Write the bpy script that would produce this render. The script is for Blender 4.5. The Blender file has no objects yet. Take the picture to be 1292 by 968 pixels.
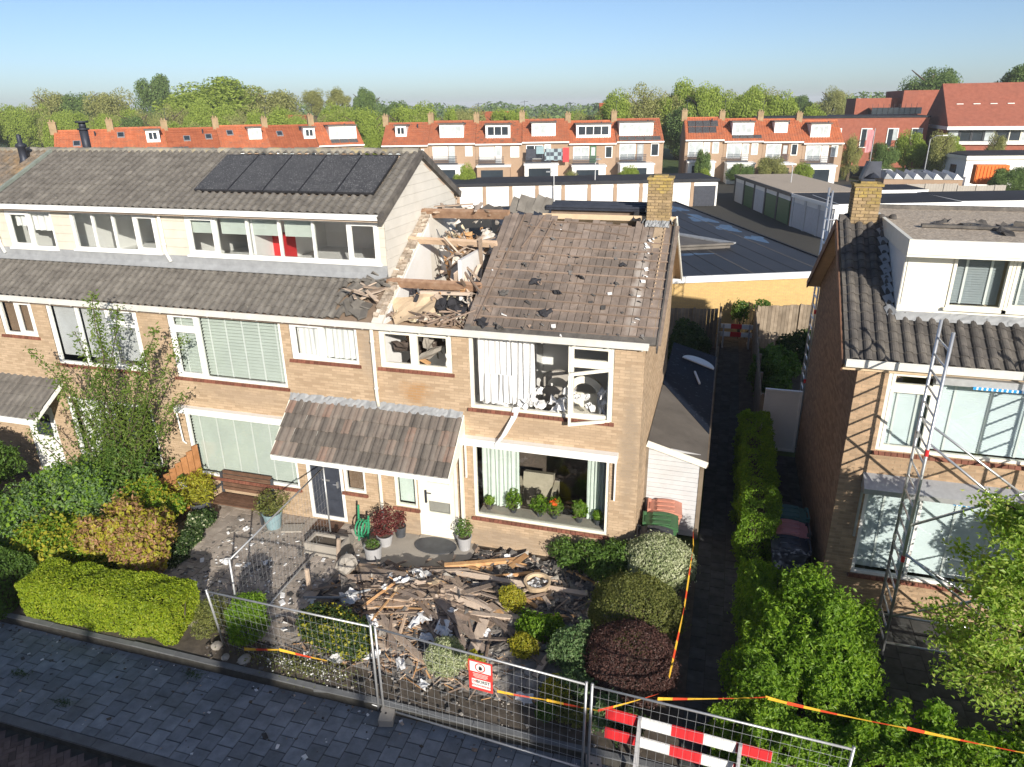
import bpy, bmesh, math, random
import numpy as np
from mathutils import Vector, Matrix, Euler
PI = math.pi
RNG = np.random.default_rng(7)
random.seed(11)
SC = bpy.context.scene
COL = SC.collection

# ---------------------------------------------------------------- camera
cam_d = bpy.data.cameras.new('camera')
cam_o = bpy.data.objects.new('camera', cam_d)
COL.objects.link(cam_o)
YAW, PITCH, ROLL = math.radians(16.836), math.radians(21.470), math.radians(-0.864)
fw = Vector((-math.sin(YAW) * math.cos(PITCH), math.cos(YAW) * math.cos(PITCH), -math.sin(PITCH)))
rt = Vector((math.cos(YAW), math.sin(YAW), 0))
up = rt.cross(fw)
rt2 = rt * math.cos(ROLL) + up * math.sin(ROLL)
up2 = -rt * math.sin(ROLL) + up * math.cos(ROLL)
m4 = Matrix((rt2, up2, -fw)).transposed().to_4x4()
m4.translation = Vector((1.30, -13.287, 9.641))
cam_o.matrix_world = m4
cam_d.sensor_width = 36.0
cam_d.lens = 894.74 / 1292 * 36
cam_d.clip_start = 0.1
cam_d.clip_end = 6000
SC.camera = cam_o

# ---------------------------------------------------------------- sky, sun, exposure
SUN_AZ = math.atan2(0.67, -1.0)          # direction towards the sun: right of the camera and behind it
SUN_DIR = Vector((0.67, -1.0, 0.445)).normalized()
SUN_EL = math.asin(SUN_DIR.z)
world = bpy.data.worlds.new('World')
SC.world = world
world.use_nodes = True
wn = world.node_tree
bg = wn.nodes['Background']
sky = wn.nodes.new('ShaderNodeTexSky')
sky.sky_type = 'NISHITA'
sky.sun_disc = False
sky.sun_elevation = SUN_EL
sky.sun_rotation = math.atan2(SUN_DIR.x, SUN_DIR.y)
sky.altitude = 1500
sky.air_density = 0.77
sky.dust_density = 3.0
sky.ozone_density = 2.3
wn.links.new(sky.outputs[0], bg.inputs[0])
bg.inputs[1].default_value = 0.094
sun_d = bpy.data.lights.new('sun', 'SUN')
sun_d.energy = 4.7
sun_d.angle = math.radians(0.5)
sun_d.color = (1.0, 0.93, 0.82)
sun_o = bpy.data.objects.new('sun', sun_d)
COL.objects.link(sun_o)
sun_o.rotation_euler = SUN_DIR.to_track_quat('Z', 'Y').to_euler()
SC.view_settings.view_transform = 'Standard'
SC.view_settings.look = 'None'
SC.view_settings.exposure = 0.55
SC.view_settings.gamma = 1.0
SC.cycles.max_bounces = 8
SC.cycles.diffuse_bounces = 6
SC.cycles.transparent_max_bounces = 16

# ---------------------------------------------------------------- mesh helpers
ORG = {}

class M:
    def __init__(s):
        s.v = []; s.f = []; s.mi = []
    def add(s, vs, fs, mi=0):
        b = len(s.v)
        s.v.extend([tuple(p) for p in vs])
        s.f.extend([tuple(b + i for i in f) for f in fs])
        s.mi.extend([mi] * len(fs))
        return s
    def box(s, x0, x1, y0, y1, z0, z1, mi=0):
        return s.add([(x0, y0, z0), (x1, y0, z0), (x1, y1, z0), (x0, y1, z0), (x0, y0, z1), (x1, y0, z1), (x1, y1, z1), (x0, y1, z1)],
                     [(0, 3, 2, 1), (4, 5, 6, 7), (0, 1, 5, 4), (1, 2, 6, 5), (2, 3, 7, 6), (3, 0, 4, 7)], mi)
    def obox(s, c, size, rot=(0, 0, 0), mi=0):
        R = rot.to_3x3() if isinstance(rot, (Matrix,)) else Euler(rot).to_matrix()
        c = Vector(c); hx, hy, hz = size[0] / 2, size[1] / 2, size[2] / 2
        vs = [c + R @ Vector(p) for p in [(-hx, -hy, -hz), (hx, -hy, -hz), (hx, hy, -hz), (-hx, hy, -hz), (-hx, -hy, hz), (hx, -hy, hz), (hx, hy, hz), (-hx, hy, hz)]]
        return s.add(vs, [(0, 3, 2, 1), (4, 5, 6, 7), (0, 1, 5, 4), (1, 2, 6, 5), (2, 3, 7, 6), (3, 0, 4, 7)], mi)
    def bar(s, p0, p1, w, h, upv=(0, 0, 1), mi=0, end=None):
        p0 = Vector(p0); p1 = Vector(p1); d = (p1 - p0)
        L = d.length; d.normalize(); upv = Vector(upv)
        if abs(d.dot(upv)) > .98: upv = Vector((0, 1, 0))
        sx = d.cross(upv).normalized(); u = sx.cross(d).normalized()
        vs = []
        for k, p in enumerate((p0, p1)):
            for a, b in ((-1, -1), (1, -1), (1, 1), (-1, 1)):
                e = 0
                if end: e = random.uniform(-end, end)
                vs.append(p + sx * a * w / 2 + u * b * h / 2 + d * e)
        return s.add(vs, [(0, 1, 2, 3), (7, 6, 5, 4), (0, 4, 5, 1), (1, 5, 6, 2), (2, 6, 7, 3), (3, 7, 4, 0)], mi)
    def tube(s, pts, r, n=8, mi=0, caps=True):
        pts = [Vector(p) for p in pts]
        rs = r if isinstance(r, (list, tuple)) else [r] * len(pts)
        vs = []; fs = []
        for i, p in enumerate(pts):
            d = (pts[min(i + 1, len(pts) - 1)] - pts[max(i - 1, 0)]).normalized()
            a = Vector((0, 0, 1)) if abs(d.z) < .95 else Vector((1, 0, 0))
            x = d.cross(a).normalized(); y = d.cross(x).normalized()
            for k in range(n):
                t = 2 * PI * k / n
                vs.append(p + (x * math.cos(t) + y * math.sin(t)) * rs[i])
        for i in range(len(pts) - 1):
            for k in range(n):
                fs.append((i * n + k, i * n + (k + 1) % n, (i + 1) * n + (k + 1) % n, (i + 1) * n + k))
        if caps:
            fs.append(tuple(range(n - 1, -1, -1))); fs.append(tuple((len(pts) - 1) * n + k for k in range(n)))
        return s.add(vs, fs, mi)
    def lathe(s, prof, c=(0, 0, 0), n=16, mi=0, sx=1, sy=1, capb=True, capt=False):
        vs = []; fs = []
        for r, z in prof:
            for k in range(n):
                t = 2 * PI * k / n
                vs.append((c[0] + r * math.cos(t) * sx, c[1] + r * math.sin(t) * sy, c[2] + z))
        for i in range(len(prof) - 1):
            for k in range(n):
                fs.append((i * n + k, i * n + (k + 1) % n, (i + 1) * n + (k + 1) % n, (i + 1) * n + k))
        if capb: fs.append(tuple(range(n - 1, -1, -1)))
        if capt: fs.append(tuple((len(prof) - 1) * n + k for k in range(n)))
        return s.add(vs, fs, mi)
    def prism(s, poly, axis, a0, a1, mi=0):
        """poly: 2-D points; axis 'x' (poly = y,z), 'y' (poly = x,z), 'z' (poly = x,y)"""
        def P(p, a):
            return (a, p[0], p[1]) if axis == 'x' else ((p[0], a, p[1]) if axis == 'y' else (p[0], p[1], a))
        n = len(poly)
        vs = [P(p, a0) for p in poly] + [P(p, a1) for p in poly]
        fs = [tuple(range(n)), tuple(range(2 * n - 1, n - 1, -1))]
        fs += [(i, n + i, n + (i + 1) % n, (i + 1) % n) for i in range(n)]
        return s.add(vs, fs, mi)
    def quad(s, a, b, c, d, mi=0):
        return s.add([a, b, c, d], [(0, 1, 2, 3)], mi)
    def sheet(s, c, w, h, rot, bend=.1, n=5, mi=0, thick=0.004):
        """crumpled sheet (cardboard, paper, cloth)"""
        R = Euler(rot).to_matrix(); c = Vector(c); vs = []; fs = []
        for k in (0, 1):
            st = random.getstate() if k == 0 else st
            random.setstate(st)
            for i in range(n):
                for j in range(n):
                    x = (i / (n - 1) - .5) * w * (1 + random.uniform(-.08, .08)); y = (j / (n - 1) - .5) * h * (1 + random.uniform(-.1, .1))
                    z = random.uniform(-1, 1) * bend * .5 - k * thick
                    vs.append(c + R @ Vector((x, y, z)))
        o = n * n
        for i in range(n - 1):
            for j in range(n - 1):
                a = i * n + j
                fs.append((a, a + n, a + n + 1, a + 1)); fs.append((o + a, o + a + 1, o + a + n + 1, o + a + n))
        for i in range(n - 1):
            for a, b in ((i, i + 1), ((n - 1) * n + i, (n - 1) * n + i + 1), (i * n, (i + 1) * n), (i * n + n - 1, (i + 1) * n + n - 1)):
                fs.append((a, b, o + b, o + a))
        return s.add(vs, fs, mi)
    def mesh(s, name, org=(0, 0, 0), mats=(), smooth=False):
        me = bpy.data.meshes.new(name)
        ox, oy, oz = org
        me.from_pydata([(x - ox, y - oy, z - oz) for x, y, z in s.v], [], s.f)
        for m in mats: me.materials.append(m)
        if len(mats) > 1: me.polygons.foreach_set('material_index', s.mi)
        if smooth: me.polygons.foreach_set('use_smooth', [True] * len(s.f))
        me.update()
        return me

def _mats(m): return m if isinstance(m, (list, tuple)) else [m]

def link(name, data, parent=None):
    o = bpy.data.objects.new(name, data)
    COL.objects.link(o)
    if parent is not None:
        o.parent = parent
    return o

def thing(name, label, cat, loc=(0, 0, 0), group=None, rz=0.0, local=False):
    o = bpy.data.objects.new(name, None)
    COL.objects.link(o)
    o.empty_display_size = .2
    o.location = loc; o.rotation_euler = (0, 0, rz)
    o['label'] = label; o['category'] = cat
    if group: o['group'] = group
    ORG[o.name] = (0, 0, 0) if local else tuple(loc)
    return o

def part(name, m, mats, parent, smooth=False, kind=None, label=None):
    org = ORG[parent.name]
    o = link(name, m.mesh(name, org, _mats(mats), smooth), parent)
    ORG[o.name] = org
    if kind: o['kind'] = kind
    if label: o['label'] = label
    return o

def solo(name, m, mats, label, cat, loc=(0, 0, 0), group=None, smooth=False):
    o = link(name, m.mesh(name, loc, _mats(mats), smooth))
    o.location = loc
    ORG[o.name] = tuple(loc)
    o['label'] = label; o['category'] = cat
    if group: o['group'] = group
    return o

def struct(name, m, mats, kind='structure', smooth=False):
    o = link(name, m.mesh(name, (0, 0, 0), _mats(mats), smooth))
    ORG[o.name] = (0, 0, 0)
    o['kind'] = kind
    return o

def npmesh(name, V, F, mats, MI=None, smooth=False):
    """V (n,3); F (m,k) with constant k"""
    me = bpy.data.meshes.new(name)
    V = np.ascontiguousarray(V, dtype=np.float32); F = np.ascontiguousarray(F, dtype=np.int32)
    k = F.shape[1]
    me.vertices.add(len(V)); me.vertices.foreach_set('co', V.ravel())
    me.loops.add(F.size); me.loops.foreach_set('vertex_index', F.ravel())
    me.polygons.add(len(F))
    me.polygons.foreach_set('loop_start', np.arange(0, F.size, k, dtype=np.int32))
    me.polygons.foreach_set('loop_total', np.full(len(F), k, dtype=np.int32))
    for m in _mats(mats): me.materials.append(m)
    if MI is not None: me.polygons.foreach_set('material_index', np.asarray(MI, dtype=np.int32))
    me.polygons.foreach_set('use_smooth', np.full(len(F), bool(smooth)))
    me.update(calc_edges=True)
    return me

BOXV = np.array([(-1, -1, -1), (1, -1, -1), (1, 1, -1), (-1, 1, -1), (-1, -1, 1), (1, -1, 1), (1, 1, 1), (-1, 1, 1)], float)
BOXF = np.array([(0, 3, 2, 1), (4, 5, 6, 7), (0, 1, 5, 4), (1, 2, 6, 5), (2, 3, 7, 6), (3, 0, 4, 7)])

def rot_mats(e):
    """euler angles (n,3) -> rotation matrices (n,3,3)"""
    cx, sx = np.cos(e[:, 0]), np.sin(e[:, 0]); cy, sy = np.cos(e[:, 1]), np.sin(e[:, 1]); cz, sz = np.cos(e[:, 2]), np.sin(e[:, 2])
    R = np.empty((len(e), 3, 3))
    R[:, 0, 0] = cz * cy; R[:, 0, 1] = cz * sy * sx - sz * cx; R[:, 0, 2] = cz * sy * cx + sz * sx
    R[:, 1, 0] = sz * cy; R[:, 1, 1] = sz * sy * sx + cz * cx; R[:, 1, 2] = sz * sy * cx - cz * sx
    R[:, 2, 0] = -sy; R[:, 2, 1] = cy * sx; R[:, 2, 2] = cy * cx
    return R

def boxes_np(C, H, E=None, jit=0.0):
    """many boxes: centres (n,3), half sizes (n,3), eulers"""
    n = len(C)
    V = BOXV[None] * np.asarray(H)[:, None, :]
    if jit: V = V * (1 + RNG.uniform(-jit, jit, V.shape))
    if E is not None:
        V = np.einsum('nij,nkj->nki', rot_mats(np.asarray(E)), V)
    V = V + np.asarray(C)[:, None, :]
    F = BOXF[None] + (np.arange(n) * 8)[:, None, None]
    return V.reshape(-1, 3), F.reshape(-1, 4)

# ---------------------------------------------------------------- materials
def _new(name):
    m = bpy.data.materials.new(name); m.use_nodes = True
    nt = m.node_tree
    for n in list(nt.nodes): nt.nodes.remove(n)
    out = nt.nodes.new('ShaderNodeOutputMaterial')
    return m, nt, out

def _ramp(nt, stops):
    r = nt.nodes.new('ShaderNodeValToRGB')
    el = r.color_ramp.elements
    while len(el) < len(stops): el.new(0.5)
    for e, (p, c) in zip(el, stops):
        e.position = p; e.color = (*c, 1)
    return r

def _math(nt, op, a, b=None, clamp=False):
    n = nt.nodes.new('ShaderNodeMath'); n.operation = op; n.use_clamp = clamp
    for i, v in enumerate((a, b)):
        if v is None: continue
        if isinstance(v, (int, float)): n.inputs[i].default_value = v
        else: nt.links.new(v, n.inputs[i])
    return n.outputs[0]

def _mix(nt, fac, a, b, blend='MIX'):
    n = nt.nodes.new('ShaderNodeMix'); n.data_type = 'RGBA'; n.blend_type = blend
    if isinstance(fac, (int, float)): n.inputs[0].default_value = fac
    else: nt.links.new(fac, n.inputs[0])
    for i, v in ((6, a), (7, b)):
        if isinstance(v, tuple): n.inputs[i].default_value = (*v, 1)
        else: nt.links.new(v, n.inputs[i])
    return n.outputs[2]

def _noise(nt, vec, scale, detail=5, rough=.6, dist=0.0):
    n = nt.nodes.new('ShaderNodeTexNoise')
    n.inputs['Scale'].default_value = scale; n.inputs['Detail'].default_value = detail
    n.inputs['Roughness'].default_value = rough; n.inputs['Distortion'].default_value = dist
    nt.links.new(vec, n.inputs['Vector'])
    return n.outputs['Fac']

def _rand(nt):
    a = nt.nodes.new('ShaderNodeObjectInfo').outputs['Random']
    b = nt.nodes.new('ShaderNodeNewGeometry').outputs['Random Per Island']
    return _math(nt, 'FRACT', _math(nt, 'ADD', a, b))

def mat(name, stops, scale=3.0, rough=.85, bump=0.0, bscale=30.0, rnd=0.0, rnd_stops=None, stain=None, stain_scale=.6, stain_amt=.5,
        metal=0.0, spec=.3, detail=6, stretch=None, speck=None, speck_scale=25, speck_thr=.68, coords='pos'):
    """procedural surface: noise through a colour ramp, a second large noise for stains, random shade per piece, fine bump"""
    m, nt, out = _new(name)
    if coords == 'pos': P = nt.nodes.new('ShaderNodeNewGeometry').outputs['Position']
    else: P = nt.nodes.new('ShaderNodeTexCoord').outputs['Object']
    vec = P
    if stretch:
        mp = nt.nodes.new('ShaderNodeMapping'); mp.inputs['Scale'].default_value = stretch
        nt.links.new(P, mp.inputs['Vector']); vec = mp.outputs[0]
    fac = _noise(nt, vec, scale, detail)
    r = _ramp(nt, stops); nt.links.new(fac, r.inputs[0])
    col = r.outputs[0]
    if rnd_stops:
        rr = _ramp(nt, rnd_stops); nt.links.new(_rand(nt), rr.inputs[0])
        col = _mix(nt, .6, col, rr.outputs[0])
    if stain:
        sf = _noise(nt, P, stain_scale, 8, .7)
        sr = _ramp(nt, [(.45, (0, 0, 0)), (.68, (1, 1, 1))]); nt.links.new(sf, sr.inputs[0])
        col = _mix(nt, _math(nt, 'MULTIPLY', sr.outputs[0], stain_amt), col, stain)
    if speck:
        kf = _noise(nt, P, speck_scale, 3, .5)
        kr = _ramp(nt, [(speck_thr, (0, 0, 0)), (speck_thr + .05, (1, 1, 1))]); nt.links.new(kf, kr.inputs[0])
        col = _mix(nt, kr.outputs[0], col, speck)
    if rnd:
        hs = nt.nodes.new('ShaderNodeHueSaturation')
        v = _math(nt, 'ADD', _math(nt, 'MULTIPLY', _rand(nt), 2 * rnd), 1 - rnd)
        nt.links.new(v, hs.inputs['Value']); nt.links.new(col, hs.inputs['Color']); col = hs.outputs[0]
    b = nt.nodes.new('ShaderNodeBsdfPrincipled')
    b.inputs['Roughness'].default_value = rough; b.inputs['Metallic'].default_value = metal
    b.inputs['Specular IOR Level'].default_value = spec
    nt.links.new(col, b.inputs['Base Color'])
    if bump:
        bn = nt.nodes.new('ShaderNodeBump'); bn.inputs['Strength'].default_value = bump; bn.inputs['Distance'].default_value = .02
        nt.links.new(_noise(nt, vec, bscale, 4), bn.inputs['Height']); nt.links.new(bn.outputs[0], b.inputs['Normal'])
    nt.links.new(b.outputs[0], out.inputs[0])
    return m

def two(c, d=.22):
    return [(.3, tuple(x * (1 - d) for x in c)), (.7, tuple(min(1, x * (1 + d)) for x in c))]

def glass(name, tint=(.86, .92, .9), refl=1.0):
    m, nt, out = _new(name)
    tr = nt.nodes.new('ShaderNodeBsdfTransparent'); tr.inputs[0].default_value = (*tint, 1)
    gl = nt.nodes.new('ShaderNodeBsdfGlossy'); gl.inputs['Roughness'].default_value = .03
    fr = nt.nodes.new('ShaderNodeFresnel'); bf = nt.nodes.new('ShaderNodeNewGeometry').outputs['Backfacing']; nt.links.new(_math(nt, 'SUBTRACT', 1.5, _math(nt, 'MULTIPLY', bf, 1.5 - 1 / 1.5)), fr.inputs[0])
    mx = nt.nodes.new('ShaderNodeMixShader')
    nt.links.new(_math(nt, 'MULTIPLY', fr.outputs[0], 1.6 * refl, True), mx.inputs[0])
    nt.links.new(tr.outputs[0], mx.inputs[1]); nt.links.new(gl.outputs[0], mx.inputs[2])
    nt.links.new(mx.outputs[0], out.inputs[0])
    return m

def leafmat(name, cols, trans=.35, rough=.5):
    """leaves: colour per leaf from a ramp, some light through the blade"""
    m, nt, out = _new(name)
    isl = nt.nodes.new('ShaderNodeNewGeometry')
    r = _ramp(nt, [(i / max(1, len(cols) - 1), c) for i, c in enumerate(cols)])
    nz = _noise(nt, isl.outputs['Position'], 1.7, 3)
    f = _math(nt, 'ADD', _math(nt, 'MULTIPLY', isl.outputs['Random Per Island'], .65), _math(nt, 'MULTIPLY', nz, .9))
    nt.links.new(_math(nt, 'SUBTRACT', f, .27, True), r.inputs[0])
    d = nt.nodes.new('ShaderNodeBsdfPrincipled'); d.inputs['Roughness'].default_value = rough; d.inputs['Specular IOR Level'].default_value = .35
    t = nt.nodes.new('ShaderNodeBsdfTranslucent')
    nt.links.new(r.outputs[0], d.inputs['Base Color'])
    hs = nt.nodes.new('ShaderNodeHueSaturation'); hs.inputs['Saturation'].default_value = 1.15; hs.inputs['Value'].default_value = 1.5
    nt.links.new(r.outputs[0], hs.inputs['Color']); nt.links.new(hs.outputs[0], t.inputs[0])
    mx = nt.nodes.new('ShaderNodeMixShader'); mx.inputs[0].default_value = trans
    nt.links.new(d.outputs[0], mx.inputs[1]); nt.links.new(t.outputs[0], mx.inputs[2]); nt.links.new(mx.outputs[0], out.inputs[0])
    return m

K = {}
K['mortar'] = mat('mortar', two((.35, .265, .18), .12), 8, .95)
K['brick'] = mat('tan_brick', two((.445, .33, .222), .09), 6, .9, .35, 60, rnd=.10, rnd_stops=[(0, (.385, .275, .175)), (.3, (.445, .33, .218)), (.85, (.485, .365, .25)), (1, (.42, .31, .212))], stain=(.34, .235, .15), stain_scale=.7, stain_amt=.45)
K['brick_brown'] = mat('shade_darkened_brown_brick', two((.21, .145, .10), .1), 6, .9, .35, 60, rnd=.1, rnd_stops=[(0, (.17, .115, .08)), (.5, (.21, .145, .10)), (1, (.25, .175, .12))])  # brown brick; the shade on the right gable is darkened into this colour
K['brick_yellow'] = mat('yellow_brick', two((.52, .355, .14), .08), 6, .9, .3, 60, rnd=.04)
K['brick_red'] = mat('red_sill_brick', two((.17, .065, .042), .25), 9, .8, .3, 60, rnd=.22)
K['tile'] = mat('grey_brown_roof_tile', [(.25, (.095, .087, .078)), (.55, (.155, .143, .128)), (.8, (.235, .22, .197))], 4, .9, .4, 45, rnd=.1, stain=(.22, .205, .18), stain_scale=1.2, stain_amt=.5, speck=(.33, .32, .27), speck_scale=16, speck_thr=.72)
K['tile_dark'] = mat('dark_roof_tile', [(.25, (.065, .06, .056)), (.6, (.11, .10, .092)), (.85, (.17, .155, .14))], 4, .85, .5, 45, rnd=.1, stain=(.2, .18, .15), stain_scale=2, stain_amt=.5)
K['tile_red'] = mat('weathered_porch_tile', [(.25, (.10, .085, .075)), (.6, (.17, .145, .125)), (.85, (.24, .2, .17))], 5, .9, .5, 45, rnd=.15, rnd_stops=[(0, (.085, .077, .07)), (.5, (.15, .13, .115)), (.8, (.20, .16, .135)), (.93, (.20, .13, .10)), (1, (.22, .125, .09))], stain=(.24, .22, .19), stain_scale=3, stain_amt=.4)
K['moss'] = mat('mossy_ridge', [(.3, (.16, .15, .13)), (.55, (.26, .24, .20)), (.75, (.38, .30, .12))], 4, .95, .5, 40, rnd=.2)
K['white'] = mat('white_paint', two((.80, .80, .775), .03), 5, .45, .05, 20, spec=.4)
K['cream'] = mat('cream_paint', two((.78, .755, .66), .05), 5, .5, .08, 20, spec=.4, stain=(.6, .55, .45), stain_scale=3, stain_amt=.35)
K['clad'] = mat('pale_cladding', two((.66, .63, .57), .04), 4, .75, .05, 20, rnd=.03, stain=(.5, .47, .41), stain_scale=1.2, stain_amt=.4)
K['plaster'] = mat('white_plaster', two((.74, .73, .72), .05), 3, .9, .2, 15, stain=(.5, .47, .42), stain_scale=1.5, stain_amt=.4)
K['zinc'] = mat('zinc_flashing', two((.30, .31, .32), .15), 5, .65, .1, 20, metal=.1)
K['galv'] = mat('galvanised_steel', two((.48, .49, .50), .1), 12, .45, metal=.6, spec=.5)
K['alu'] = mat('aluminium_tube', two((.62, .63, .64), .08), 12, .35, metal=.75, spec=.5)
K['glass'] = glass('window_glass', (.975, .985, .98))
K['glass_green'] = glass('green_window_glass', (.968, .985, .984), 1.0)
K['blind'] = mat('pale_blind', two((.49, .545, .505), .06), 3, .7)
K['blind_tape'] = mat('white_blind_tape', two((.66, .70, .68), .03), 3, .7)
K['curtain'] = mat('white_curtain', two((.72, .72, .71), .05), 3, .85)
K['curtain_green'] = mat('mint_curtain', two((.62, .70, .65), .08), 3, .85)
K['room'] = mat('interior_plaster', two((.34, .32, .29), .1), 2, .9)
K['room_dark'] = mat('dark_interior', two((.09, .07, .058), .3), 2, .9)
K['room_white'] = mat('white_interior', two((.78, .78, .77), .04), 2, .9)
K['gutter'] = mat('pale_gutter', two((.62, .61, .57), .05), 5, .5, .05, 20, stain=(.45, .43, .38), stain_scale=2, stain_amt=.4)
K['blind_blue'] = mat('pale_blue_blind', two((.58, .65, .67), .05), 3, .7)
K['blind_grey'] = mat('grey_dormer_blind', two((.27, .31, .33), .06), 3, .7)
K['chair_cream'] = mat('worn_cream_cloth', two((.40, .36, .28), .1), 4, .9)
K['solar'] = mat('solar_glass', [(.3, (.045, .045, .047)), (.7, (.08, .08, .082))], 5, .5, spec=.4, speck=(.26, .26, .26), speck_scale=38, speck_thr=.6)
K['solar_frame'] = mat('solar_frame', two((.05, .05, .055)), 5, .4, metal=.4)
K['black_plastic'] = mat('black_plastic', two((.025, .026, .03)), 5, .45)
K['dark_door'] = mat('anthracite_door', two((.045, .052, .07)), 5, .4, spec=.5)
K['wood'] = mat('weathered_timber', [(.25, (.19, .135, .10)), (.55, (.36, .275, .21)), (.8, (.50, .41, .33))], 5, .9, .4, 40, rnd=.25, rnd_stops=[(0, (.2, .14, .10)), (.35, (.40, .31, .24)), (.75, (.54, .45, .37)), (1, (.5, .35, .23))])
K['beam'] = mat('reddish_beam', [(.25, (.22, .13, .085)), (.55, (.36, .225, .145)), (.8, (.44, .33, .25))], 6, .85, .4, 40, rnd=.15)
K['deck'] = mat('grey_brown_roof_board', [(.25, (.15, .115, .092)), (.55, (.245, .195, .162)), (.8, (.32, .262, .22))], 4, .9, .3, 30, rnd=.17, stain=(.12, .10, .09), stain_scale=1.6, stain_amt=.55)
K['batten'] = mat('roof_batten', [(.3, (.19, .138, .105)), (.7, (.28, .21, .165))], 5, .9, .3, 40, rnd=.2)
K['fresh_wood'] = mat('broken_fresh_wood', [(.3, (.38, .20, .09)), (.7, (.58, .36, .18))], 6, .85, .3, 40, rnd=.25)
K['orange_wood'] = mat('orange_stained_wood', [(.3, (.29, .13, .05)), (.7, (.42, .20, .085))], 5, .7, .2, 40, rnd=.1)
K['bench_wood'] = mat('bench_wood', [(.3, (.10, .055, .035)), (.7, (.18, .10, .065))], 5, .7, .2, 40, rnd=.15)
K['bitumen'] = mat('bitumen_roof', two((.022, .023, .027), .3), 1.2, .75, .15, 40, stain=(.035, .038, .045), stain_scale=.25, stain_amt=.8)
K['bitumen_grey'] = mat('weathered_bitumen', two((.115, .105, .095), .15), 1.5, .9, .2, 60, stain=(.17, .155, .14), stain_scale=1.0, stain_amt=.6)
K['gravel_roof'] = mat('roof_gravel', [(.3, (.26, .21, .16)), (.5, (.44, .365, .285)), (.7, (.62, .54, .43))], 26, .95, .7, 26, detail=3)
K['shard'] = mat('slate_shard', [(.3, (.075, .07, .068)), (.7, (.17, .16, .15))], 5, .9, .3, 40, rnd=.5)
K['dust'] = mat('rubble_dust', [(.3, (.15, .135, .12)), (.7, (.30, .275, .25))], 6, .95, .5, 40, detail=9)
K['soil'] = mat('garden_soil', [(.3, (.06, .05, .04)), (.7, (.14, .115, .09))], 5, .95, .3, 50, detail=9)
K['grass_ground'] = mat('distant_grass', [(.3, (.045, .075, .02)), (.7, (.09, .12, .035))], .15, .95, .3, 2)
K['paver'] = mat('concrete_paver', [(.3, (.165, .185, .21)), (.7, (.265, .29, .32))], 5, .85, .35, 50, rnd=.22, stain=(.10, .105, .09), stain_scale=1.3, stain_amt=.5)  # grey concrete, with the blue of the open shade tinted in
K['patio'] = mat('patio_paver', [(.3, (.33, .285, .245)), (.7, (.48, .42, .365))], 5, .88, .35, 50, rnd=.16, stain=(.18, .15, .125), stain_scale=1.8, stain_amt=.65)
K['joint'] = mat('dirty_joint_sand', two((.055, .052, .045), .3), 8, .95, .3, 40)
K['kerb'] = mat('concrete_kerb', two((.15, .155, .16), .2), 4, .85, .3, 40, rnd=.1)
K['roadbrick'] = mat('road_brick', two((.135, .095, .082), .2), 8, .85, .3, 50, rnd=.3)
K['concrete'] = mat('pale_concrete', two((.36, .33, .29), .12), 3, .9, .25, 40, stain=(.25, .23, .2), stain_scale=1.5, stain_amt=.5)
K['paper'] = mat('white_debris', two((.72, .72, .72), .08), 4, .85)
K['card'] = mat('cardboard', two((.55, .42, .28), .12), 4, .9)
K['red'] = mat('signal_red', two((.62, .03, .035), .08), 4, .4, spec=.5)
K['sign_red'] = mat('sign_red', two((.66, .06, .05), .05), 4, .4, spec=.5)
K['tape_yellow'] = mat('tape_yellow', two((.80, .48, .05), .1), 4, .5)
K['tape_red'] = mat('tape_red', two((.70, .08, .03), .1), 4, .5)
K['tape_white'] = mat('tape_white', two((.75, .72, .66), .06), 4, .5)
K['grey_plastic'] = mat('grey_plastic', two((.06, .065, .075)), 5, .5)
K['pot_white'] = mat('white_pot', two((.36, .36, .37), .08), 5, .5)
K['alley_paver'] = mat('shade_darkened_paver', [(.3, (.045, .048, .045)), (.7, (.085, .087, .085))], 5, .9, .35, 50, rnd=.2)  # grey pavers with the alley's shade put into their colour
K['pot_blue'] = mat('grey_blue_pot', two((.22, .32, .35), .08), 5, .5)
K['bin_green'] = mat('bin_green', two((.05, .13, .055), .12), 5, .5)
K['bin_salmon'] = mat('bin_salmon', two((.52, .235, .17), .08), 5, .55)
K['bin_grey'] = mat('bin_grey', two((.055, .058, .065), .1), 5, .5)
K['bin_pink'] = mat('bin_pink', two((.50, .22, .23), .08), 5, .55)
K['bin_teal'] = mat('bin_teal', two((.055, .15, .145), .1), 5, .5)
K['bin_blue'] = mat('bin_navy', two((.022, .03, .05), .1), 5, .5)
K['white_metal'] = mat('white_corrugated', two((.52, .53, .55), .06), 4, .6, stain=(.42, .41, .40), stain_scale=1.2, stain_amt=.5)
K['orange'] = mat('orange_paint', two((.75, .18, .03), .06), 4, .6)
K['tile_orange'] = mat('orange_roof', [(.3, (.40, .115, .05)), (.7, (.53, .175, .08))], 1.5, .85, .3, 30, rnd=.1, stain=(.27, .11, .07), stain_scale=.8, stain_amt=.6, speck=(.3, .13, .08), speck_scale=3, speck_thr=.6)
K['tile_orange2'] = mat('brownish_orange_roof', [(.3, (.26, .075, .035)), (.7, (.38, .12, .055))], 1.5, .85, .3, 30, rnd=.1)
K['tile_red2'] = mat('dull_red_roof', [(.3, (.32, .10, .05)), (.7, (.43, .15, .075))], 1.5, .85, .3, 30, speck=(.24, .11, .07), speck_scale=3, speck_thr=.6, stain=(.22, .10, .065), stain_scale=.9, stain_amt=.4)
K['school_brick'] = mat('school_red_brick', [(.3, (.26, .085, .055)), (.7, (.36, .125, .08))], 2, .9, .2, 30, stain=(.22, .085, .06), stain_scale=.3, stain_amt=.4)
K['dark_glass'] = mat('dark_window_glass', two((.03, .04, .05), .3), .6, .12, spec=.6)
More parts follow.
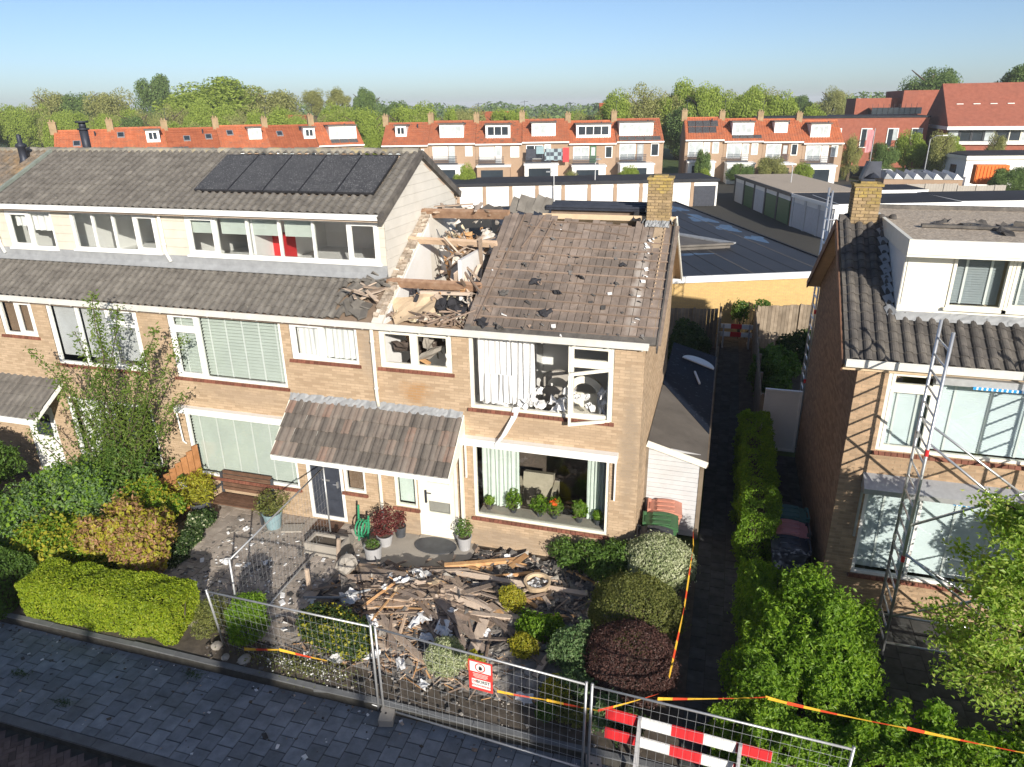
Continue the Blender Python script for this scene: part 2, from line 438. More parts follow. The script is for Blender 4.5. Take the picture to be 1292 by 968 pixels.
K['pale_glass'] = mat('curtained_window', two((.42, .46, .47), .2), 1.5, .25, spec=.5)
K['bark'] = mat('bark', two((.09, .07, .05), .3), 6, .95, .6, 20)
K['garage_white'] = mat('garage_white', two((.80, .785, .75), .03), 2, .6, stain=(.62, .58, .52), stain_scale=.6, stain_amt=.3)
K['flower_orange'] = mat('orange_petal', two((.75, .13, .02), .1), 5, .6)
K['flower_white'] = mat('white_petal', two((.75, .74, .70), .05), 5, .7)
K['fabric_dark'] = mat('dark_cloth', two((.03, .03, .035), .3), 5, .9)
K['steel_dark'] = mat('dark_steel', two((.04, .045, .06), .2), 5, .5, metal=.3)
K['blueband'] = mat('blue_film', two((.03, .28, .62), .08), 4, .4)
K['hose'] = mat('hose_green', two((.04, .28, .14), .1), 4, .5)
K['fence_wood'] = mat('weathered_fence_board', [(.3, (.16, .125, .09)), (.7, (.27, .22, .165))], 3, .9, .3, 30, rnd=.2)

def add_stain(m, c, r, col, amt=.7):
    """a weathered patch on a wall, soft-edged and broken up by noise"""
    nt = m.node_tree; b = next(n for n in nt.nodes if n.type == 'BSDF_PRINCIPLED'); src = b.inputs['Base Color'].links[0].from_socket
    P = nt.nodes.new('ShaderNodeNewGeometry').outputs['Position']; mp = nt.nodes.new('ShaderNodeMapping'); mp.vector_type = 'TEXTURE'
    mp.inputs['Location'].default_value = c; mp.inputs['Scale'].default_value = r; nt.links.new(P, mp.inputs[0])
    ln = nt.nodes.new('ShaderNodeVectorMath'); ln.operation = 'LENGTH'; nt.links.new(mp.outputs[0], ln.inputs[0])
    f = _math(nt, 'ADD', ln.outputs['Value'], _math(nt, 'MULTIPLY', _math(nt, 'SUBTRACT', _noise(nt, P, 3.5, 6), .5), 1.6))
    rp = _ramp(nt, [(.35, (1, 1, 1)), (.95, (0, 0, 0))]); nt.links.new(f, rp.inputs[0])
    nt.links.new(_mix(nt, _math(nt, 'MULTIPLY', rp.outputs[0], amt), src, col), b.inputs['Base Color'])
for c_, r_, col_, a_ in (((-4.95, 0, 3.75), (.45, 3, .35), (.36, .20, .085), .8), ((-.2, 0, 3.0), (.28, 3, 2.2), (.27, .215, .16), .75), ((-4.0, 0, .25), (5.0, 3, .35), (.25, .21, .17), .5), ((-6.0, 0, 4.6), (.35, 3, .9), (.30, .25, .2), .6), ((-9.5, 0, 3.2), (1.8, 3, .3), (.33, .25, .18), .5), ((-2.2, 0, 3.2), (1.8, 3, .22), (.34, .25, .17), .5), ((-11.9, 0, 3.5), (.4, 3, 1.8), (.30, .24, .18), .5)):
    add_stain(K['brick'], c_, r_, col_, a_)
add_stain(K['deck'], (-2.6, .9, 5.9), (.9, .8, 2), (.10, .085, .075), .7); add_stain(K['deck'], (-1.0, 1.9, 6.4), (.8, .7, 2), (.13, .11, .095), .6); add_stain(K['deck'], (-.35, 1.4, 6), (.16, 1.7, 3), (.42, .38, .34), .75); add_stain(K['deck'], (-2.0, .2, 5.4), (2.2, .35, 2), (.12, .10, .085), .6)

L = {}
L['privet'] = leafmat('privet_leaf', [(.12, .16, .02), (.22, .31, .02), (.35, .43, .03), (.44, .45, .07)], .45)
L['green'] = leafmat('mid_green_leaf', [(.05, .10, .02), (.09, .17, .03), (.16, .25, .045)], .35)
L['bright'] = leafmat('bright_green_leaf', [(.075, .155, .015), (.16, .285, .025), (.29, .42, .045)], .42)
L['dark'] = leafmat('dark_green_leaf', [(.02, .045, .012), (.04, .08, .02), (.09, .13, .035)], .25)
L['olive'] = leafmat('olive_leaf', [(.09, .12, .03), (.17, .19, .05), (.26, .26, .08)], .35)
L['russet'] = leafmat('russet_leaf', [(.16, .12, .035), (.32, .19, .09), (.44, .25, .15), (.28, .30, .06)], .35)
L['purple'] = leafmat('purple_leaf', [(.05, .028, .024), (.10, .05, .042), (.16, .085, .07)], .25)
L['varieg'] = leafmat('variegated_leaf', [(.12, .18, .05), (.40, .44, .25), (.66, .67, .50)], .3)
L['maple'] = leafmat('young_maple_leaf', [(.12, .21, .03), (.23, .36, .05), (.36, .46, .09), (.36, .31, .13)], .45)
L['redleaf'] = leafmat('dark_red_leaf', [(.07, .02, .018), (.15, .035, .035), (.22, .07, .06)], .35)
L['blueg'] = leafmat('blue_green_leaf', [(.06, .12, .045), (.13, .22, .08), (.25, .32, .15)], .3)
L['yellowg'] = leafmat('yellow_green_leaf', [(.19, .21, .025), (.35, .35, .035), (.5, .42, .05)], .4)
L['far1'] = leafmat('belt_leaf_fresh', [(.15, .20, .035), (.27, .35, .06), (.40, .47, .11)], .4, .7)
L['far2'] = leafmat('belt_leaf_dark', [(.07, .12, .035), (.13, .20, .06), (.22, .30, .09)], .35, .7)
L['far3'] = leafmat('belt_leaf_brownish', [(.17, .19, .06), (.30, .31, .11), (.41, .41, .17)], .4, .7)
L['tallshrub'] = leafmat('tall_shrub_leaf', [(.06, .11, .02), (.13, .20, .035), (.23, .29, .07)], .4)
# ---------------------------------------------------------------- builders: foliage, tiles, bricks, windows
def unit(v): return v / (np.linalg.norm(v, axis=1, keepdims=True) + 1e-9)

def leaves(name, parent, P, N, size, lm, asp=.5, jit=.8, fold=.18, kind=None, label=None):
    n = len(P); P = np.asarray(P, float) - np.array(ORG[parent.name])
    nr = unit(np.asarray(N) + jit * RNG.normal(size=(n, 3)))
    t = unit(np.cross(nr, RNG.normal(size=(n, 3)))); b = np.cross(nr, t)
    s = (size * RNG.uniform(.65, 1.35, n))[:, None]
    V = np.empty((n, 4, 3))
    V[:, 0] = P - t * s * .5; V[:, 2] = P + t * s * .5
    V[:, 1] = P + b * s * asp * .5 + nr * s * fold; V[:, 3] = P - b * s * asp * .5 + nr * s * fold
    F = np.arange(n * 4).reshape(n, 4)
    o = link(name, npmesh(name, V.reshape(-1, 3), F, lm), parent)
    ORG[o.name] = ORG[parent.name]
    if kind: o['kind'] = kind
    if label: o['label'] = label
    return o

def lumps(d, seed, freq=3.0, k=7):
    r = np.random.default_rng(seed); f = np.zeros(len(d))
    for i in range(k):
        w = r.normal(size=3) * freq * (1 + .5 * i / k); f += np.sin(d @ w + r.uniform(0, 6.28)) / (1 + .35 * i)
    return f / 2.6

def blob_points(n, c, r, lump=.18, inner=.55, seed=0, zmin=-1.0, freq=3.0):
    d = unit(RNG.normal(size=(int(n * 1.6) + 8, 3))); d = d[d[:, 2] > zmin][:n]
    f = 1 + lump * lumps(d, seed, freq) + lump * .55 * lumps(d, seed + 50, freq * 3.2)
    f = f + (RNG.uniform(0, 1, len(d)) < .05) * RNG.uniform(0, .16, len(d))
    q = RNG.uniform(0, 1, len(d)) ** .45
    rad = f * (inner + (1 - inner) * q)
    return np.array(c) + d * np.array(r) * rad[:, None], d

def twigs(m, base, tips, r0=.02, n=4):
    for tp in tips:
        a = Vector(base); b = Vector(tp); mid = (a + b) * .5 + Vector((random.uniform(-.1, .1), random.uniform(-.1, .1), .08)) * (b - a).length
        m.tube([a, mid, b], [r0, r0 * .7, r0 * .3], n)

def bush(name, label, cat, loc, blobs, n, size, lm, group=None, lump=.2, inner=.5, asp=.5, jit=.7, wood=True, freq=3.0, zmin=-.6, extra=None, wild=0):
    """blobs: (dx,dy,dz,rx,ry,rz) relative to loc"""
    t = thing(name, label, cat, loc, group)
    if wild:
        rw = random.Random(int(abs(loc[0] * 77 + loc[1] * 13) * 10)); ex = []
        for b in blobs:
            for _ in range(wild):
                a = rw.uniform(0, 2 * PI); e = rw.uniform(-.1, 1.2); q = rw.uniform(.65, 1.0); f = rw.uniform(.22, .48)
                ex.append((b[0] + math.cos(a) * math.cos(e) * b[3] * q, b[1] + math.sin(a) * math.cos(e) * b[4] * q, b[2] + math.sin(e) * b[5] * q, b[3] * f, b[4] * f, b[5] * f * 1.3, 1))
        blobs = [(b[0], b[1], b[2], b[3] * .88, b[4] * .88, b[5] * .88) for b in blobs] + ex
    vol = np.array([(b[3] * b[4] + b[4] * b[5] + b[3] * b[5]) for b in blobs]); cnt = (n * vol / vol.sum()).astype(int)
    PP = []; NN = []
    for i, b in enumerate(blobs):
        p, d = blob_points(cnt[i], (loc[0] + b[0], loc[1] + b[1], loc[2] + b[2]), b[3:6], lump if len(b) == 6 else .55, inner if len(b) == 6 else .1, seed=int(abs(loc[0] * 91 + loc[1] * 37) * 10) + i, zmin=zmin, freq=freq)
        PP.append(p); NN.append(d)
    P = np.vstack(PP); N = np.vstack(NN)
    keep = P[:, 2] > loc[2] + .01
    P = P[keep]; N = N[keep]
    if wood:
        m = M()
        for b in blobs:
            for k in range(6):
                a = random.uniform(0, 2 * PI)
                twigs(m, (loc[0] + b[0] * .3, loc[1] + b[1] * .3, loc[2]), [(loc[0] + b[0] + math.cos(a) * b[3] * .6, loc[1] + b[1] + math.sin(a) * b[4] * .6, loc[2] + b[2] + random.uniform(-.1, .7) * b[5])], .012 + .01 * b[5])
        part('branches', m, K['bark'], t)
    leaves('foliage', t, P, N, size, lm, asp, jit)
    if extra:
        for (nm, frac, sz, mm, off) in extra:
            idx = RNG.choice(len(P), int(len(P) * frac), replace=False)
            leaves(nm, t, P[idx] + N[idx] * off, N[idx], sz, mm, .9, .6)
    return t

def box_hedge(name, label, c, ang, lx, ly, h, n, size, lm, group=None, rough=.07, cat='hedge', asp=.55, z0=0.0, bare=.0):
    t = thing(name, label, cat, (c[0], c[1], z0), group)
    ar = np.array([lx * ly, lx * h, lx * h, ly * h, ly * h]); cn = (n * ar / ar.sum()).astype(int)
    PP = []; NN = []
    for k, nn in enumerate(cn):
        u = RNG.uniform(-1, 1, nn); v = RNG.uniform(0, 1, nn)
        if k == 0: p = np.stack([u * lx / 2, (v - .5) * ly, np.full(nn, h)], 1); d = np.tile((0, 0, 1.), (nn, 1))
        elif k < 3:
            s = -1 if k == 1 else 1
            p = np.stack([u * lx / 2, np.full(nn, s * ly / 2), v * h], 1); d = np.tile((0, s, .2), (nn, 1))
        else:
            s = -1 if k == 3 else 1
            p = np.stack([np.full(nn, s * lx / 2), u * ly / 2, v * h], 1); d = np.tile((s, 0, .2), (nn, 1))
        PP.append(p); NN.append(d)
    P = np.vstack(PP); N = np.vstack(NN).astype(float)
    # rounded edges and an uneven clipped surface
    f = lumps(P, int(abs(c[0] * 31 + c[1] * 17)) + 3, 4.5) * rough + lumps(P, 77, 12) * rough * .5
    edge = np.clip((np.abs(P[:, 0]) / (lx / 2)) ** 8 + (np.abs(P[:, 1]) / (ly / 2)) ** 8, 0, 2)
    P[:, 2] -= np.where(P[:, 2] > h * .9, (edge * .06), 0)
    P += N * (f - .02 - np.abs(RNG.normal(0, .05, len(P))))[:, None]
    ca, sa = math.cos(ang), math.sin(ang)
    R = np.array([[ca, -sa, 0], [sa, ca, 0], [0, 0, 1]])
    P = P @ R.T + np.array((c[0], c[1], z0)); N = N @ R.T
    m = M(); q = Vector((c[0], c[1], z0))
    for i in range(max(3, int(lx / .25))):
        x = (-.5 + (i + .5) / max(3, int(lx / .25))) * lx
        b = q + Vector((ca * x, sa * x, 0))
        twigs(m, b, [b + Vector((random.uniform(-.2, .2), random.uniform(-.15, .15), h * random.uniform(.6, .85))) for _ in range(3)], .02)
    part('branches', m, K['bark'], t)
    mc = M(); mc.obox(q + Vector((0, 0, h * .36)), (lx - .5, max(.05, ly - .45), h * .55), (0, 0, ang))
    part('inner_growth', mc, K['bark'], t)
    leaves('foliage', t, P, N, size, lm, asp, .75)
    return t

def tile_mesh(name, w, l, amp, mats, nx=9, lift=.022):
    V = []; F = []
    prof = []
    for i in range(nx):
        u = (0, .2, .36, .40, .52, .68, .84, .96, 1.0)[i]; z = amp * (math.cos(2 * PI * (u - .68)) + .35 * math.cos(4 * PI * (u - .68)))
        z = 0 if u < .36 else 1.35 * amp * math.sqrt(max(0, 1 - ((u - .68) / .32) ** 2)); prof.append((u * w * 1.01, z))
    for x, z in prof: V.append((x, 0, z + lift))
    for x, z in prof: V.append((x, l * 1.15, z))
    for x, z in prof: V.append((x, .004, z + lift - .022))
    for i in range(nx - 1):
        F.append((i, i + 1, nx + i + 1, nx + i)); F.append((2 * nx + i, 2 * nx + i + 1, i + 1, i))
    me = bpy.data.meshes.new(name); me.from_pydata(V, [], F)
    for m in _mats(mats): me.materials.append(m)
    me.update()
    return me, np.array(V), np.array(F)

def tile_field(parent, x0, x1, y0, z0, ang, rows, w, l, mats, amp=.02, skip=None, limit=300, jit=.008, xdir=1, face=1, name='tile', lift=.022):
    """overlapping tiles up a slope; face=+1 climbs towards +y, -1 climbs towards -y"""
    me, TV, TF = tile_mesh(name, w, l, amp, mats, lift=lift)
    org = Vector(ORG[parent.name]); nx = max(1, round((x1 - x0) / w)); ww = (x1 - x0) / nx; rest = []
    cnt = 0; sl = w and ww / w
    for k in range(rows):
        for i in range(nx):
            s = k * l; x = x0 + i * ww; y = y0 + face * s * math.cos(ang); z = z0 + s * math.sin(ang)
            dz = random.uniform(0, jit); dr = random.uniform(-jit, jit) * 2
            if skip:
                r = skip(i, k, x + ww / 2, y, nx)
                if r is True: continue
                if isinstance(r, float): dr += random.uniform(-r, r); dz += random.uniform(0, abs(r) * .12)
            Mx = Matrix.Translation(Vector((x if face > 0 else x + ww, y, z + dz)) - org) @ Matrix.Rotation(0 if face > 0 else PI, 4, 'Z') @ Matrix.Rotation(ang + random.uniform(-jit, jit), 4, 'X') @ Matrix.Rotation(dr, 4, 'Z') @ Matrix.Diagonal((sl, 1, 1, 1))
            if cnt < limit:
                o = link(name, me, parent); o.matrix_local = Mx; cnt += 1
            else: rest.append(np.array(Mx))
    if rest:
        A = np.array(rest)
        V = np.einsum('nij,kj->nki', A[:, :3, :3], TV) + A[:, None, :3, 3]
        F = TF[None] + (np.arange(len(A)) * len(TV))[:, None, None]
        o = link('tile_field', npmesh('tile_field', V.reshape(-1, 3), F.reshape(-1, 4), mats), parent); o['kind'] = 'stuff'

def ridge_tiles(parent, x0, x1, y, z, mats, r=.12, l=.36):
    n = int((x1 - x0) / l); l = (x1 - x0) / n; org = Vector(ORG[parent.name])
    m = M(); vs = []; fs = []; k = 8
    for j, (xx, rr) in enumerate(((0, r * 1.06), (l * 1.08, r * .95))):
        for i in range(k + 1):
            t = PI * (-.08 + 1.16 * i / k); vs.append((xx, math.cos(t) * rr, math.sin(t) * rr * .8))
    for i in range(k): fs.append((i, i + 1, k + 2 + i, k + 1 + i))
    fs.append(tuple(range(k, -1, -1)))
    me = bpy.data.meshes.new('ridge_tile'); me.from_pydata(vs, [], fs)
    for q in _mats(mats): me.materials.append(q)
    for i in range(n):
        o = link('ridge_tile', me, parent); o.location = Vector((x0 + i * l, y, z + random.uniform(-.012, .012))) - org
        o.rotation_euler = (random.uniform(-.03, .03), 0, random.uniform(-.02, .02))

def brick_list(u0, u1, z0, z1, ops, clip=None, pitch=.2225, h=.0635):
    out = []; k = 0; z = z0 + h / 2
    while z < z1:
        off = (k % 2) * pitch / 2; a, b = (u0, u1) if clip is None else clip(z)
        u = u0 - pitch + off
        while u < b:
            segs = [(max(u, a), min(u + pitch - .012, b))]
            for (oa, ob, oc, od) in ops:
                if oc - .01 < z < od + .01:
                    ns = []
                    for s in segs:
                        if s[1] <= oa or s[0] >= ob: ns.append(s)
                        else:
                            if s[0] < oa: ns.append((s[0], oa))
                            if s[1] > ob: ns.append((ob, s[1]))
                    segs = ns
            for s in segs:
                if s[1] - s[0] > .012: out.append((s[0], s[1], z))
            u += pitch
        z += h; k += 1
    return out

def bricks(parent, plane, pos, sgn, lst, m_, singles=None, proud=.004, name='brick'):
    """brick faces standing proud of the mortar. plane 'y': wall in x,z at y=pos facing sgn; plane 'x': wall in y,z"""
    A = np.array(lst); n = len(A)
    C = np.empty((n, 3)); H = np.empty((n, 3)); u = (A[:, 0] + A[:, 1]) / 2; hu = (A[:, 1] - A[:, 0]) / 2
    dep = pos + sgn * (proud - .012) + RNG.uniform(-.0015, .0015, n)
    ax, dx = (0, 1) if plane == 'y' else (1, 0)
    C[:, ax] = u; C[:, dx] = dep; C[:, 2] = A[:, 2]
    H[:, ax] = hu; H[:, dx] = .012; H[:, 2] = .0262
    C -= np.array(ORG[parent.name])
    sel = np.zeros(n, bool)
    if singles is not None:
        full = np.where(hu > .1)[0]
        d = (u[full] - singles[0]) ** 2 + (A[full, 2] - singles[1]) ** 2
        sel[full[np.argsort(d)[:300]]] = True
        me = npmesh(name, BOXV * np.array(H[full[0]]), BOXF, m_)
        for i in np.where(sel)[0]:
            o = link(name, me, parent); o.location = C[i]
    V, F = boxes_np(C[~sel], H[~sel])
    o = link('brick_courses', npmesh('brick_courses', V, F, m_), parent); o['kind'] = 'stuff'
    return o

def wall_front(m, x0, x1, z0, z1, ops, y=0.0, t=.12, mi=0):
    """wall face in the x,z plane at y with openings and reveals"""
    xs = sorted({x0, x1, *[v for o in ops for v in o[:2]]}); zs = sorted({z0, z1, *[v for o in ops for v in o[2:4]]})
    for i in range(len(xs) - 1):
        for j in range(len(zs) - 1):
            cx, cz = (xs[i] + xs[i + 1]) / 2, (zs[j] + zs[j + 1]) / 2
            if any(o[0] < cx < o[1] and o[2] < cz < o[3] for o in ops): continue
            m.quad((xs[i], y, zs[j]), (xs[i + 1], y, zs[j]), (xs[i + 1], y, zs[j + 1]), (xs[i], y, zs[j + 1]), mi)
            m.quad((xs[i], y + t, zs[j]), (xs[i], y + t, zs[j + 1]), (xs[i + 1], y + t, zs[j + 1]), (xs[i + 1], y + t, zs[j]), mi)
    for (a, b, c, d) in ops:
        m.quad((a, y, c), (a, y, d), (a, y + t, d), (a, y + t, c), mi); m.quad((b, y, c), (b, y + t, c), (b, y + t, d), (b, y, d), mi)
        m.quad((a, y, d), (b, y, d), (b, y + t, d), (a, y + t, d), mi); m.quad((a, y, c), (a, y + t, c), (b, y + t, c), (b, y, c), mi)

def frame_ring(m, x0, x1, z0, z1, w, y0, y1, mi=0):
    m.box(x0, x0 + w, y0, y1, z0, z1, mi); m.box(x1 - w, x1, y0, y1, z0, z1, mi)
    m.box(x0 + w, x1 - w, y0, y1, z1 - w, z1, mi); m.box(x0 + w, x1 - w, y0, y1, z0, z0 + w, mi)

def window(house, x0, x1, z0, z1, cells, y=0.0, fr='white', w=.065, gl='glass', sill='brick', name='window', label=None, nopane=()):
    """cells: list of (x_end_fraction, kind[, fan_fraction]); kind fix / cas / fan"""
    wp = M(); frame_ring(wp, x0, x1, z0, z1, w, y + .015, y + .10)
    xs = [x0] + [x0 + (x1 - x0) * c[0] for c in cells]
    rects = []
    for i, c in enumerate(cells):
        a = xs[i] + (w if i == 0 else w * .4); b = xs[i + 1] - (w if i == len(cells) - 1 else w * .4)
        if i < len(cells) - 1: wp.box(xs[i + 1] - w * .4, xs[i + 1] + w * .4, y + .018, y + .098, z0 + w, z1 - w)
        if c[1] == 'fan':
            zf = z1 - (z1 - z0) * c[2]; wp.box(a, b, y + .018, y + .098, zf - w * .4, zf + w * .4)
            rects += [(a, b, zf + w * .4, z1 - w, 'cas'), (a, b, z0 + w, zf - w * .4, 'cas')]
        else: rects.append((a, b, z0 + w, z1 - w, c[1]))
    win = part(name, wp, K[fr], house, label=label)
    for i, (a, b, c, d, k) in enumerate(rects):
        e = 0
        if k == 'cas':
            sm = M(); e = .055; frame_ring(sm, a + .003, b - .003, c + .003, d - .003, e, y + .005, y + .075)
            part('sash', sm, K[fr], win)
        if i in nopane: continue
        pm = M(); pm.box(a + e, b - e, y + .045, y + .053, c + e, d - e)
        part('pane', pm, K[gl], win)
    if sill == 'brick':
        sm = M(); n = int((x1 - x0 + .1) / .105); s = (x1 - x0 + .1) / n
        for i in range(n): sm.obox((x0 - .05 + (i + .5) * s, y - .01, z0 - .045), (s - .009, .14, .075), (-.35, 0, 0))
        part('sill', sm, K['brick_red'], win)
    elif sill:
        sm = M(); sm.box(x0 - .04, x1 + .04, y - .05, y + .014, z0 - .035, z0 + .012); part('sill', sm, K[sill], win)
    return win

def blind(win, x0, x1, z0, z1, y=.2, tapes=5, pitch=.08, bm='blind'):
    fine = bm != 'blind'; pitch = .045 if fine else pitch; n = int((z1 - z0) / pitch); C = np.array([((x0 + x1) / 2, y, z0 + (i + .5) * pitch) for i in range(n)])
    H = np.tile(((x1 - x0) / 2, .0235 if fine else .037, .003), (n, 1)); E = np.tile((1.02 if fine else .80, 0, 0), (n, 1))
    V, F = boxes_np(C, H, E)
    MI = np.zeros(len(F), int)
    T = [(x0 + (i + .5) * (x1 - x0) / tapes) for i in range(tapes)]
    V2, F2 = boxes_np(np.array([(t, y - .024, (z0 + z1) / 2) for t in T]), np.tile((.02, .002, (z1 - z0) / 2), (tapes, 1)))
    V = np.vstack([V, V2]) - np.array(ORG[win.name]); F = np.vstack([F, F2 + n * 8]); MI = np.r_[MI, np.ones(len(F2), int)]
    o = link('blind', npmesh('blind', V, F, [K[bm], K['blind_tape']], MI), win)
    return o

def curtain(win, x0, x1, z0, z1, y=.2, m_='curtain', folds=9, depth=.05, name='curtain'):
    n = folds * 6; m = M(); vs = []
    ph = random.uniform(0, 6)
    for j, z in enumerate((z0, (z0 + z1) / 2, z1)):
        for i in range(n + 1):
            u = i / n; vs.append((x0 + (x1 - x0) * u + .02 * math.sin(u * 31 + ph + j), y + depth * math.sin(u * folds * 2 * PI + ph) * (1 - .2 * j) + .015 * math.sin(u * 57), z))
    fs = [(j * (n + 1) + i, j * (n + 1) + i + 1, (j + 1) * (n + 1) + i + 1, (j + 1) * (n + 1) + i) for j in range(2) for i in range(n)]
    m.add(vs, fs)
    return part(name, m, K[m_], win, smooth=True)

# ---------------------------------------------------------------- ground, pavement, road
ZS = -.15
g = M(); prof = [(4000, -.02), (-4.87, -.02), (-4.87, -.34), (-4000, -.34)]
for (ya, za), (yb, zb) in zip(prof[:-1], prof[1:]):
    g.quad((-4000, yb, zb), (4000, yb, zb), (4000, ya, za), (-4000, ya, za))
struct('ground', g, K['grass_ground'])
g = M(); nx, ny = 90, 24; gx = np.linspace(-26, 14, nx); gy = np.linspace(-4.86, -.0, ny)
vs = [(x, y, -.012 + .008 * math.sin(x * 2.1 + y) * math.sin(y * 3.3 - x) + random.uniform(0, .012)) for y in gy for x in gx]
g.add(vs, [(j * nx + i, j * nx + i + 1, (j + 1) * nx + i + 1, (j + 1) * nx + i) for j in range(ny - 1) for i in range(nx - 1)])
struct('garden_soil', g, K['soil'], smooth=True)
g = M(); g.box(-40, 30, 7.0, 22, -.05, .002); struct('back_garden_soil', g, K['soil'])
g = M(); g.box(-40, 30, 22.0, 90, -.05, .002); struct('yard_paving', g, K['joint'])

def pave(name, x0, x1, y0, y1, z, s, m_, limit=300, skip=None, sy=None, key=None, gap=.013, th=.05, base=True, cont='y'):
    sy = sy or s
    b = M(); b.box(x0, x1, y0, y1, z - .12, z - .014)
    st = struct(name, b, K['joint'])
    items = []
    ni = int(round((x1 - x0) / s)); nj = int(round((y1 - y0) / sy)) + 1
    for i in range(ni):
        off = (i % 2) * sy / 2
        for j in range(-1, nj):
            a = max(y0, y0 + j * sy + off); c = min(y1, y0 + (j + 1) * sy + off)
            if c - a < .04: continue
            cx, cy = x0 + (i + .5) * s, (a + c) / 2
            if skip and skip(cx, cy): continue
            items.append((cx, cy, (c - a) / 2 - gap / 2))
    items.sort(key=key or (lambda q: (q[0] - 1.3) ** 2 + (q[1] + 13) ** 2))
    me = {}; rc, rh, re = [], [], []
    for n, (cx, cy, hy) in enumerate(items):
        e = (random.uniform(-.008, .008), random.uniform(-.008, .008), random.uniform(-.006, .006)); zz = z - th / 2 + random.uniform(-.004, .003)
        if n < limit:
            k = round(hy, 2)
            if k not in me: me[k] = npmesh('paver', BOXV * np.array((s / 2 - gap / 2, k, th / 2)), BOXF, m_)
            o = link('paver', me[k], st); o.location = (cx, cy, zz); o.rotation_euler = e
        else: rc.append((cx, cy, zz)); rh.append((s / 2 - gap / 2, hy, th / 2)); re.append(e)
    if rc:
        V, F = boxes_np(np.array(rc), np.array(rh), np.array(re))
        o = link('paver_field', npmesh('paver_field', V, F, m_), st); o['kind'] = 'stuff'
    return st

def camd(q): return abs(q[0] + 5.5) + .3 * abs(q[1] + 6)
pave('pavement', -26.1, 12, -6.78, -4.98, ZS, .3, K['paver'], key=camd)
pave('patio', -11.1, -5.1, -4.2, -.02, .03, .3, K['patio'], skip=lambda x, y: x > -6.1 and y < -1.5 or (x < -9.6 and y < -3.4) , key=lambda q: abs(q[0] + 8.6) + abs(q[1] + 2))
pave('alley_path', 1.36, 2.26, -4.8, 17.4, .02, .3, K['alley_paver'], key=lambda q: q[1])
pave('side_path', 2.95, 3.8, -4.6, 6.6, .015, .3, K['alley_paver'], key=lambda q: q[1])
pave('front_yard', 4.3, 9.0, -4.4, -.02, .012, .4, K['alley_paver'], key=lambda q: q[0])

kb = M(); kb.box(-60, 60, -6.96, -6.79, -.6, ZS - .03); ks = struct('kerb', kb, K['joint'])
km = npmesh('kerb_stone', BOXV * np.array((.496, .082, .12)), BOXF, K['kerb'])
for i in range(26):
    o = link('kerb_stone', km, ks); o.location = (-18.5 + i, -6.875, ZS - .115 + random.uniform(-.004, .004)); o.rotation_euler = (0, 0, random.uniform(-.004, .004))
kb = M(); kb.box(-60, 60, -4.979, -4.86, -.4, .0); es = struct('garden_edging', kb, K['joint'])
km = npmesh('edging_stone', BOXV * np.array((.496, .055, .12)), BOXF, K['kerb'])
for i in range(26):
    o = link('edging_stone', km, es); o.location = (-18.5 + i, -4.92, -.10 + random.uniform(-.01, .01)); o.rotation_euler = (random.uniform(-.03, .03), 0, random.uniform(-.006, .006))
rb = M(); rb.box(-60, 60, -14.5, -6.961, -.6, -.285); rs = struct('road', rb, K['joint'])
W_ = .1; me = npmesh('road_brick', BOXV * np.array((.0965, .0465, .04)), BOXF, K['roadbrick']); items = []
ca, sa = math.cos(PI / 4), math.sin(PI / 4)
for i in range(-120, 60):
    for j in range(-120, 60):
        r = (i - j) % 4
        if r == 0: cx, cy, rot = (i + 1) * W_, (j + .5) * W_, 0
        elif r == 3: cx, cy, rot = (i + .5) * W_, (j + 1) * W_, PI / 2
        else: continue
        X, Y = cx * ca - cy * sa, cx * sa + cy * ca
        X -= 6.0; Y -= 6.0
        if -7.05 > Y > -9.2 and -14 < X < -3: items.append((X, Y, rot + PI / 4))
items.sort(key=lambda q: abs(q[0] + 8.3) + 1.6 * abs(q[1] + 7.2))
rc, re = [], []
for n, (X, Y, r) in enumerate(items):
    z = -.31 + random.uniform(-.003, .004)
    if n < 300:
        o = link('road_brick', me, rs); o.location = (X, Y, z); o.rotation_euler = (random.uniform(-.02, .02), random.uniform(-.02, .02), r)
    else: rc.append((X, Y, z)); re.append((0, 0, r))
V, F = boxes_np(np.array(rc), np.tile((.0965, .0465, .04), (len(rc), 1)), np.array(re))
o = link('road_brick_field', npmesh('road_brick_field', V, F, K['roadbrick']), rs); o['kind'] = 'stuff'
# ---------------------------------------------------------------- the terrace and the house on the right
K['clad_front'] = mat('cream_front_cladding', two((.60, .555, .47), .05), 4, .75, .05, 20, rnd=.04, stain=(.45, .41, .34), stain_scale=1.5, stain_amt=.35)
SL = .6; ANG = math.atan(SL)
def zroof(y): return 5.33 + SL * y
RY, RZ, EY, EZ = 3.15, 8.60, .85, 7.47          # raised roof: ridge and eave
UANG = math.atan((RZ - EZ) / (RY - EY))

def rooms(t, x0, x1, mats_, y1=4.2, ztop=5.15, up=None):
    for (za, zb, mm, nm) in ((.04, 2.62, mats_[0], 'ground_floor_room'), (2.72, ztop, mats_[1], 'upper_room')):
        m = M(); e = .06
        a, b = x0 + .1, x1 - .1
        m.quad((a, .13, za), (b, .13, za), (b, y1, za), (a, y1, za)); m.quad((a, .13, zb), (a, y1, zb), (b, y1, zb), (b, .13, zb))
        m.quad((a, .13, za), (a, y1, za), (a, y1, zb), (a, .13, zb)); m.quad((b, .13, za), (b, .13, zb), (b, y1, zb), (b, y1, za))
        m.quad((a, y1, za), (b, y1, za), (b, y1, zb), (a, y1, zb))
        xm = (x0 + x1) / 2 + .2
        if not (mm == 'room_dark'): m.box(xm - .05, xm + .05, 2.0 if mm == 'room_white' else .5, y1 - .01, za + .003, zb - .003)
        part(nm, m, K[mm], t)

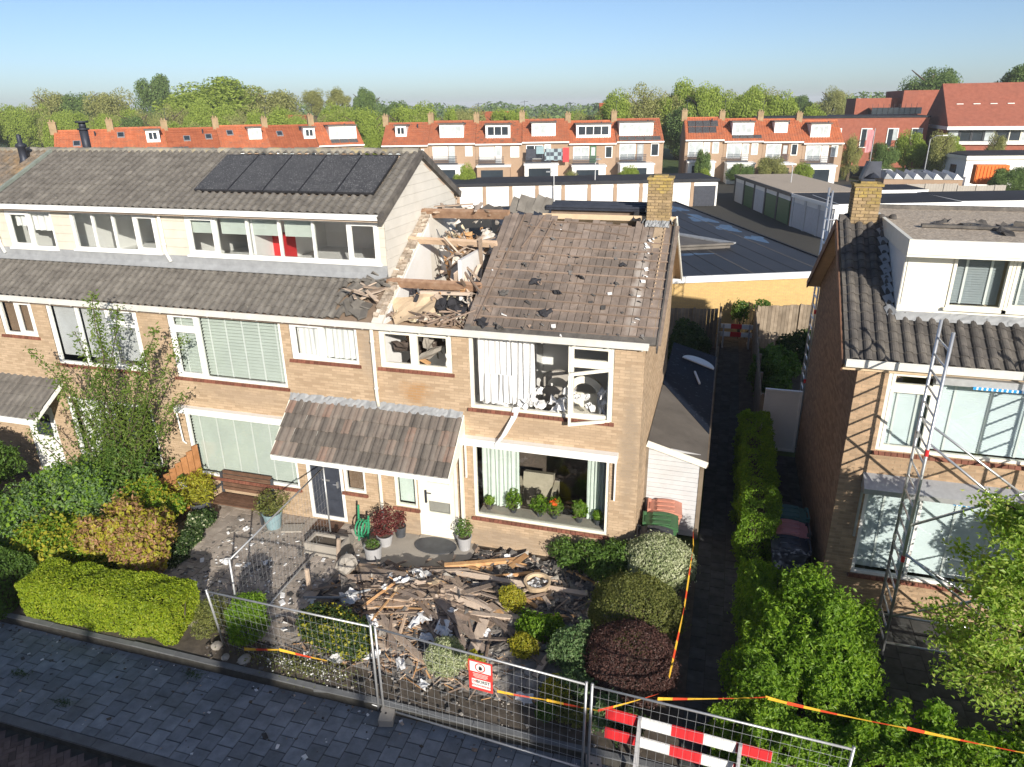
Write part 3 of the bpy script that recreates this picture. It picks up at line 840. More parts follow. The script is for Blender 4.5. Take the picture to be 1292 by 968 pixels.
def gutter(t, x0, x1, mat_='white', brackets=True):
    m = M(); m.box(x0, x1, -.20, -.065, 5.205, 5.225); m.box(x0, x1, -.215, -.20, 5.205, 5.345); m.box(x0, x1, -.065, -.05, 5.205, 5.30)
    m.box(x0, x1, -.222, -.200, 5.33, 5.352)
    part('gutter', m, K['gutter'], t)
    if brackets:
        m = M()
        n = int((x1 - x0) / .62)
        for i in range(n):
            x = x0 + (i + .5) * (x1 - x0) / n; m.box(x - .22, x + .20, -.045, -.004, 5.165, 5.200); m.box(x + .2, x + .235, -.16, -.004, 5.170, 5.204)
        part('soffit_bracket', m, K['gutter'], t)

def terrace(name, label, x0, x1, ops, singles=None, gable=False):
    t = thing(name, label, 'house', ((x0 + x1) / 2, 0, 0), 'terraced houses of the row with the raised grey roof')
    m = M(); wall_front(m, x0, x1, 0, 5.2, ops); part('front_wall', m, K['mortar'], t)
    bricks(t, 'y', 0, -1, brick_list(x0, x1, 0, 5.2, ops), K['brick'], singles)
    rooms(t, x0, x1, ('room', 'room'))
    m = M(); m.box(x0, x1, 5.36, 5.5, 0, 7.42); part('back_wall', m, K['brick'], t)
    # lower roof skirt
    m = M(); m.prism([(-.06, 5.22), (1.12, 5.22 + 1.18 * SL), (1.12, 5.22 + 1.18 * SL - .1), (-.06, 5.12)], 'x', x0, x1); part('roof_deck', m, K['wood'], t)
    # raised storey
    m = M(); m.prism([(EY - .05, EZ - .06), (RY, RZ - .045), (5.65, RZ - .045 - (5.65 - RY) * math.tan(UANG)), (5.65, RZ - .16 - (5.65 - RY) * math.tan(UANG)), (RY, RZ - .16), (EY - .05, EZ - .17)], 'x', x0, x1)
    part('raised_roof_deck', m, K['wood'], t)
    ridge_tiles(t, x0, x1, RY, RZ + .01, K['moss'])
    m = M(); m.box(x0, x1, EY - .13, EY - .03, EZ - .12, EZ + .0); m.box(x0, x1, EY - .03, 1.045, EZ - .125, EZ - .105); part('raised_gutter', m, K['white'], t)
    m = M(); m.prism([(.93, 6.0), (1.05, 6.12), (1.05, 6.31), (1.02, 6.31), (1.01, 6.13), (.92, 6.015)], 'x', x0, x1); part('flashing', m, K['zinc'], t)
    return t

def upper_front(t, x0, x1, ops, y=1.05):
    m = M(); wall_front(m, x0, x1, 5.95, EZ - .125, ops, y=y); part('raised_wall', m, K['clad_front'], t)
    n = 5; e = (EZ - .125 - 6.3) / n
    for k in range(n):
        zz = 6.3 + k * e
        segs = [(x0, x1)]
        for o in ops:
            ns = []
            for s in segs:
                if o[0] > s[0]: ns.append((s[0], min(s[1], o[0])))
                if o[1] < s[1]: ns.append((max(s[0], o[1]), s[1]))
            segs = ns
        for s in segs:
            if s[1] - s[0] > .05:
                m = M(); m.box(s[0] + .003, s[1] - .003, y - .014, y - .001, zz + .004, zz + e - .004); part('cladding_panel', m, K['clad_front'], t)
    m = M(); a, b = x0 + .1, x1 - .1; y1 = 4.4; za, zb = 6.0, 7.36
    m.quad((a, 1.2, za), (b, 1.2, za), (b, y1, za), (a, y1, za)); m.quad((a, 1.2, zb), (a, y1, zb), (b, y1, zb), (b, 1.2, zb))
    m.quad((a, 1.2, za), (a, y1, za), (a, y1, zb), (a, 1.2, zb)); m.quad((b, 1.2, za), (b, 1.2, zb), (b, y1, zb), (b, y1, za)); m.quad((a, y1, za), (b, y1, za), (b, y1, zb), (a, y1, zb))
    xm = (x0 + x1) / 2 - .6; m.box(xm, xm + .08, 1.21, y1 - .01, za + .003, zb - .003)
    part('attic_room', m, K['room_white'], t)

def downpipe(t, x, y, z0, z1, mat_='white', r=.04, kick=0):
    m = M(); pts = [(x, y, z1), (x, y, z0 + .25), (x + kick, y, z0)]; m.tube(pts, r, 10)
    for z in np.arange(z0 + .4, z1, 1.1): m.tube([(x, y, z), (x, y, z + .05)], r + .012, 10)
    part('downpipe', m, K[mat_], t, smooth=True)

# ----- house two: green blinds, solar panels
ops2 = [(-11.3, -8.2, 3.53, 5.18), (-7.97, -6.27, 4.28, 5.18), (-11.35, -8.25, .82, 2.60), (-8.02, -7.02, .06, 2.25), (-7.0, -6.42, .95, 2.2)]
h2 = terrace('terraced_house', 'tan brick terraced house with solar panels on its raised roof, joined to the wrecked house', -11.88, -5.92, ops2, singles=(-6.6, 3.8))
w = window(h2, *ops2[0], [(.265, 'fan', .25), (1, 'fix')]); blind(w, -10.5, -8.22, 3.58, 5.13, tapes=5); blind(w, -11.25, -10.52, 3.6, 5.1, tapes=2)
w = window(h2, *ops2[1], [(.48, 'cas'), (1, 'fix')]); curtain(w, -7.9, -6.33, 4.33, 5.14, .17, 'curtain', 11, .03)
w = window(h2, *ops2[2], [(1, 'fix')]); blind(w, -11.33, -8.27, .86, 2.56, tapes=6)
m = M(); m.box(-11.5, -8.15, -.16, -.002, 2.60, 2.76); m.tube([(-11.49, -.1, 2.6), (-11.44, -.12, 1.8), (-11.42, -.05, 1.7)], .02, 6); part('awning_box', m, K['white'], h2)
dm = M(); frame_ring(dm, -8.02, -7.02, .06, 2.25, .09, .01, .1); d = part('door', dm, K['white'], h2)
dm = M(); dm.box(-7.93, -7.11, .04, .08, .15, 2.16)
for z in (.3, .75, 1.2): dm.box(-7.82, -7.22, .03, .045, z, z + .32)
part('door_leaf', dm, K['dark_door'], d)
dm = M(); dm.box(-7.78, -7.26, .028, .038, 1.72, 2.02); part('door_pane', dm, K['dark_glass'], d)
dm = M(); dm.tube([(-7.2, .0, 1.08), (-7.32, .0, 1.08)], .014, 6); dm.box(-7.22, -7.18, -.01, .04, 1.0, 1.16); dm.box(-7.62, -7.42, .02, .034, 1.14, 1.18); part('handle', dm, K['alu'], d)
w = window(h2, *ops2[4], [(1, 'fix')], w=.06); m = M(); m.box(-6.92, -6.5, .13, .15, 1.0, 2.1); part('roller_blind', m, K['brick_brown'], w)
uo = [(-11.2, -6.07, 6.33, 7.30)]
upper_front(h2, -11.88, -5.92, uo)
fr = [.162, .335, .503, .676, .85, 1]
w = window(h2, *uo[0], [(fr[0], 'cas'), (fr[1], 'fix'), (fr[2], 'fix'), (fr[3], 'fix'), (fr[4], 'fix'), (fr[5], 'cas')], y=1.03, sill='white')
for i, (a, b) in enumerate(((0, fr[0]), (fr[0], fr[1]), (fr[1], fr[2]), (fr[2], fr[3]))):
    m = M(); W_ = 5.13; m.box(-11.2 + W_ * a + .06, -11.2 + W_ * b - .06, 1.2, 1.206, 6.85, 7.25); part('roller_blind', m, K['blind'], w)
gutter(h2, -11.88, -5.92); downpipe(h2, -5.86, -.09, 3.36, 5.22, 'cream', kick=.02)
downpipe(h2, -11.88, .98, 6.15, 7.4, 'white', .04, .12)
tile_field(h2, -11.9, -6.0, -.07, 5.30, ANG, 6, .205, .225, K['tile'], .042, skip=lambda i, k, x, y, nx: (True if (x > -6.55 + .05 * k and random.random() < .75) else (.35 if x > -6.95 else None)))
sol = (-11.05, -6.28)
tile_field(h2, -11.9, -5.9, EY - .08, EZ - .02, UANG, 12, .205, .225, K['tile'], .042, skip=lambda i, k, x, y, nx: True if (sol[0] + .1 < x < sol[1] - .1 and 3 <= k <= 10) else None, limit=300)
# verge boards and the clad gable that the blast laid open
def ugz(y): return (EZ - .1 + (y - EY) * math.tan(UANG)) if y < RY else (RZ - .1 - (y - RY) * math.tan(UANG))
n = 12; zb = 5.6
for k in range(15):
    za, zc = zb + k * .21, zb + (k + 1) * .21 - .005
    def yr(z):
        lo = max(1.05, z / SL - 5.33 / SL) if False else 1.05
        hi = 5.45
        if z > EZ - .1:
            dlt = (z - EZ + .1) / math.tan(UANG); lo = max(lo, EY + dlt); hi = min(hi, 2 * RY - EY - dlt)
        return lo, hi
    a0, b0 = yr(za); a1, b1 = yr(zc)
    if b0 - a0 < .1: break
    if b1 - a1 < .02: a1 = b1 = RY
    m = M(); m.prism([(a0, za), (b0, za), (b1, zc), (a1, zc)], 'x', -5.945, -5.92 + random.uniform(-.002, .002)); part('cladding_board', m, K['clad'], h2)
m = M(); m.prism([(1.06, 5.6), (5.44, 5.6), (5.44, EZ - .2), (RY, RZ - .2), (1.06, EZ - .12)], 'x', -5.99, -5.946); part('gable_backing', m, K['clad'], h2)
for (ya, za, yb, zb2) in ((EY - .1, EZ - .1, RY, RZ), (5.65, RZ - 2.5 * math.tan(UANG), RY, RZ)):
    m = M(); m.bar((-5.87, ya, za - .02), (-5.87, yb, zb2 - .02), .12, .16); part('verge_board', m, K['tile_dark'], h2)
for i in range(5):      # five panels side by side, each a part
    a = sol[0] + i * (sol[1] - sol[0]) / 5; b = a + (sol[1] - sol[0]) / 5 - .015
    sy0, sy1 = 1.42, 2.86; n_ = Vector((0, -math.sin(UANG), math.cos(UANG)))
    def up_(y, h): p = Vector((0, y, EZ + (y - EY) * math.tan(UANG))) + n_ * h; return p.y, p.z
    m = M(); P0, P1, P2, P3 = up_(sy0, .07), up_(sy1, .07), up_(sy1, .115), up_(sy0, .115); m.prism([P0, P1, P2, P3], 'x', a, b)
    p_ = part('solar_panel', m, K['solar_frame'], h2)
    m = M(); Q0, Q1, Q2, Q3 = up_(sy0 + .02, .1), up_(sy1 - .02, .1), up_(sy1 - .02, .118), up_(sy0 + .02, .118); m.prism([Q0, Q1, Q2, Q3], 'x', a + .018, b - .018); part('cells', m, K['solar'], p_)

# ----- house one
ops1 = [(-16.62, -15.48, 4.22, 5.18), (-15.0, -12.2, 3.55, 5.18), (-15.1, -12.35, .85, 2.60), (-16.72, -15.72, .06, 2.2)]
h1 = terrace('terraced_house', 'tan brick terraced house behind the tall shrub, with pale blue blinds upstairs', -17.2, -11.88, ops1)
w = window(h1, *ops1[0], [(.5, 'fix'), (1, 'cas')]); m = M(); m.box(-16.55, -15.55, .16, .17, 4.28, 5.1); part('roller_blind', m, K['brick_brown'], w)
w = window(h1, *ops1[1], [(.33, 'fix'), (.66, 'fix'), (1, 'fan', .25)])
for a in (-14.93, -14.05, -13.15):
    m = M(); m.box(a, a + .83, .16, .168, 3.75, 5.1); part('roller_blind', m, K['white_metal'], w)
w = window(h1, *ops1[2], [(.7, 'fix'), (1, 'fix')]); curtain(w, -15.0, -13.8, .9, 2.5, .2, 'curtain', 8)
dm = M(); frame_ring(dm, -16.72, -15.72, .06, 2.2, .09, .01, .1); d = part('door', dm, K['white'], h1)
dm = M(); dm.box(-16.63, -15.81, .04, .08, .15, 2.11); part('door_leaf', dm, K['white'], d)
dm = M(); dm.box(-16.5, -15.95, .03, .05, 1.3, 1.95); part('door_pane', dm, K['dark_glass'], d)
uo = [(-16.85, -15.3, 6.30, 7.28), (-14.7, -12.05, 6.33, 7.30)]
upper_front(h1, -17.2, -11.88, uo)
w = window(h1, *uo[0], [(.5, 'cas'), (1, 'fix')], y=1.03, sill='white'); curtain(w, -16.1, -15.4, 6.75, 7.2, 1.2, 'curtain', 3); curtain(w, -16.75, -16.2, 6.85, 7.2, 1.2, 'curtain', 3)
w = window(h1, *uo[1], [(.26, 'fix'), (.5, 'fix'), (.745, 'fix'), (1, 'cas')], y=1.03, sill='white')
gutter(h1, -17.2, -11.88)
downpipe(h1, -17.2, .98, 6.15, 7.4, 'white', .04, .1)
tile_field(h1, -17.2, -11.9, -.07, 5.30, ANG, 6, .205, .225, K['tile'], .042)
tile_field(h1, -17.2, -11.9, EY - .08, EZ - .02, UANG, 12, .205, .225, K['tile'], .042)
m = M(); m.prism([(-.0, 2.98), (-1.0, 2.32), (-1.0, 2.24), (0, 2.88)], 'x', -19.0, -15.1); m.box(-19.0, -15.1, -1.06, -1.002, 2.2, 2.36)
cp = part('porch_roof', m, K['white'], h1)
tile_field(h1, -19.0, -15.1, -1.05, 2.36, math.atan(.66), 4, .215, .33, K['tile'], .02)
m = M(); m.bar((-17.02, EY - .1, EZ + .06), (-17.02, RY, RZ + .08), .1, .07); part('verge_trim', m, mat('grey_green_trim', two((.22, .25, .22))), h1)
m = M(); m.tube([(-16.05, 3.35, 8.3), (-16.05, 3.35, 9.15)], .11, 14); m.tube([(-16.05, 3.35, 9.15), (-16.05, 3.35, 9.2)], .15, 14); m.tube([(-16.05, 3.35, 9.2), (-16.05, 3.35, 9.34)], .09, 12); m.tube([(-16.05, 3.35, 9.34), (-16.05, 3.35, 9.38)], .17, 14); part('flue', m, K['steel_dark'], h1, smooth=True)
# ----- house nought, only its end is in view
ops0 = [(-18.7, -17.6, 4.22, 5.18), (-22.4, -19.8, 3.55, 5.18), (-22.4, -19.6, .85, 2.6)]
h0 = terrace('terraced_house', 'terraced house at the far left edge, its raised roof spotted with orange lichen', -22.6, -17.2, ops0)
window(h0, *ops0[0], [(.5, 'cas'), (1, 'fix')]); w = window(h0, *ops0[1], [(.33, 'fix'), (1, 'fix')]); curtain(w, -22.3, -19.9, 3.6, 5.1, .2, 'curtain', 12); window(h0, *ops0[2], [(1, 'fix')])
upper_front(h0, -22.6, -17.2, [(-21.6, -18.2, 6.3, 7.28)]); window(h0, -21.6, -18.2, 6.3, 7.28, [(.25, 'cas'), (.5, 'fix'), (.75, 'fix'), (1, 'cas')], y=1.03, sill='white')
tile_field(h0, -22.6, -17.2, -.07, 5.30, ANG, 6, .205, .225, K['tile'], .042, limit=0)
K['tile_lichen'] = mat('lichened_tile', [(.25, (.1, .09, .075)), (.55, (.2, .17, .14)), (.8, (.32, .25, .16))], 4, .9, .5, 45, rnd=.2, stain=(.36, .22, .09), stain_scale=1.5, stain_amt=.6)
tile_field(h0, -20.0, -17.2, EY - .08, EZ - .02, UANG, 12, .205, .225, K['tile_lichen'], .042)
m = M(); m.lathe([(.16, 0), (.1, .12), (.1, .42), (.14, .44), (.14, .5), (.06, .56), (.06, .72), (.03, .78)], (-17.55, 2.6, 8.3), 14); part('roof_vent', m, K['steel_dark'], h0, smooth=True)

# ----- house three: the wrecked one
opsD = [(-5.74, -4.05, 4.28, 5.18), (-3.66, -.59, 3.53, 5.18), (-3.66, -.60, .80, 2.65), (-5.66, -5.08, .75, 2.15), (-5.06, -4.06, .06, 2.25)]
h3 = thing('wrecked_house', 'tan brick end house with its roof half blown open and bare roof boards', 'house', (-2.96, 0, 0))
m = M(); wall_front(m, -5.92, 0, 0, 5.2, opsD); part('front_wall', m, K['mortar'], h3)
bricks(h3, 'y', 0, -1, brick_list(-5.92, 0, 0, 5.2, opsD), K['brick'], (-.3, 2.9))
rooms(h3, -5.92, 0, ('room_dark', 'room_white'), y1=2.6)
def gclip(z):
    return (0.0, 6.6) if z < 5.3 else (max(0, (z - 5.25) / SL), min(6.6, 6.6 - (z - 5.25) / SL))
m = M(); m.prism([(.001, 0), (6.6, 0), (6.6, 5.2), (3.3, 7.2), (.001, 5.2)], 'x', -.24, -.001); part('gable_wall', m, K['mortar'], h3)
o = bricks(h3, 'x', 0, 1, brick_list(0, 6.6, 0, 7.15, [], gclip), K['brick'])
m = M(); m.box(-5.9, -.26, 6.4, 6.6, 0, 5.2); part('back_wall', m, K['brick'], h3)
# party wall: plastered face in the hole, raw sloping top
pw = [(.05, 5.2), (.05, 5.30), (3.3, zroof(3.25)), (5.3, 6.1), (5.3, 5.2)]
m = M(); m.prism([(a, b - .0) for a, b in pw], 'x', -5.91, -5.66); part('party_wall', m, K['clad'], h3)
m = M(); m.prism([(.12, 5.2), (.12, 5.25), (2.9, zroof(2.75)), (2.9, 5.2)], 'x', -5.659, -5.645); part('plaster', m, K['plaster'], h3)
K['rawbrick'] = mat('raw_wall_top', [(.3, (.26, .2, .15)), (.7, (.5, .43, .35))], 9, .95, .6, 25, rnd=.25)
for k in range(33):
    y = .15 + k * .095
    for x in (-5.84, -5.72):
        if random.random() < .12: continue
        m = M(); m.obox((x, y, zroof(y) + .0 + random.uniform(-.02, .03)), (.11, .085, .06), (ANG + random.uniform(-.15, .15), random.uniform(-.1, .1), random.uniform(-.2, .2))); part('brick', m, K['rawbrick'], h3)
# attic floor, inner walls of the hole
m = M(); m.box(-5.64, -.3, .12, 6.3, 5.16, 5.22); part('attic_floor', m, K['wood'], h3)
m = M(); m.box(-5.64, -3.9, 3.5, 3.58, 5.23, 6.35); m.box(-4.25, -4.17, 1.1, 3.45, 5.23, 6.5); part('attic_partition', m, K['plaster'], h3)
# purlins over the hole
for (a, b, c, sz, mm) in (((-5.95, 3.16, 7.18), (-3.7, 3.18, 7.2), 0, (.10, .21), 'beam'), ((-6.0, 2.28, 6.68), (-3.7, 2.25, 6.66), 0, (.09, .14), 'wood'), ((-5.98, 1.05, 5.93), (-3.7, 1.07, 5.94), 0, (.10, .20), 'beam')):
    m = M(); m.bar(a, b, sz[0], sz[1], (0, -.5, .86), end=.04); part('purlin', m, K[mm], h3)
m = M(); m.bar((-5.1, .92, 5.78), (-3.9, .98, 5.80), .08, .07); part('broken_lath', m, K['wood'], h3)
# boards of the remaining slope
n_ = Vector((0, -math.sin(ANG), math.cos(ANG)))
def RPt(x, y, h=0):
    p = Vector((x, y, zroof(y) - .06 - max(0, (x + 3.7)) * .03 * min(1, y / 3.3))) + n_ * h
    return p
x = -3.78; i = 0
while x < .2:
    w_ = random.uniform(.15, .185); ytop = 3.34 - (random.uniform(.0, .12) if x < -2.6 else random.uniform(.1, .3)); cut = random.uniform(1.2, 2.4)
    for (ya, yb) in ((-.02 + random.uniform(-.03, .03), cut), (cut + .012, ytop)):
        m = M(); h_ = random.uniform(0, .012); m.bar(RPt(x + w_ / 2, ya, h_), RPt(x + w_ / 2, yb, h_ + random.uniform(-.006, .006)), w_ - .012, .022, n_); part('roof_board', m, K['deck'], h3)
    x += w_; i += 1
for k in range(13):
    y = .12 + k * .245
    if y > 3.2: break
    a = -3.72 + random.uniform(-.05, .1); b = .2
    if k in (9, 10): a = -2.9 + random.uniform(-.2, .2)
    if k == 11: a = -3.2; b = -.75
    if k == 12: a = -2.9; b = -.75
    tilt = .06 if k == 11 else random.uniform(-.012, .012)
    segs = [(a, b)] if random.random() < .45 else [(a, (a + b) / 2 + random.uniform(-.7, .7)), None]
    if segs[-1] is None: segs[-1] = (segs[0][1] + .02, b)
    for (c, d) in segs:
        m = M(); dy = random.uniform(-.02, .02); m.bar(RPt(c, y + tilt, .03), RPt(d, y - tilt + dy, .03), .03, .024, n_); part('batten', m, K['batten'], h3)
m = M()
for (a, b) in (((-3.55, .1), (-3.3, 3.2)), ((-2.75, 1.9), (-2.55, 3.1)), ((-3.1, 2.2), (-2.8, 3.2))):
    m.bar(RPt(a[0], a[1], .05), RPt(b[0], b[1], .05), .035, .03, n_)
part('loose_batten', m, K['batten'], h3)
m = M()
for k in range(120):
    if k < 16: x, y = -.28 + random.gauss(0, .05), random.uniform(.2, 2.7)
    else: x, y = random.uniform(-3.6, .1), random.uniform(.0, 3.0) ** 1.0
    p = RPt(x, y, .04); s = random.uniform(.03, .1); m.obox(p, (s, s * random.uniform(.5, 1.4), .012), (ANG + random.uniform(-.2, .2), random.uniform(-.2, .2), random.uniform(0, 3)), 0 if k < 22 else random.choice((1, 1, 1, 2)))
part('mortar_flakes', m, [K['plaster'], K['shard'], K['batten']], h3, kind='stuff')
for (x, y, s) in ((-2.55, 1.3, .17), (-2.1, .55, .2), (-2.0, 1.05, .15), (-3.15, .95, .14), (-1.6, 1.5, .12), (-2.9, 1.75, .12), (-.75, 1.9, .1), (-3.35, .2, .25), (-3.0, .12, .2)):
    m = M(); m.sheet(RPt(x, y, .05), s * 1.5, s, (ANG, 0, random.uniform(0, 3)), .09, 5); part('torn_felt', m, K['fabric_dark'] if random.random() < .6 else K['shard'], h3)
m = M(); m.bar(RPt(-3.75, .05, .02), RPt(.2, .05, .02), .20, .04, n_); part('eave_felt', m, K['tile_dark'], h3)
m = M(); m.bar((.23, -.1, zroof(-.1) - .09), (.2, 3.3, zroof(3.3) - .16), .03, .15, n_); part('verge_board', m, K['tile_dark'], h3)
# rear slope with its overhang, seen past the ridge
m = M(); m.prism([(3.3, 7.24), (6.85, 5.11), (6.85, 5.01), (3.3, 7.12)], 'x', -2.9, .2); part('rear_slope', m, K['card'], h3)
tile_field(h3, -2.9, .2, 6.9, 5.15, ANG, 17, .21, .23, K['tile_dark'], .02, face=-1, limit=60)
m = M(); m.bar((.23, 6.9, 5.03), (.21, 3.35, 7.17), .03, .16, n_); part('rear_verge_board', m, K['cream'], h3)
m = M(); m.box(-2.75, -.62, 3.55, 4.3, 6.0, 7.30); part('rear_dormer', m, K['wood'], h3)
m = M(); m.box(-2.85, -.52, 3.42, 4.45, 7.31, 7.36)
for k in range(4): m.tube([(-2.85, 3.46 + k * .3, 7.37), (-.52, 3.46 + k * .3, 7.37)], .05, 6)
part('dormer_roof', m, K['steel_dark'], h3)
m = M(); m.sheet((-.62, 3.35, 7.22), .3, .35, (.7, .2, .1), .12, 5); m.sheet((-.55, 3.3, 7.05), .2, .4, (.9, .1, .4), .1, 5); part('torn_flashing', m, K['bitumen'], h3)
gutter(h3, -5.92, .08, 'cream')
def chimney(t, x0, x1, y0, y1, z0, z1, bm, base_h=.22):
    m = M(); m.box(x0 + .01, x1 - .01, y0 + .01, y1 - .01, z0, z1); c = part('chimney', m, K['mortar'], t); z = z0 + base_h; k = 0
    def face(a0, a1, plane, pos):
        out = []; nn = 3 if plane == 'y' else 3; s = (a1 - a0) / nn; off = (k % 2) * s / 2
        u = a0 - off
        while u < a1 - .01:
            a, b = max(a0, u), min(a1, u + s - .01)
            if b - a > .03: out.append((a, b))
            u += s
        return out
    while z < z1 - .02:
        for (a0, a1, pl, pos) in ((x0, x1, 'y', y0), (x0, x1, 'y', y1), (y0, y1, 'x', x0), (y0, y1, 'x', x1)):
            for (a, b) in face(a0, a1, pl, pos):
                m = M(); j = random.uniform(-.004, .004)
                if pl == 'y': m.box(a, b, pos - .012 + j, pos + .012 + j, z, z + .054)
                else: m.box(pos - .012 + j, pos + .012 + j, a + .013, b - .013, z, z + .054)
                part('brick', m, K[bm + '_moss'] if z > z1 - .26 + random.uniform(-.16, .16) and pl == 'y' else K[bm], c)
        z += .066; k += 1
    m = M(); m.box(x0 - .03, x1 + .03, y0 - .03, y1 + .03, z1, z1 + .05); m.box(x0 + .1, x1 - .1, y0 + .08, y1 - .08, z1 + .05, z1 + .09); part('cap', m, K['brick_brown_moss'], c)
    m = M()
    for k2 in range(8): m.sheet((x0 + (k2 + .5) / 8 * (x1 - x0), y0 - .06, z0 + .16), .1, .16, (.9, 0, 0), .05, 4)
    for yy in (0, 1):
        m.sheet((x0 - .05 if yy == 0 else x1 + .05, (y0 + y1) / 2, z0 + .2), .14, .5, (0, -.8 if yy == 0 else .8, 0), .05, 4)
    part('flashing', m, K['zinc'], c)
    return c
for b_ in ('brick', 'brick_brown'):
    K[b_ + '_moss'] = mat('mossy_' + b_, [(.3, (.24, .18, .10)), (.55, (.34, .25, .09)), (.8, (.46, .33, .07))], 14, .95, .4, 40, rnd=.2)
K['chimney_brick'] = mat('chimney_brick', two((.29, .21, .12), .2), 7, .9, .4, 50, rnd=.25, stain=(.40, .29, .08), stain_scale=3, stain_amt=.3); K['chimney_brick_moss'] = K['brick_moss']
chimney(h3, -.44, .06, 3.12, 3.62, 6.95, 8.05, 'chimney_brick')
# windows of the wrecked house
w = window(h3, *opsD[0], [(.48, 'cas'), (1, 'cas')], fr='cream', nopane=(0, 1))
w = window(h3, *opsD[1], [(.705, 'fix'), (1, 'fan', .26)], fr='cream', nopane=(0, 2))
curtain(w, -3.56, -2.3, 3.62, 5.1, .22, 'curtain', 10, .05)
for (a, b) in ((-2.95, 3.75), (-3.25, 3.7)): curtain(w, a - .1, a + .2, b - .08, 4.3, .15, 'curtain', 2, .04)
sm = M(); th = -.62
def cas(u, z, d=0): return (-.66 + math.cos(PI + th * .45) * u * -1 * -1, -.0 + -math.sin(.42) * u + d, z)
hx = -.66; L_ = .80; ca_, sa_ = math.cos(.30), math.sin(.30)
def pc(u, z): return Vector((hx - u * ca_, -.02 - u * sa_, z))
for (p, q) in ((pc(0, 3.56), pc(L_, 3.50)), (pc(0, 4.68), pc(L_, 4.60)), (pc(0, 3.53), pc(0, 4.71)), (pc(L_, 3.47), pc(L_, 4.63))): sm.bar(p, q, .05, .06, (0, 1, 0) if abs(p.z - q.z) > .5 else (0, 0, 1))
part('open_sash', sm, K['cream'], w)
w = window(h3, *opsD[2], [(1, 'fix')], fr='cream'); curtain(w, -3.57, -2.68, .9, 2.58, .42, 'curtain_green', 9, .05); curtain(w, -1.12, -.72, .9, 2.58, .42, 'curtain_green', 5, .04)
m = M(); m.box(-3.6, -.66, .125, .5, .80, .86); part('inner_sill', m, K['concrete'], w)
w = window(h3, *opsD[3], [(1, 'fix')], fr='cream', gl='glass_green'); m = M(); m.box(-5.62, -5.12, .2, .21, .8, 2.1); part('roller_blind', m, K['curtain_green'], w)
dm = M(); frame_ring(dm, -5.06, -4.06, .06, 2.25, .09, .01, .1); d = part('door', dm, K['cream'], h3)
dm = M(); dm.box(-4.97, -4.15, .04, .085, .15, .70); dm.box(-4.97, -4.15, .04, .085, 1.0, 1.5); dm.box(-4.97, -4.83, .04, .085, .7, 1.0); dm.box(-4.29, -4.15, .04, .085, .7, 1.0); dm.box(-4.97, -4.83, .04, .085, 1.5, 2.16); dm.box(-4.29, -4.15, .04, .085, 1.5, 2.16); dm.box(-4.83, -4.29, .04, .085, 2.05, 2.16); part('door_leaf', dm, K['cream'], d)
for (a, b) in ((.7, 1.0), (1.5, 2.05)):
    dm = M(); dm.box(-4.83, -4.29, .055, .065, a, b); part('door_pane', dm, K['glass_green'], d)
    dm = M(); dm.box(-4.83, -4.29, .1, .105, a, b); part('door_net', dm, K['room'], d)
dm = M(); dm.tube([(-4.88, .0, 1.22), (-4.74, .0, 1.22)], .012, 6); dm.box(-4.9, -4.86, .0, .04, .95, 1.28); part('handle', dm, K['steel_dark'], d)
m = M(); m.box(-5.06, -4.06, -.12, .0, .0, .058); part('threshold', m, K['concrete'], h3)
m = M(); m.box(-3.86, -.42, -.19, -.004, 2.72, 2.86); m.box(-3.86, -.42, -.2, -.19, 2.70, 2.80); a_ = part('awning_box', m, K['white'], h3)
for (x, z) in ((-3.80, 1.83), (-.46, 1.75)):
    m = M(); m.box(x - .016, x + .016, -.10, -.06, z, 2.72); part('awning_arm', m, K['white'], a_)
# lean-to porch roof shared by the two doors
pr = thing('porch_roof', 'tiled lean-to porch roof over the two front doors, strewn with splinters', 'porch roof', (-6.0, 0, 2.3))
PA = math.atan(.97); px0, px1 = -8.15, -3.85
m = M(); m.prism([(0, 3.22), (-1.0, 2.26), (-1.0, 2.16), (0, 3.1)], 'x', px0, px1); part('roof_deck', m, K['white'], pr)
m = M(); m.box(px0 - .02, px1 + .02, -1.06, -1.002, 2.19, 2.30); part('fascia', m, K['white'], pr)
for xx in (px0 - .028, px1 + .003):
    m = M(); m.prism([(-.004, 3.33), (-1.04, 2.33), (-1.04, 2.19), (-.004, 2.75)], 'x', xx, xx + .025); part('cheek', m, K['cream'], pr)
tile_field(pr, px0, px1, -1.06, 2.30, PA, 4, .2, .345, K['tile_red'], .028, jit=.012, lift=.045)
m = M(); nn = 21
for i in range(nn):
    a = px0 + (i + .5) * (px1 - px0) / nn; m.sheet((a, -.05, 3.36), .22, .2, (.95, 0, 0), .03, 4)
part('flashing', m, K['zinc'], pr)
m = M(); m.tube([(-5.98, -.1, .05), (-5.98, -.1, 2.3)], .04, 10); m.box(-3.95, -3.89, -.12, -.02, .05, 2.6); part('post', m, K['cream'], pr)
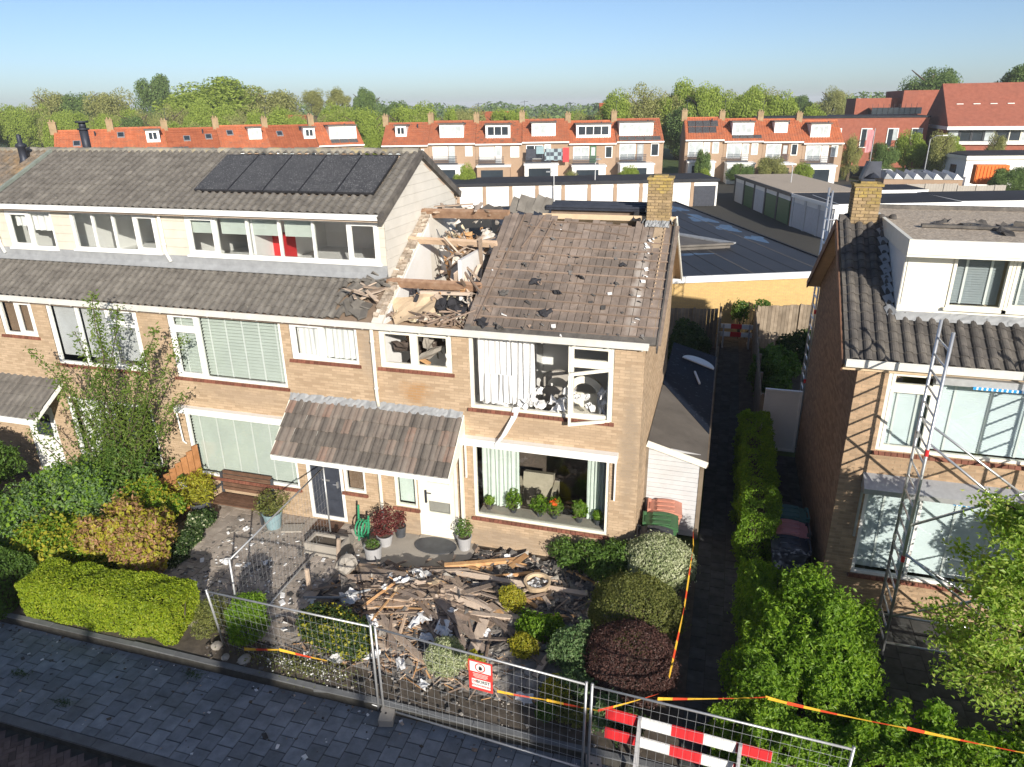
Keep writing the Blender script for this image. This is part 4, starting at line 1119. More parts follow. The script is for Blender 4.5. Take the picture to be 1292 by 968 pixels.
# ----- brick house on the right
X0 = 3.82; X1 = 9.8
opsR = [(4.34, 7.6, 3.54, 5.16), (4.32, 7.6, .80, 2.72)]
hr = thing('brick_house', 'brown brick end house with a gravel-topped dormer and scaffolding in front', 'house', (6.8, 0, 0))
m = M(); wall_front(m, X0, X1, 0, 5.2, opsR); part('front_wall', m, K['mortar'], hr)
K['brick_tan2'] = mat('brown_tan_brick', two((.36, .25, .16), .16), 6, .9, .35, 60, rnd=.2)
bricks(hr, 'y', 0, -1, brick_list(X0, X1, 0, 5.2, opsR), K['brick_tan2'], (4.6, 3.2))
m = M(); m.prism([(.001, 0), (6.6, 0), (6.6, 5.2), (3.3, 7.2), (.001, 5.2)], 'x', X0 + .001, X0 + .24); part('gable_wall', m, K['mortar'], hr)
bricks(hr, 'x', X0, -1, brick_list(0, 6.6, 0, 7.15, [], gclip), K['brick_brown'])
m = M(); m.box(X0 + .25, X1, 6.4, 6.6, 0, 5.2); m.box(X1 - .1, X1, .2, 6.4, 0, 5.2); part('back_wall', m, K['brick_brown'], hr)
m = M(); m.box(X0 + .3, X1 - .2, .2, 3.2, 2.6, 2.75); part('inner_floor', m, K['room_dark'], hr)
m = M(); m.prism([(-.06, 5.22), (3.3, 7.23), (6.9, 5.1), (6.9, 4.98), (3.3, 7.12), (-.06, 5.1)], 'x', X0 - .27, X1); part('roof_deck', m, K['card'], hr)
for (ya, yb) in ((-.1, 3.3), (6.95, 3.3)):
    m = M(); m.bar((X0 - .29, ya, zroof(-.1) - .12 if ya < 0 else 5.02), (X0 - .29, yb, 7.2), .03, .18, (0, -.5, .86)); part('verge_board', m, K['bench_wood'], hr)
w = window(hr, *opsR[0], [(.25, 'fan', .22), (1, 'fix')], fr='cream', gl='glass_green'); blind(w, 5.2, 7.5, 3.6, 5.1, tapes=4, bm='blind_blue'); blind(w, 4.42, 5.08, 3.62, 4.7, tapes=2, bm='blind_blue')
w = window(hr, *opsR[1], [(.3, 'fix'), (1, 'fix')], fr='white', gl='glass_green'); blind(w, 4.4, 7.5, .88, 2.6, tapes=5, bm='blind_blue')
m = M(); m.box(5.05, 7.7, -.18, -.004, 5.0, 5.13); part('awning_box', m, K['galv'], hr)
m = M(); m.prism([(-.004, 3.06), (-.3, 2.86), (-.3, 2.76), (-.004, 2.76)], 'x', 4.22, 7.7); a_ = part('awning_box', m, K['galv'], hr)
m = M(); m.box(4.22, 4.26, -.11, -.07, 1.7, 2.76); part('awning_arm', m, K['galv'], a_)
for (xa, xb, zz) in ((5.62, 7.6, 4.97), (5.75, 6.05, 2.70)):
    m = M(); k = 0; x = xa
    while x < xb: m.box(x, x + (.025 if k % 2 else .05), -.215, -.208, zz, zz + .05, k % 2); x += .025 if k % 2 else .05; k += 1
    part('film_strip', m, [K['blueband'], K['white']], hr)
gutter(hr, X0 - .25, X1, 'cream', False)
rd = (4.42, 9.8)
tile_field(hr, X0 - .25, X1 - .05, -.09, 5.29, ANG, 17, .222, .235, K['tile_dark'], .042, skip=lambda i, k, x, y, nx: True if (x > 4.6 and k > 4) or (abs(x - 4.0) < .28 and k > 15) else None)
tile_field(hr, X0 - .25, 5.2, 6.95, 5.14, ANG, 17, .222, .235, K['tile_dark'], .028, face=-1, limit=30)
ridge_tiles(hr, X0 - .25, 3.75, 3.3, 7.30, K['tile_dark'], l=.12)
# dormer
m = M(); wall_front(m, rd[0] + .04, rd[1], 5.9, 7.12, [(5.24, 6.12, 6.12, 7.08), (6.2, 7.4, 6.12, 7.08)], y=.92); part('dormer_front', m, K['cream'], hr)
m = M(); m.prism([(.93, 5.85), (.93, 7.12), (3.2, 7.12), (3.2, 7.1)], 'x', rd[0] + .03, rd[0] + .09); dch = part('dormer_cheek', m, K['white'], hr)
m = M(); m.box(4.5, 5.2, .905, .93, 6.12, 7.08); part('dormer_panel', m, K['cream'], hr)
w = window(hr, 5.24, 6.14, 6.1, 7.09, [(1, 'fix')], y=.88, fr='cream', w=.05, sill='cream'); blind(w, 5.3, 6.08, 6.15, 7.05, y=1.1, tapes=2, bm='blind_grey')
w = window(hr, 6.15, 7.4, 6.1, 7.09, [(.5, 'cas'), (1, 'cas')], y=.88, fr='cream', w=.05, sill='cream'); blind(w, 6.2, 7.34, 6.15, 7.05, y=1.1, tapes=3, bm='blind_grey')
m = M(); m.box(rd[0] - .04, rd[1], .55, .62, 7.10, 7.36); m.box(rd[0] - .04, rd[1], .55, 5.0, 7.06, 7.105); m.box(rd[0] - .04, rd[0] + .03, .62, 5.0, 7.105, 7.36); part('dormer_fascia', m, K['cream'], hr)
m = M(); vs = []; ny_, nx_ = 40, 60
for j in range(ny_ + 1):
    for i in range(nx_ + 1): vs.append((rd[0] + .03 + (rd[1] - rd[0] - .03) * i / nx_, .62 + 4.3 * j / ny_, 7.325 + random.uniform(0, .007)))
m.add(vs, [(j * (nx_ + 1) + i, j * (nx_ + 1) + i + 1, (j + 1) * (nx_ + 1) + i + 1, (j + 1) * (nx_ + 1) + i) for j in range(ny_) for i in range(nx_)]); part('gravel', m, K['gravel_roof'], hr, kind='stuff')
m = M()
for (a, b, s) in (((4.9, 2.2), (9.0, 1.9), .05), ((6.6, 2.7), (9, 1.6), .09), ((4.5, 4.9), (9.5, 4.9), .08)): m.bar((a[0], a[1], 7.37), (b[0], b[1], 7.37), .14, s)
for k in range(7): m.sheet((random.uniform(4.7, 7), random.uniform(1.5, 3.3), 7.37), .5, .2, (random.uniform(-.2, .2), random.uniform(-.2, .2), random.uniform(0, 3)), .09, 4)
part('felt_strip', m, K['tile_dark'], hr)
m = M()
for k in range(9): m.sheet((4.38 - .02, .95 + k * .24, zroof(.95 + k * .24) + .09), .16, .26, (ANG, -.5, 0), .02, 3)
for k in range(12): m.sheet((4.6 + k * .3, .84, 5.93), .32, .2, (.75, 0, 0), .02, 4)
part('flashing', m, K['zinc'], hr)
c = chimney(hr, 3.77, 4.27, 3.12, 3.62, 6.95, 7.98, 'chimney_brick')
m = M(); m.box(3.87, 4.13, 3.25, 3.5, 8.06, 8.12); m.obox((3.93, 3.37, 8.28), (.04, .3, .36), (0, .3, 0)); m.obox((4.1, 3.45, 8.28), (.3, .04, .34), (-.3, 0, 0)); m.lathe([(.14, 0), (.0, .1)], (4.1, 3.35, 8.14), 12); part('cowl', m, K['steel_dark'], c)
# ---------------------------------------------------------------- site fences, barriers, tape
def fence_panel(label, a0, b0, a1, b1, nv=28, nh=9):
    """a0,b0 feet; a1,b1 tops"""
    a0, b0, a1, b1 = map(Vector, (a0, b0, a1, b1)); loc = (a0 + b0) / 2
    t = thing('site_fence_panel', label, 'fence', tuple(loc), 'galvanised mesh fence panels round the front garden')
    for p, q in ((a0, a1), (b0, b1)):
        m = M(); m.tube([p, q], .021, 8); m.tube([q, q + (q - p).normalized() * .02], .024, 8); part('post', m, K['galv'], t, smooth=True)
    def at(u, v): return (a0 * (1 - u) + b0 * u) * (1 - v) + (a1 * (1 - u) + b1 * u) * v
    for v in (.06, .985):
        m = M(); m.tube([at(0, v), at(1, v)], .017, 8); part('rail', m, K['galv'], t, smooth=True)
    m = M()
    for i in range(1, nv): m.tube([at(i / nv, .06), at(i / nv, .985)], .002, 4, caps=False)
    for j in range(1, nh):
        v = .06 + .925 * j / nh; m.tube([at(0, v), at(1, v)], .002, 4, caps=False)
    part('wire_mesh', m, K['galv'], t, kind='stuff')
    return t
fence_panel('mesh fence panel leaning over the conical bush beside the yellow hedge', (-7.25, -4.45, ZS), (-3.72, -4.98, ZS), (-6.93, -4.95, 1.72), (-3.68, -5.03, 1.76))
fp2 = fence_panel('mesh fence panel that carries the red warning sign', (-3.62, -4.99, ZS), (-.09, -5.22, ZS), (-3.59, -5.04, 1.76), (-.06, -5.24, 1.70))
fence_panel('mesh fence panel in front of the red and white road barrier', (.0, -5.23, ZS), (3.5, -5.40, ZS), (.03, -5.25, 1.70), (3.53, -5.42, 1.72))
fence_panel('mesh fence panel standing on the patio and running to the dark front door', (-7.0, -4.25, .0), (-7.08, -.72, .02), (-6.9, -4.3, 1.95), (-7.08, -.68, 1.97))
for (x, y, lab) in ((-3.67, -5.0, 'grey plastic fence foot under the joint at the left end of the sign panel'), (-.04, -5.22, 'grey plastic fence foot under the joint beside the road barrier')):
    m = M(); m.obox((x + .12, y + .1, ZS + .07), (.24, .72, .14), (0, 0, .25)); fb = solo('fence_foot', m, K['concrete'], lab, 'fence foot', (x, y, ZS), 'feet of the mesh fence')
    for k in range(6):
        m = M(); m.tube([(x + .05 + .1 * (k % 2) + .03 * (k // 2), y - .1 + .2 * (k // 2), ZS + .138), (x + .05 + .1 * (k % 2) + .03 * (k // 2), y - .1 + .2 * (k // 2), ZS + .144)], .02, 8); part('hole', m, K['black_plastic'], fb)
m = M(); m.obox((-7.1, -4.6, ZS + .07), (.6, .22, .14), (0, 0, .9)); solo('fence_foot', m, K['concrete'], 'grey fence foot at the corner near the conical bush', 'fence foot', (-7.1, -4.6, ZS), 'feet of the mesh fence')

# red warning sign tied to the fence
sg = thing('warning_sign', 'red and white no entry sign tied to the mesh fence', 'sign', (-1.74, -5.16, 1.05))
sd = (Vector((-.09, -5.22, 0)) - Vector((-3.62, -4.99, 0))).normalized(); sn = Vector((sd.y, -sd.x, 0)); sc_ = Vector((-1.74, -5.165, 1.33))
def SP(u, v, d=0): return sc_ + sd * u + Vector((0, 0, 1)) * v + sn * d - Vector((0, 0, 1)) * 0.0
def plate(m, u0, u1, v0, v1, d0, d1, mi=0):
    P = [SP(u, v, d) for d in (d0, d1) for (u, v) in ((u0, v0), (u1, v0), (u1, v1), (u0, v1))]
    m.add(P, [(0, 3, 2, 1), (4, 5, 6, 7), (0, 1, 5, 4), (1, 2, 6, 5), (2, 3, 7, 6), (3, 0, 4, 7)], mi)
m = M(); plate(m, -.20, .20, -.29, .29, 0, .012); part('board', m, K['sign_red'], sg)
m = M(); plate(m, -.175, .175, .075, .265, .013, .015); plate(m, -.15, .165, -.235, -.07, .013, .015); part('white_field', m, K['white'], sg)
m = M(); n = 28
vs = [SP(r * math.cos(2 * PI * k / n), .17 + r * math.sin(2 * PI * k / n), .017) for r in (.088, .07) for k in range(n)]; m.add(vs, [(k, (k + 1) % n, n + (k + 1) % n, n + k) for k in range(n)]); part('prohibition_ring', m, K['sign_red'], sg)
m = M(); plate(m, -.022, .024, .125, .175, .017, .019)
for k in range(4): plate(m, -.022 + k * .0125, -.013 + k * .0125, .175, .205 - abs(k - 1.5) * .006, .017, .019)
plate(m, .026, .036, .145, .175, .017, .019); part('hand_symbol', m, K['black_plastic'], sg)
m = M()
for k, ww in enumerate((.26, .24, .25, .2)): plate(m, -ww / 2, ww / 2, .035 - k * .024, .043 - k * .024, .013, .015)
part('small_print', m, K['tape_white'], sg)
def text(body, parent, M_, size, mat_, name='lettering'):
    cu = bpy.data.curves.new(name, 'FONT'); cu.body = body; cu.size = size; cu.align_x = 'CENTER'; cu.align_y = 'CENTER'; cu.extrude = .001; cu.offset = size * .02
    cu.materials.append(mat_); tmp = bpy.data.objects.new('tmp', cu); COL.objects.link(tmp); dg = bpy.context.evaluated_depsgraph_get(); me = bpy.data.meshes.new_from_object(tmp.evaluated_get(dg)); me.materials.clear(); me.materials.append(mat_); bpy.data.objects.remove(tmp); o = link(name, me, parent); Ml = Matrix.Translation(-Vector(ORG[parent.name])) @ M_; o.matrix_local = Ml
    return o
def SM(u, v, d): return Matrix.Translation(SP(u, v, d)) @ Matrix((sd, Vector((0, 0, 1)), sn)).transposed().to_4x4()
text('DE', sg, SM(-.105, -.115, .017), .055, K['sign_red']); text('BORST', sg, SM(.04, -.115, .017), .075, K['black_plastic'])
text('BOUWHEKKEN', sg, SM(.005, -.19, .017), .046, K['sign_red'])

def tape(label, pts, w=.055, step=.22, cols=('tape_yellow', 'tape_red', 'tape_yellow', 'tape_yellow', 'tape_red')):
    pts = [Vector(p) for p in pts]; m = M(); k = 0
    for a, b in zip(pts[:-1], pts[1:]):
        L_ = (b - a).length; n = max(2, int(L_ / step)); d = (b - a).normalized(); s0 = d.cross(Vector((0, 0, 1))).normalized()
        for i in range(n):
            for (u, v) in ((i / n, (i + 1) / n),):
                sag = lambda q: Vector((0, 0, -.03 * L_ * .3 * 4 * q * (1 - q)))
                tw = lambda q: (Vector((0, 0, 1)) * math.cos(.6 * math.sin(q * L_ * 1.3)) + s0 * math.sin(.6 * math.sin(q * L_ * 1.3))) * w / 2
                p, q = a.lerp(b, u) + sag(u), a.lerp(b, v) + sag(v)
                m.quad(p - tw(u), q - tw(v), q + tw(v), p + tw(u), k % len(cols))
            k += 1
    return solo('barrier_tape', m, [K[c] for c in cols], label, 'barrier tape', tuple(pts[0]), 'strips of barrier tape round the wreck')
tape('barrier tape strung from the sign to the purple bush behind the fence', [(-1.5, -5.1, 1.02), (-.7, -5.08, 1.04), (.1, -5.05, 1.02), (.95, -4.5, 1.05)])
tape('barrier tape crossing the big bright green bush to the right edge', [(.95, -4.6, 1.05), (2.5, -4.47, 1.38), (2.8, -4.5, 1.38), (4.4, -4.5, 1.36), (6.2, -4.45, 1.3)], .065)
tape('barrier tape running along the clipped domes to the wheelie bins', [(1.2, .55, 1.05), (1.25, -.2, 1.0), (1.2, -2.1, .9), (1.08, -4.0, .95)], .05)
tape('barrier tape lying across the dark bush left of the fence joint', [(-6.4, -4.9, .5), (-5.6, -4.95, .72), (-4.75, -4.8, .55)], .07)

def road_barrier(label, a, b, zs, hgt, segs, feet, group='red and white road barriers'):
    a, b = Vector(a), Vector(b); t = thing('road_barrier', label, 'road barrier', tuple((a + b) / 2 * Vector((1, 1, 0)).length if False else ((a.x + b.x) / 2, (a.y + b.y) / 2, a.z)), group)
    d = (b - a); L_ = d.length; d.normalize(); nrm = Vector((d.y, -d.x, 0))
    for z in zs:
        m = M(); m.bar(a + Vector((0, 0, z)), b + Vector((0, 0, z)), .022, hgt, (0, 0, 1)); bd = part('plank', m, K['white'], t)
        n = len(segs); u = 0; tot = sum(abs(s) for s in segs)
        for s in segs:
            v = u + abs(s) / tot
            if s > 0:
                m = M(); m.bar(a + d * (u * L_ + .003) + Vector((0, 0, z)), a + d * (v * L_ - .003) + Vector((0, 0, z)), .027, hgt + .003, (0, 0, 1)); part('red_stripe', m, K['red'], bd)
            u = v
    for f in feet:
        p = a + d * (f * L_); m = M()
        m.bar(p + nrm * .03 + Vector((0, 0, .0)), p + nrm * .03 + Vector((0, 0, max(zs) + .12)), .05, .05); m.bar(p + nrm * .38, p + nrm * .04 + Vector((0, 0, max(zs) + .1)), .05, .05); m.bar(p + nrm * .45 + Vector((0, 0, .03)), p - nrm * .4 + Vector((0, 0, .03)), .06, .06)
        part('stand', m, K['pot_white'], t)
    return t
road_barrier('red and white road barrier standing behind the mesh fence in front', (.2, -4.93, ZS + .02), (2.62, -5.08, ZS + .02), (.62, 1.02), .2, [1, -1, 1, -1, 1, -.6][:5] and [1.0, -1.0, .95, -.9, 1.0], (.22, .82))
road_barrier('red and white barrier planks across the far end of the dark alley', (1.42, 16.7, 0), (2.75, 16.75, 0), (.5, .85), .2, [-1, 1, -1], (.12, .9))

# ---------------------------------------------------------------- scaffold tower, rear scaffold
sc2 = thing('scaffold_tower', 'aluminium scaffold tower in front of the brick house', 'scaffold', (5.9, -1.15, 0))
def ladder_frame(t, x, ya, yb, z0, z1, step=.28, xb=None):
    for y in (ya, yb):
        m = M(); m.tube([(x, y, z0), (x, y, z1)], .027, 8); part('upright', m, K['alu'], t, smooth=True)
        for zz in (2.05, 4.1):
            m = M(); m.tube([(x, y, z0 + zz), (x, y, z0 + zz + .12)], .034, 8); part('spigot', m, K['red'] if y == ya else K['alu'], t)
    z = z0 + .3
    while z < z1 - .05:
        m = M(); m.tube([(x, ya, z), (x, yb, z)], .019, 6); part('rung', m, K['alu'], t, smooth=True); z += step
ladder_frame(sc2, 4.76, -1.5, -.78, .12, 6.32)
ladder_frame(sc2, 7.2, -1.5, -.78, .12, 6.32)
for (p, q) in (((4.76, -1.5, 4.45), (7.2, -1.5, 2.6)), ((4.76, -1.5, 2.9), (7.2, -1.5, 4.3)), ((4.76, -1.5, 2.35), (7.2, -1.5, .5)), ((4.76, -1.5, 1.0), (7.2, -1.5, 2.2)), ((4.76, -.78, 4.6), (7.2, -.78, 2.9)), ((4.76, -1.5, .42), (7.2, -1.5, .42)), ((4.76, -.78, .5), (7.2, -.78, .5)), ((4.76, -.78, 2.0), (7.2, -.78, .6))):
    m = M(); m.tube([p, q], .022, 6); part('brace', m, K['alu'], sc2, smooth=True)
for x in (4.76, 7.2):
    for y in (-1.5, -.78):
        m = M(); m.tube([(x, y, .02), (x, y, .14)], .05, 8); m.box(x - .08, x + .08, y - .08, y + .08, .016, .03); part('foot', m, K['steel_dark'], sc2)
rs2 = thing('rear_scaffold', 'aluminium scaffold frames rising behind the brick house by the alley', 'scaffold', (3.9, 7.6, 0))
ladder_frame(rs2, 3.86, 7.2, 7.95, .05, 7.45, .3); ladder_frame(rs2, 6.2, 7.2, 7.95, .05, 7.0, .3)
for z in (2.6, 4.8, 6.6):
    m = M(); m.tube([(3.86, 7.95, z), (6.2, 7.95, z)], .022, 6); part('rail', m, K['alu'], rs2)

# ---------------------------------------------------------------- lean-to shed, bins, gate
sh = thing('lean_to_shed', 'lean-to side shed with a white corrugated front and black felt roof', 'shed', (.65, 5.4, 0))
yf, yb_ = 1.62, 9.0
m = M(); m.prism([(.02, 2.44), (1.36, 2.06), (1.36, 2.0), (.02, 2.36)], 'y', yf - .08, 5.2); part('roof_sheet', m, K['bitumen_grey'], sh)
m = M(); m.prism([(.02, 2.47), (1.36, 2.09), (1.36, 2.03), (.02, 2.39)], 'y', 4.2, yb_); 
vs = [(.02, 5.3, 2.452), (1.36, 3.1, 2.076), (1.36, yb_, 2.076), (.02, yb_, 2.452)]; m = M(); m.add(vs + [(a, b, c - .06) for a, b, c in vs], [(0, 1, 2, 3), (7, 6, 5, 4), (0, 4, 5, 1), (1, 5, 6, 2), (2, 6, 7, 3), (3, 7, 4, 0)])
K['felt_black'] = mat('new_black_felt', [(.3, (.008, .012, .024)), (.7, (.014, .02, .036))], 1.5, .7, .1, 30, speck=(.05, .06, .08), speck_scale=9, speck_thr=.62, spec=.1)
part('roof_felt', m, K['felt_black'], sh)
m = M(); m.bar((.02, yf - .1, 2.40), (1.38, yf - .1, 2.02), .03, .15, (0, 0, 1)); part('barge_board', m, K['cream'], sh)
m = M(); m.box(1.28, 1.32, yf, yb_, 0, 2.0); m.box(1.36, 1.40, yf - .1, yb_, 1.98, 2.06); part('side_wall', m, K['fence_wood'], sh)
m = M()
for k in range(19):
    z = .06 + k * .12; zt = min(z + .112, 2.30)
    m.prism([(.06, z), (min(1.22, 1.22), z), (min(1.22, (2.42 - zt) / .284 + 0.02), zt), (.06, zt)], 'y', yf - .012 - .004 * (k % 2), yf + .02)
part('front_panel', m, K['white_metal'], sh)
m = M(); m.box(1.225, 1.30, yf - .03, yf + .04, 0, 2.0); m.box(.0, .055, yf - .03, yf + .04, 0, 2.3); part('door_post', m, K['fence_wood'], sh)
m = M(); m.lathe([(.42, 0), (.42, .035)], (0, 0, 0), 24, capt=True)
hm = M(); n = 16; hm.prism([(.5 * math.cos(PI * k / n), .5 * math.sin(PI * k / n)) for k in range(n + 1)], 'z', 0, .035)
RT = Matrix.Translation((.85, 7.7, 2.24)) @ Matrix.Rotation(.28, 4, 'Y') @ Matrix.Rotation(-.12, 4, 'Z')
hm.v = [tuple(RT @ Vector(p)) for p in hm.v]; solo('half_round_table_top', hm, K['white'], 'white half-round table top lying on the black shed roof', 'table top', (.85, 7.7, 2.24))
m = M(); m.bar((.80, 6.9, 2.27), (.98, 6.1, 2.22), .05, .05); solo('white_lath', m, K['white'], 'short white lath lying on the black shed roof', 'lath', (.9, 6.5, 2.2))

def wheelie_bin(label, x, y, rz, m_, lid=None, group='wheelie bins'):
    t = thing('wheelie_bin', label, 'wheelie bin', (x, y, .01), group, rz, local=True)
    b = M(); vs = []
    for z, hx, hy in ((.06, .21, .24), (.9, .27, .34)): vs += [(-hx, -hy, z), (hx, -hy, z), (hx, hy, z), (-hx, hy, z)]
    b.add(vs, [(3, 2, 1, 0), (4, 5, 6, 7), (0, 1, 5, 4), (1, 2, 6, 5), (2, 3, 7, 6), (3, 0, 4, 7)]); b.box(-.29, .29, -.36, .36, .86, .91); part('body', b, K[m_], t)
    l = M(); n = 7; pts = [(-.36 + .74 * k / n, .925 + .075 * math.sin(PI * min(1, k / n * 1.05)) ** .8) for k in range(n + 1)]
    l.prism([(a, c) for a, c in pts] + [(.38, .915), (-.36, .915)], 'x', -.285, .285)
    for xx in (-.19, .0, .19): l.prism([(-.2, .985), (.22, .985), (.2, 1.012), (-.17, 1.008)], 'x', xx - .045, xx + .045)
    part('lid', l, K[lid or m_], t)
    h = M(); h.tube([(-.22, .41, .98), (.22, .41, .98)], .018, 8); h.box(-.24, -.2, .34, .42, .9, 1.0); h.box(.2, .24, .34, .42, .9, 1.0); part('handle', h, K[m_], t)
    for xx in (-.25, .25):
        w = M(); w.tube([(xx - .03, .28, .1), (xx + .03, .28, .1)], .1, 14); part('wheel', w, K['black_plastic'], t)
    return t
wheelie_bin('salmon wheelie bin in front of the white shed, rearmost of three', .56, 1.28, PI / 2 + .08, 'bin_salmon')
wheelie_bin('green wheelie bin between the salmon and the dark grey bin', .52, .68, PI / 2 + .08, 'bin_green')
wheelie_bin('dark grey wheelie bin nearest the white-flecked shrub', .46, .08, PI / 2 + .08, 'bin_grey')
wheelie_bin('teal wheelie bin beside the dark gable wall, behind the pink bin', 3.25, 1.75, -PI / 2, 'bin_teal')
wheelie_bin('pink-lidded wheelie bin beside the dark gable wall', 3.22, 1.1, -PI / 2, 'bin_grey', 'bin_pink')
wheelie_bin('navy wheelie bin beside the dark gable wall, in front of the pink one', 3.18, .45, -PI / 2, 'bin_blue')

gt = thing('garden_gate', 'tall white panel gate between the alley hedge and the brick house', 'gate', (3.3, 6.9, 0))
m = M(); m.box(2.85, 3.80, 6.88, 6.92, .1, 1.9); part('panel', m, K['white'], gt)
m = M(); frame_ring(m, 2.81, 3.81, .04, 1.95, .06, 6.85, 6.95); part('frame', m, K['white'], gt)

def board_fence(label, a, b, h, m_='fence_wood', w=.145, group='board fences along the alley'):
    a, b = Vector(a), Vector(b); t = thing('board_fence', label, 'fence', tuple((a + b) / 2), group); L_ = (b - a).length; d = (b - a).normalized(); n = int(L_ / w); nn = Vector((d.y, -d.x, 0))
    for i in range(n):
        p = a + d * (i + .5) * L_ / n; m = M(); m.bar(p, p + Vector((0, 0, h + random.uniform(-.02, .02))), L_ / n - .01, .02, tuple(nn)); part('board', m, K[m_], t)
    for i in range(int(L_ / 1.8) + 1):
        p = a + d * min(i * 1.8, L_) + nn * .05; m = M(); m.bar(p, p + Vector((0, 0, h + .05)), .08, .08, tuple(nn)); part('post', m, K[m_], t)
board_fence('weathered board fence on the left of the alley behind the shed', (1.36, 9.2, 0), (1.36, 17.2, 0), 1.7)
board_fence('weathered board fence on the right of the alley beside the back garden', (2.72, 7.0, 0), (2.78, 17.4, 0), 1.7)
board_fence('sunlit board fence under the yellow brick wall behind the back garden', (2.85, 16.6, 0), (6.5, 18.0, 0), 1.8)
board_fence('shaded board fence at the back of the wrecked house garden', (-5, 15.2, 0), (1.3, 16.2, 0), 1.7)

# ---------------------------------------------------------------- patio things
def pot(label, x, y, z, r0, r1, h, m_, lm=None, ph=.5, pr_=.3, n=500, sz=.07, name='potted_plant', cat='potted plant', asp=.3, group=None, prof=None):
    t = thing(name, label, cat, (x, y, z), group)
    p = M(); p.lathe([(r0, 0), (r1, h * .93), (r1 * 1.06, h * .93), (r1 * 1.06, h), (r1 * .93, h), (r1 * .9, h * .9)], (x, y, z), 20); part('pot', p, K[m_], t, smooth=False)
    s = M(); s.lathe([(r1 * .92, h * .9)], (x, y, z), 20); s = M(); s.add([(x + r1 * .92 * math.cos(2 * PI * k / 16), y + r1 * .92 * math.sin(2 * PI * k / 16), z + h * .9) for k in range(16)], [tuple(range(16))]); part('soil', s, K['soil'], t)
    if lm:
        P, N = blob_points(n, (x, y, z + h + ph * .45), (pr_, pr_, ph * .55), .25, .25, seed=int(abs(x) * 50)); leaves('foliage', t, P, N, sz, lm, asp, .9)
        m = M(); twigs(m, (x, y, z + h * .88), [(x + random.uniform(-.6, .6) * pr_, y + random.uniform(-.6, .6) * pr_, z + h + random.uniform(.3, .8) * ph) for _ in range(8)], .008); part('stems', m, K['bark'], t)
    return t
pot('dark grey pot of yellow-green foliage beside the orange fence', -10.75, -.72, .03, .15, .24, .48, 'grey_plastic', L['yellowg'], .75, .48, 1500, .10)
pot('grey-blue pot of olive foliage at the right end of the bench', -8.72, -.62, .03, .17, .23, .42, 'pot_blue', L['olive'], .5, .42, 900, .08)
pot('white pot holding a dark red shrub beside the front door', -5.72, -.58, .03, .14, .19, .28, 'pot_white', L['redleaf'], .75, .30, 900, .06, asp=.5)
pot('dark grey pot holding a small dark red shrub against the wall', -5.52, -.16, .03, .11, .14, .28, 'grey_plastic', L['redleaf'], .45, .17, 350, .05, asp=.5)
pot('pale grey pot of clipped green at the edge of the rubble', -5.72, -1.18, .03, .17, .2, .36, 'pot_white', L['green'], .12, .17, 300, .04, asp=.6)
pot('pale grey pot of leafy green beside the white front door', -3.86, -.24, .03, .13, .17, .34, 'pot_white', L['green'], .42, .20, 350, .08)
bn = thing('garden_bench', 'brown slatted garden bench with steel ends under the window', 'bench', (-9.8, -.35, .03))
for k in range(5):
    m = M(); m.box(-10.52, -9.08, -.62 + k * .105, -.53 + k * .105, .42, .45); part('seat_slat', m, K['bench_wood'], bn)
for k in range(5):
    m = M(); m.box(-10.52, -9.08, -.07 + k * .02, -.045 + k * .02, .52 + k * .105, .61 + k * .105); part('back_slat', m, K['bench_wood'], bn)
for x in (-10.55, -9.05):
    m = M(); m.bar((x, -.62, .03), (x, -.62, .66), .05, .06); m.bar((x, -.05, .03), (x, .0 - .02, .98), .05, .06); m.bar((x, -.66, .66), (x, -.04, .66), .05, .04); part('side_frame', m, K['grey_plastic'], bn)
of = thing('wooden_screen', 'orange stained wooden screen with a curved top and two hanging pots', 'garden screen', (-11.35, -.9, 0))
nb = 12
for i in range(nb):
    u = i / (nb - 1); p = Vector((-11.85, -1.75, .0)).lerp(Vector((-11.15, -.1, .0)), u); h = .95 + .75 * u ** 1.6; nrm = Vector((.92, -.39, 0))
    m = M(); m.bar(p, p + Vector((0, 0, h)), .148, .025, tuple(nrm)); part('board', m, K['orange_wood'], of)
for (u, z) in ((.42, .62), (.72, .8)):
    p = Vector((-11.85, -1.75, 0)).lerp(Vector((-11.15, -.1, 0)), u) + Vector((.16, -.1, 0))
    pot('white pot hung on the orange screen, %s' % ('lower of the two' if u < .5 else 'upper of the two'), p.x, p.y, z, .08, .115, .2, 'pot_white', L['green'], .14, .11, 160, .05, asp=.6, name='hanging_pot', cat='hanging pot', group='pots hung on the orange screen')
m = M(); m.lathe([(.52, 0), (.52, .02)], (-4.55, -.34, .04), 28, sy=.62, capt=True); solo('door_mat', m, K['grey_plastic'], 'dark half-round door mat before the white front door', 'door mat', (-4.55, -.34, .04))
m = M(); m.obox((-7.45, -.26, .045), (.72, .42, .02), (0, 0, .05)); solo('door_mat', m, K['bench_wood'], 'brown door mat before the dark front door', 'door mat', (-7.45, -.26, .04))
hr_ = thing('hose_rack', 'green garden hose cart standing by the grey pot', 'hose reel', (-6.28, -.6, .03))
m = M(); m.bar((-6.4, -.6, .03), (-6.38, -.5, .95), .035, .035); m.bar((-6.16, -.6, .03), (-6.14, -.5, .7), .035, .035); m.bar((-6.4, -.5, .5), (-6.14, -.5, .5), .03, .03); m.bar((-6.4, -.6, .2), (-6.14, -.6, .2), .03, .03); part('frame', m, K['hose'], hr_)
m = M()
for k in range(3): m.tube([(-6.38 + .08 * k + .02, -.6 + .2 * math.cos(t), .4 + .2 * math.sin(t)) for t in np.linspace(0, 2 * PI, 14)], .02, 6)
part('hose_coil', m, K['hose'], hr_)
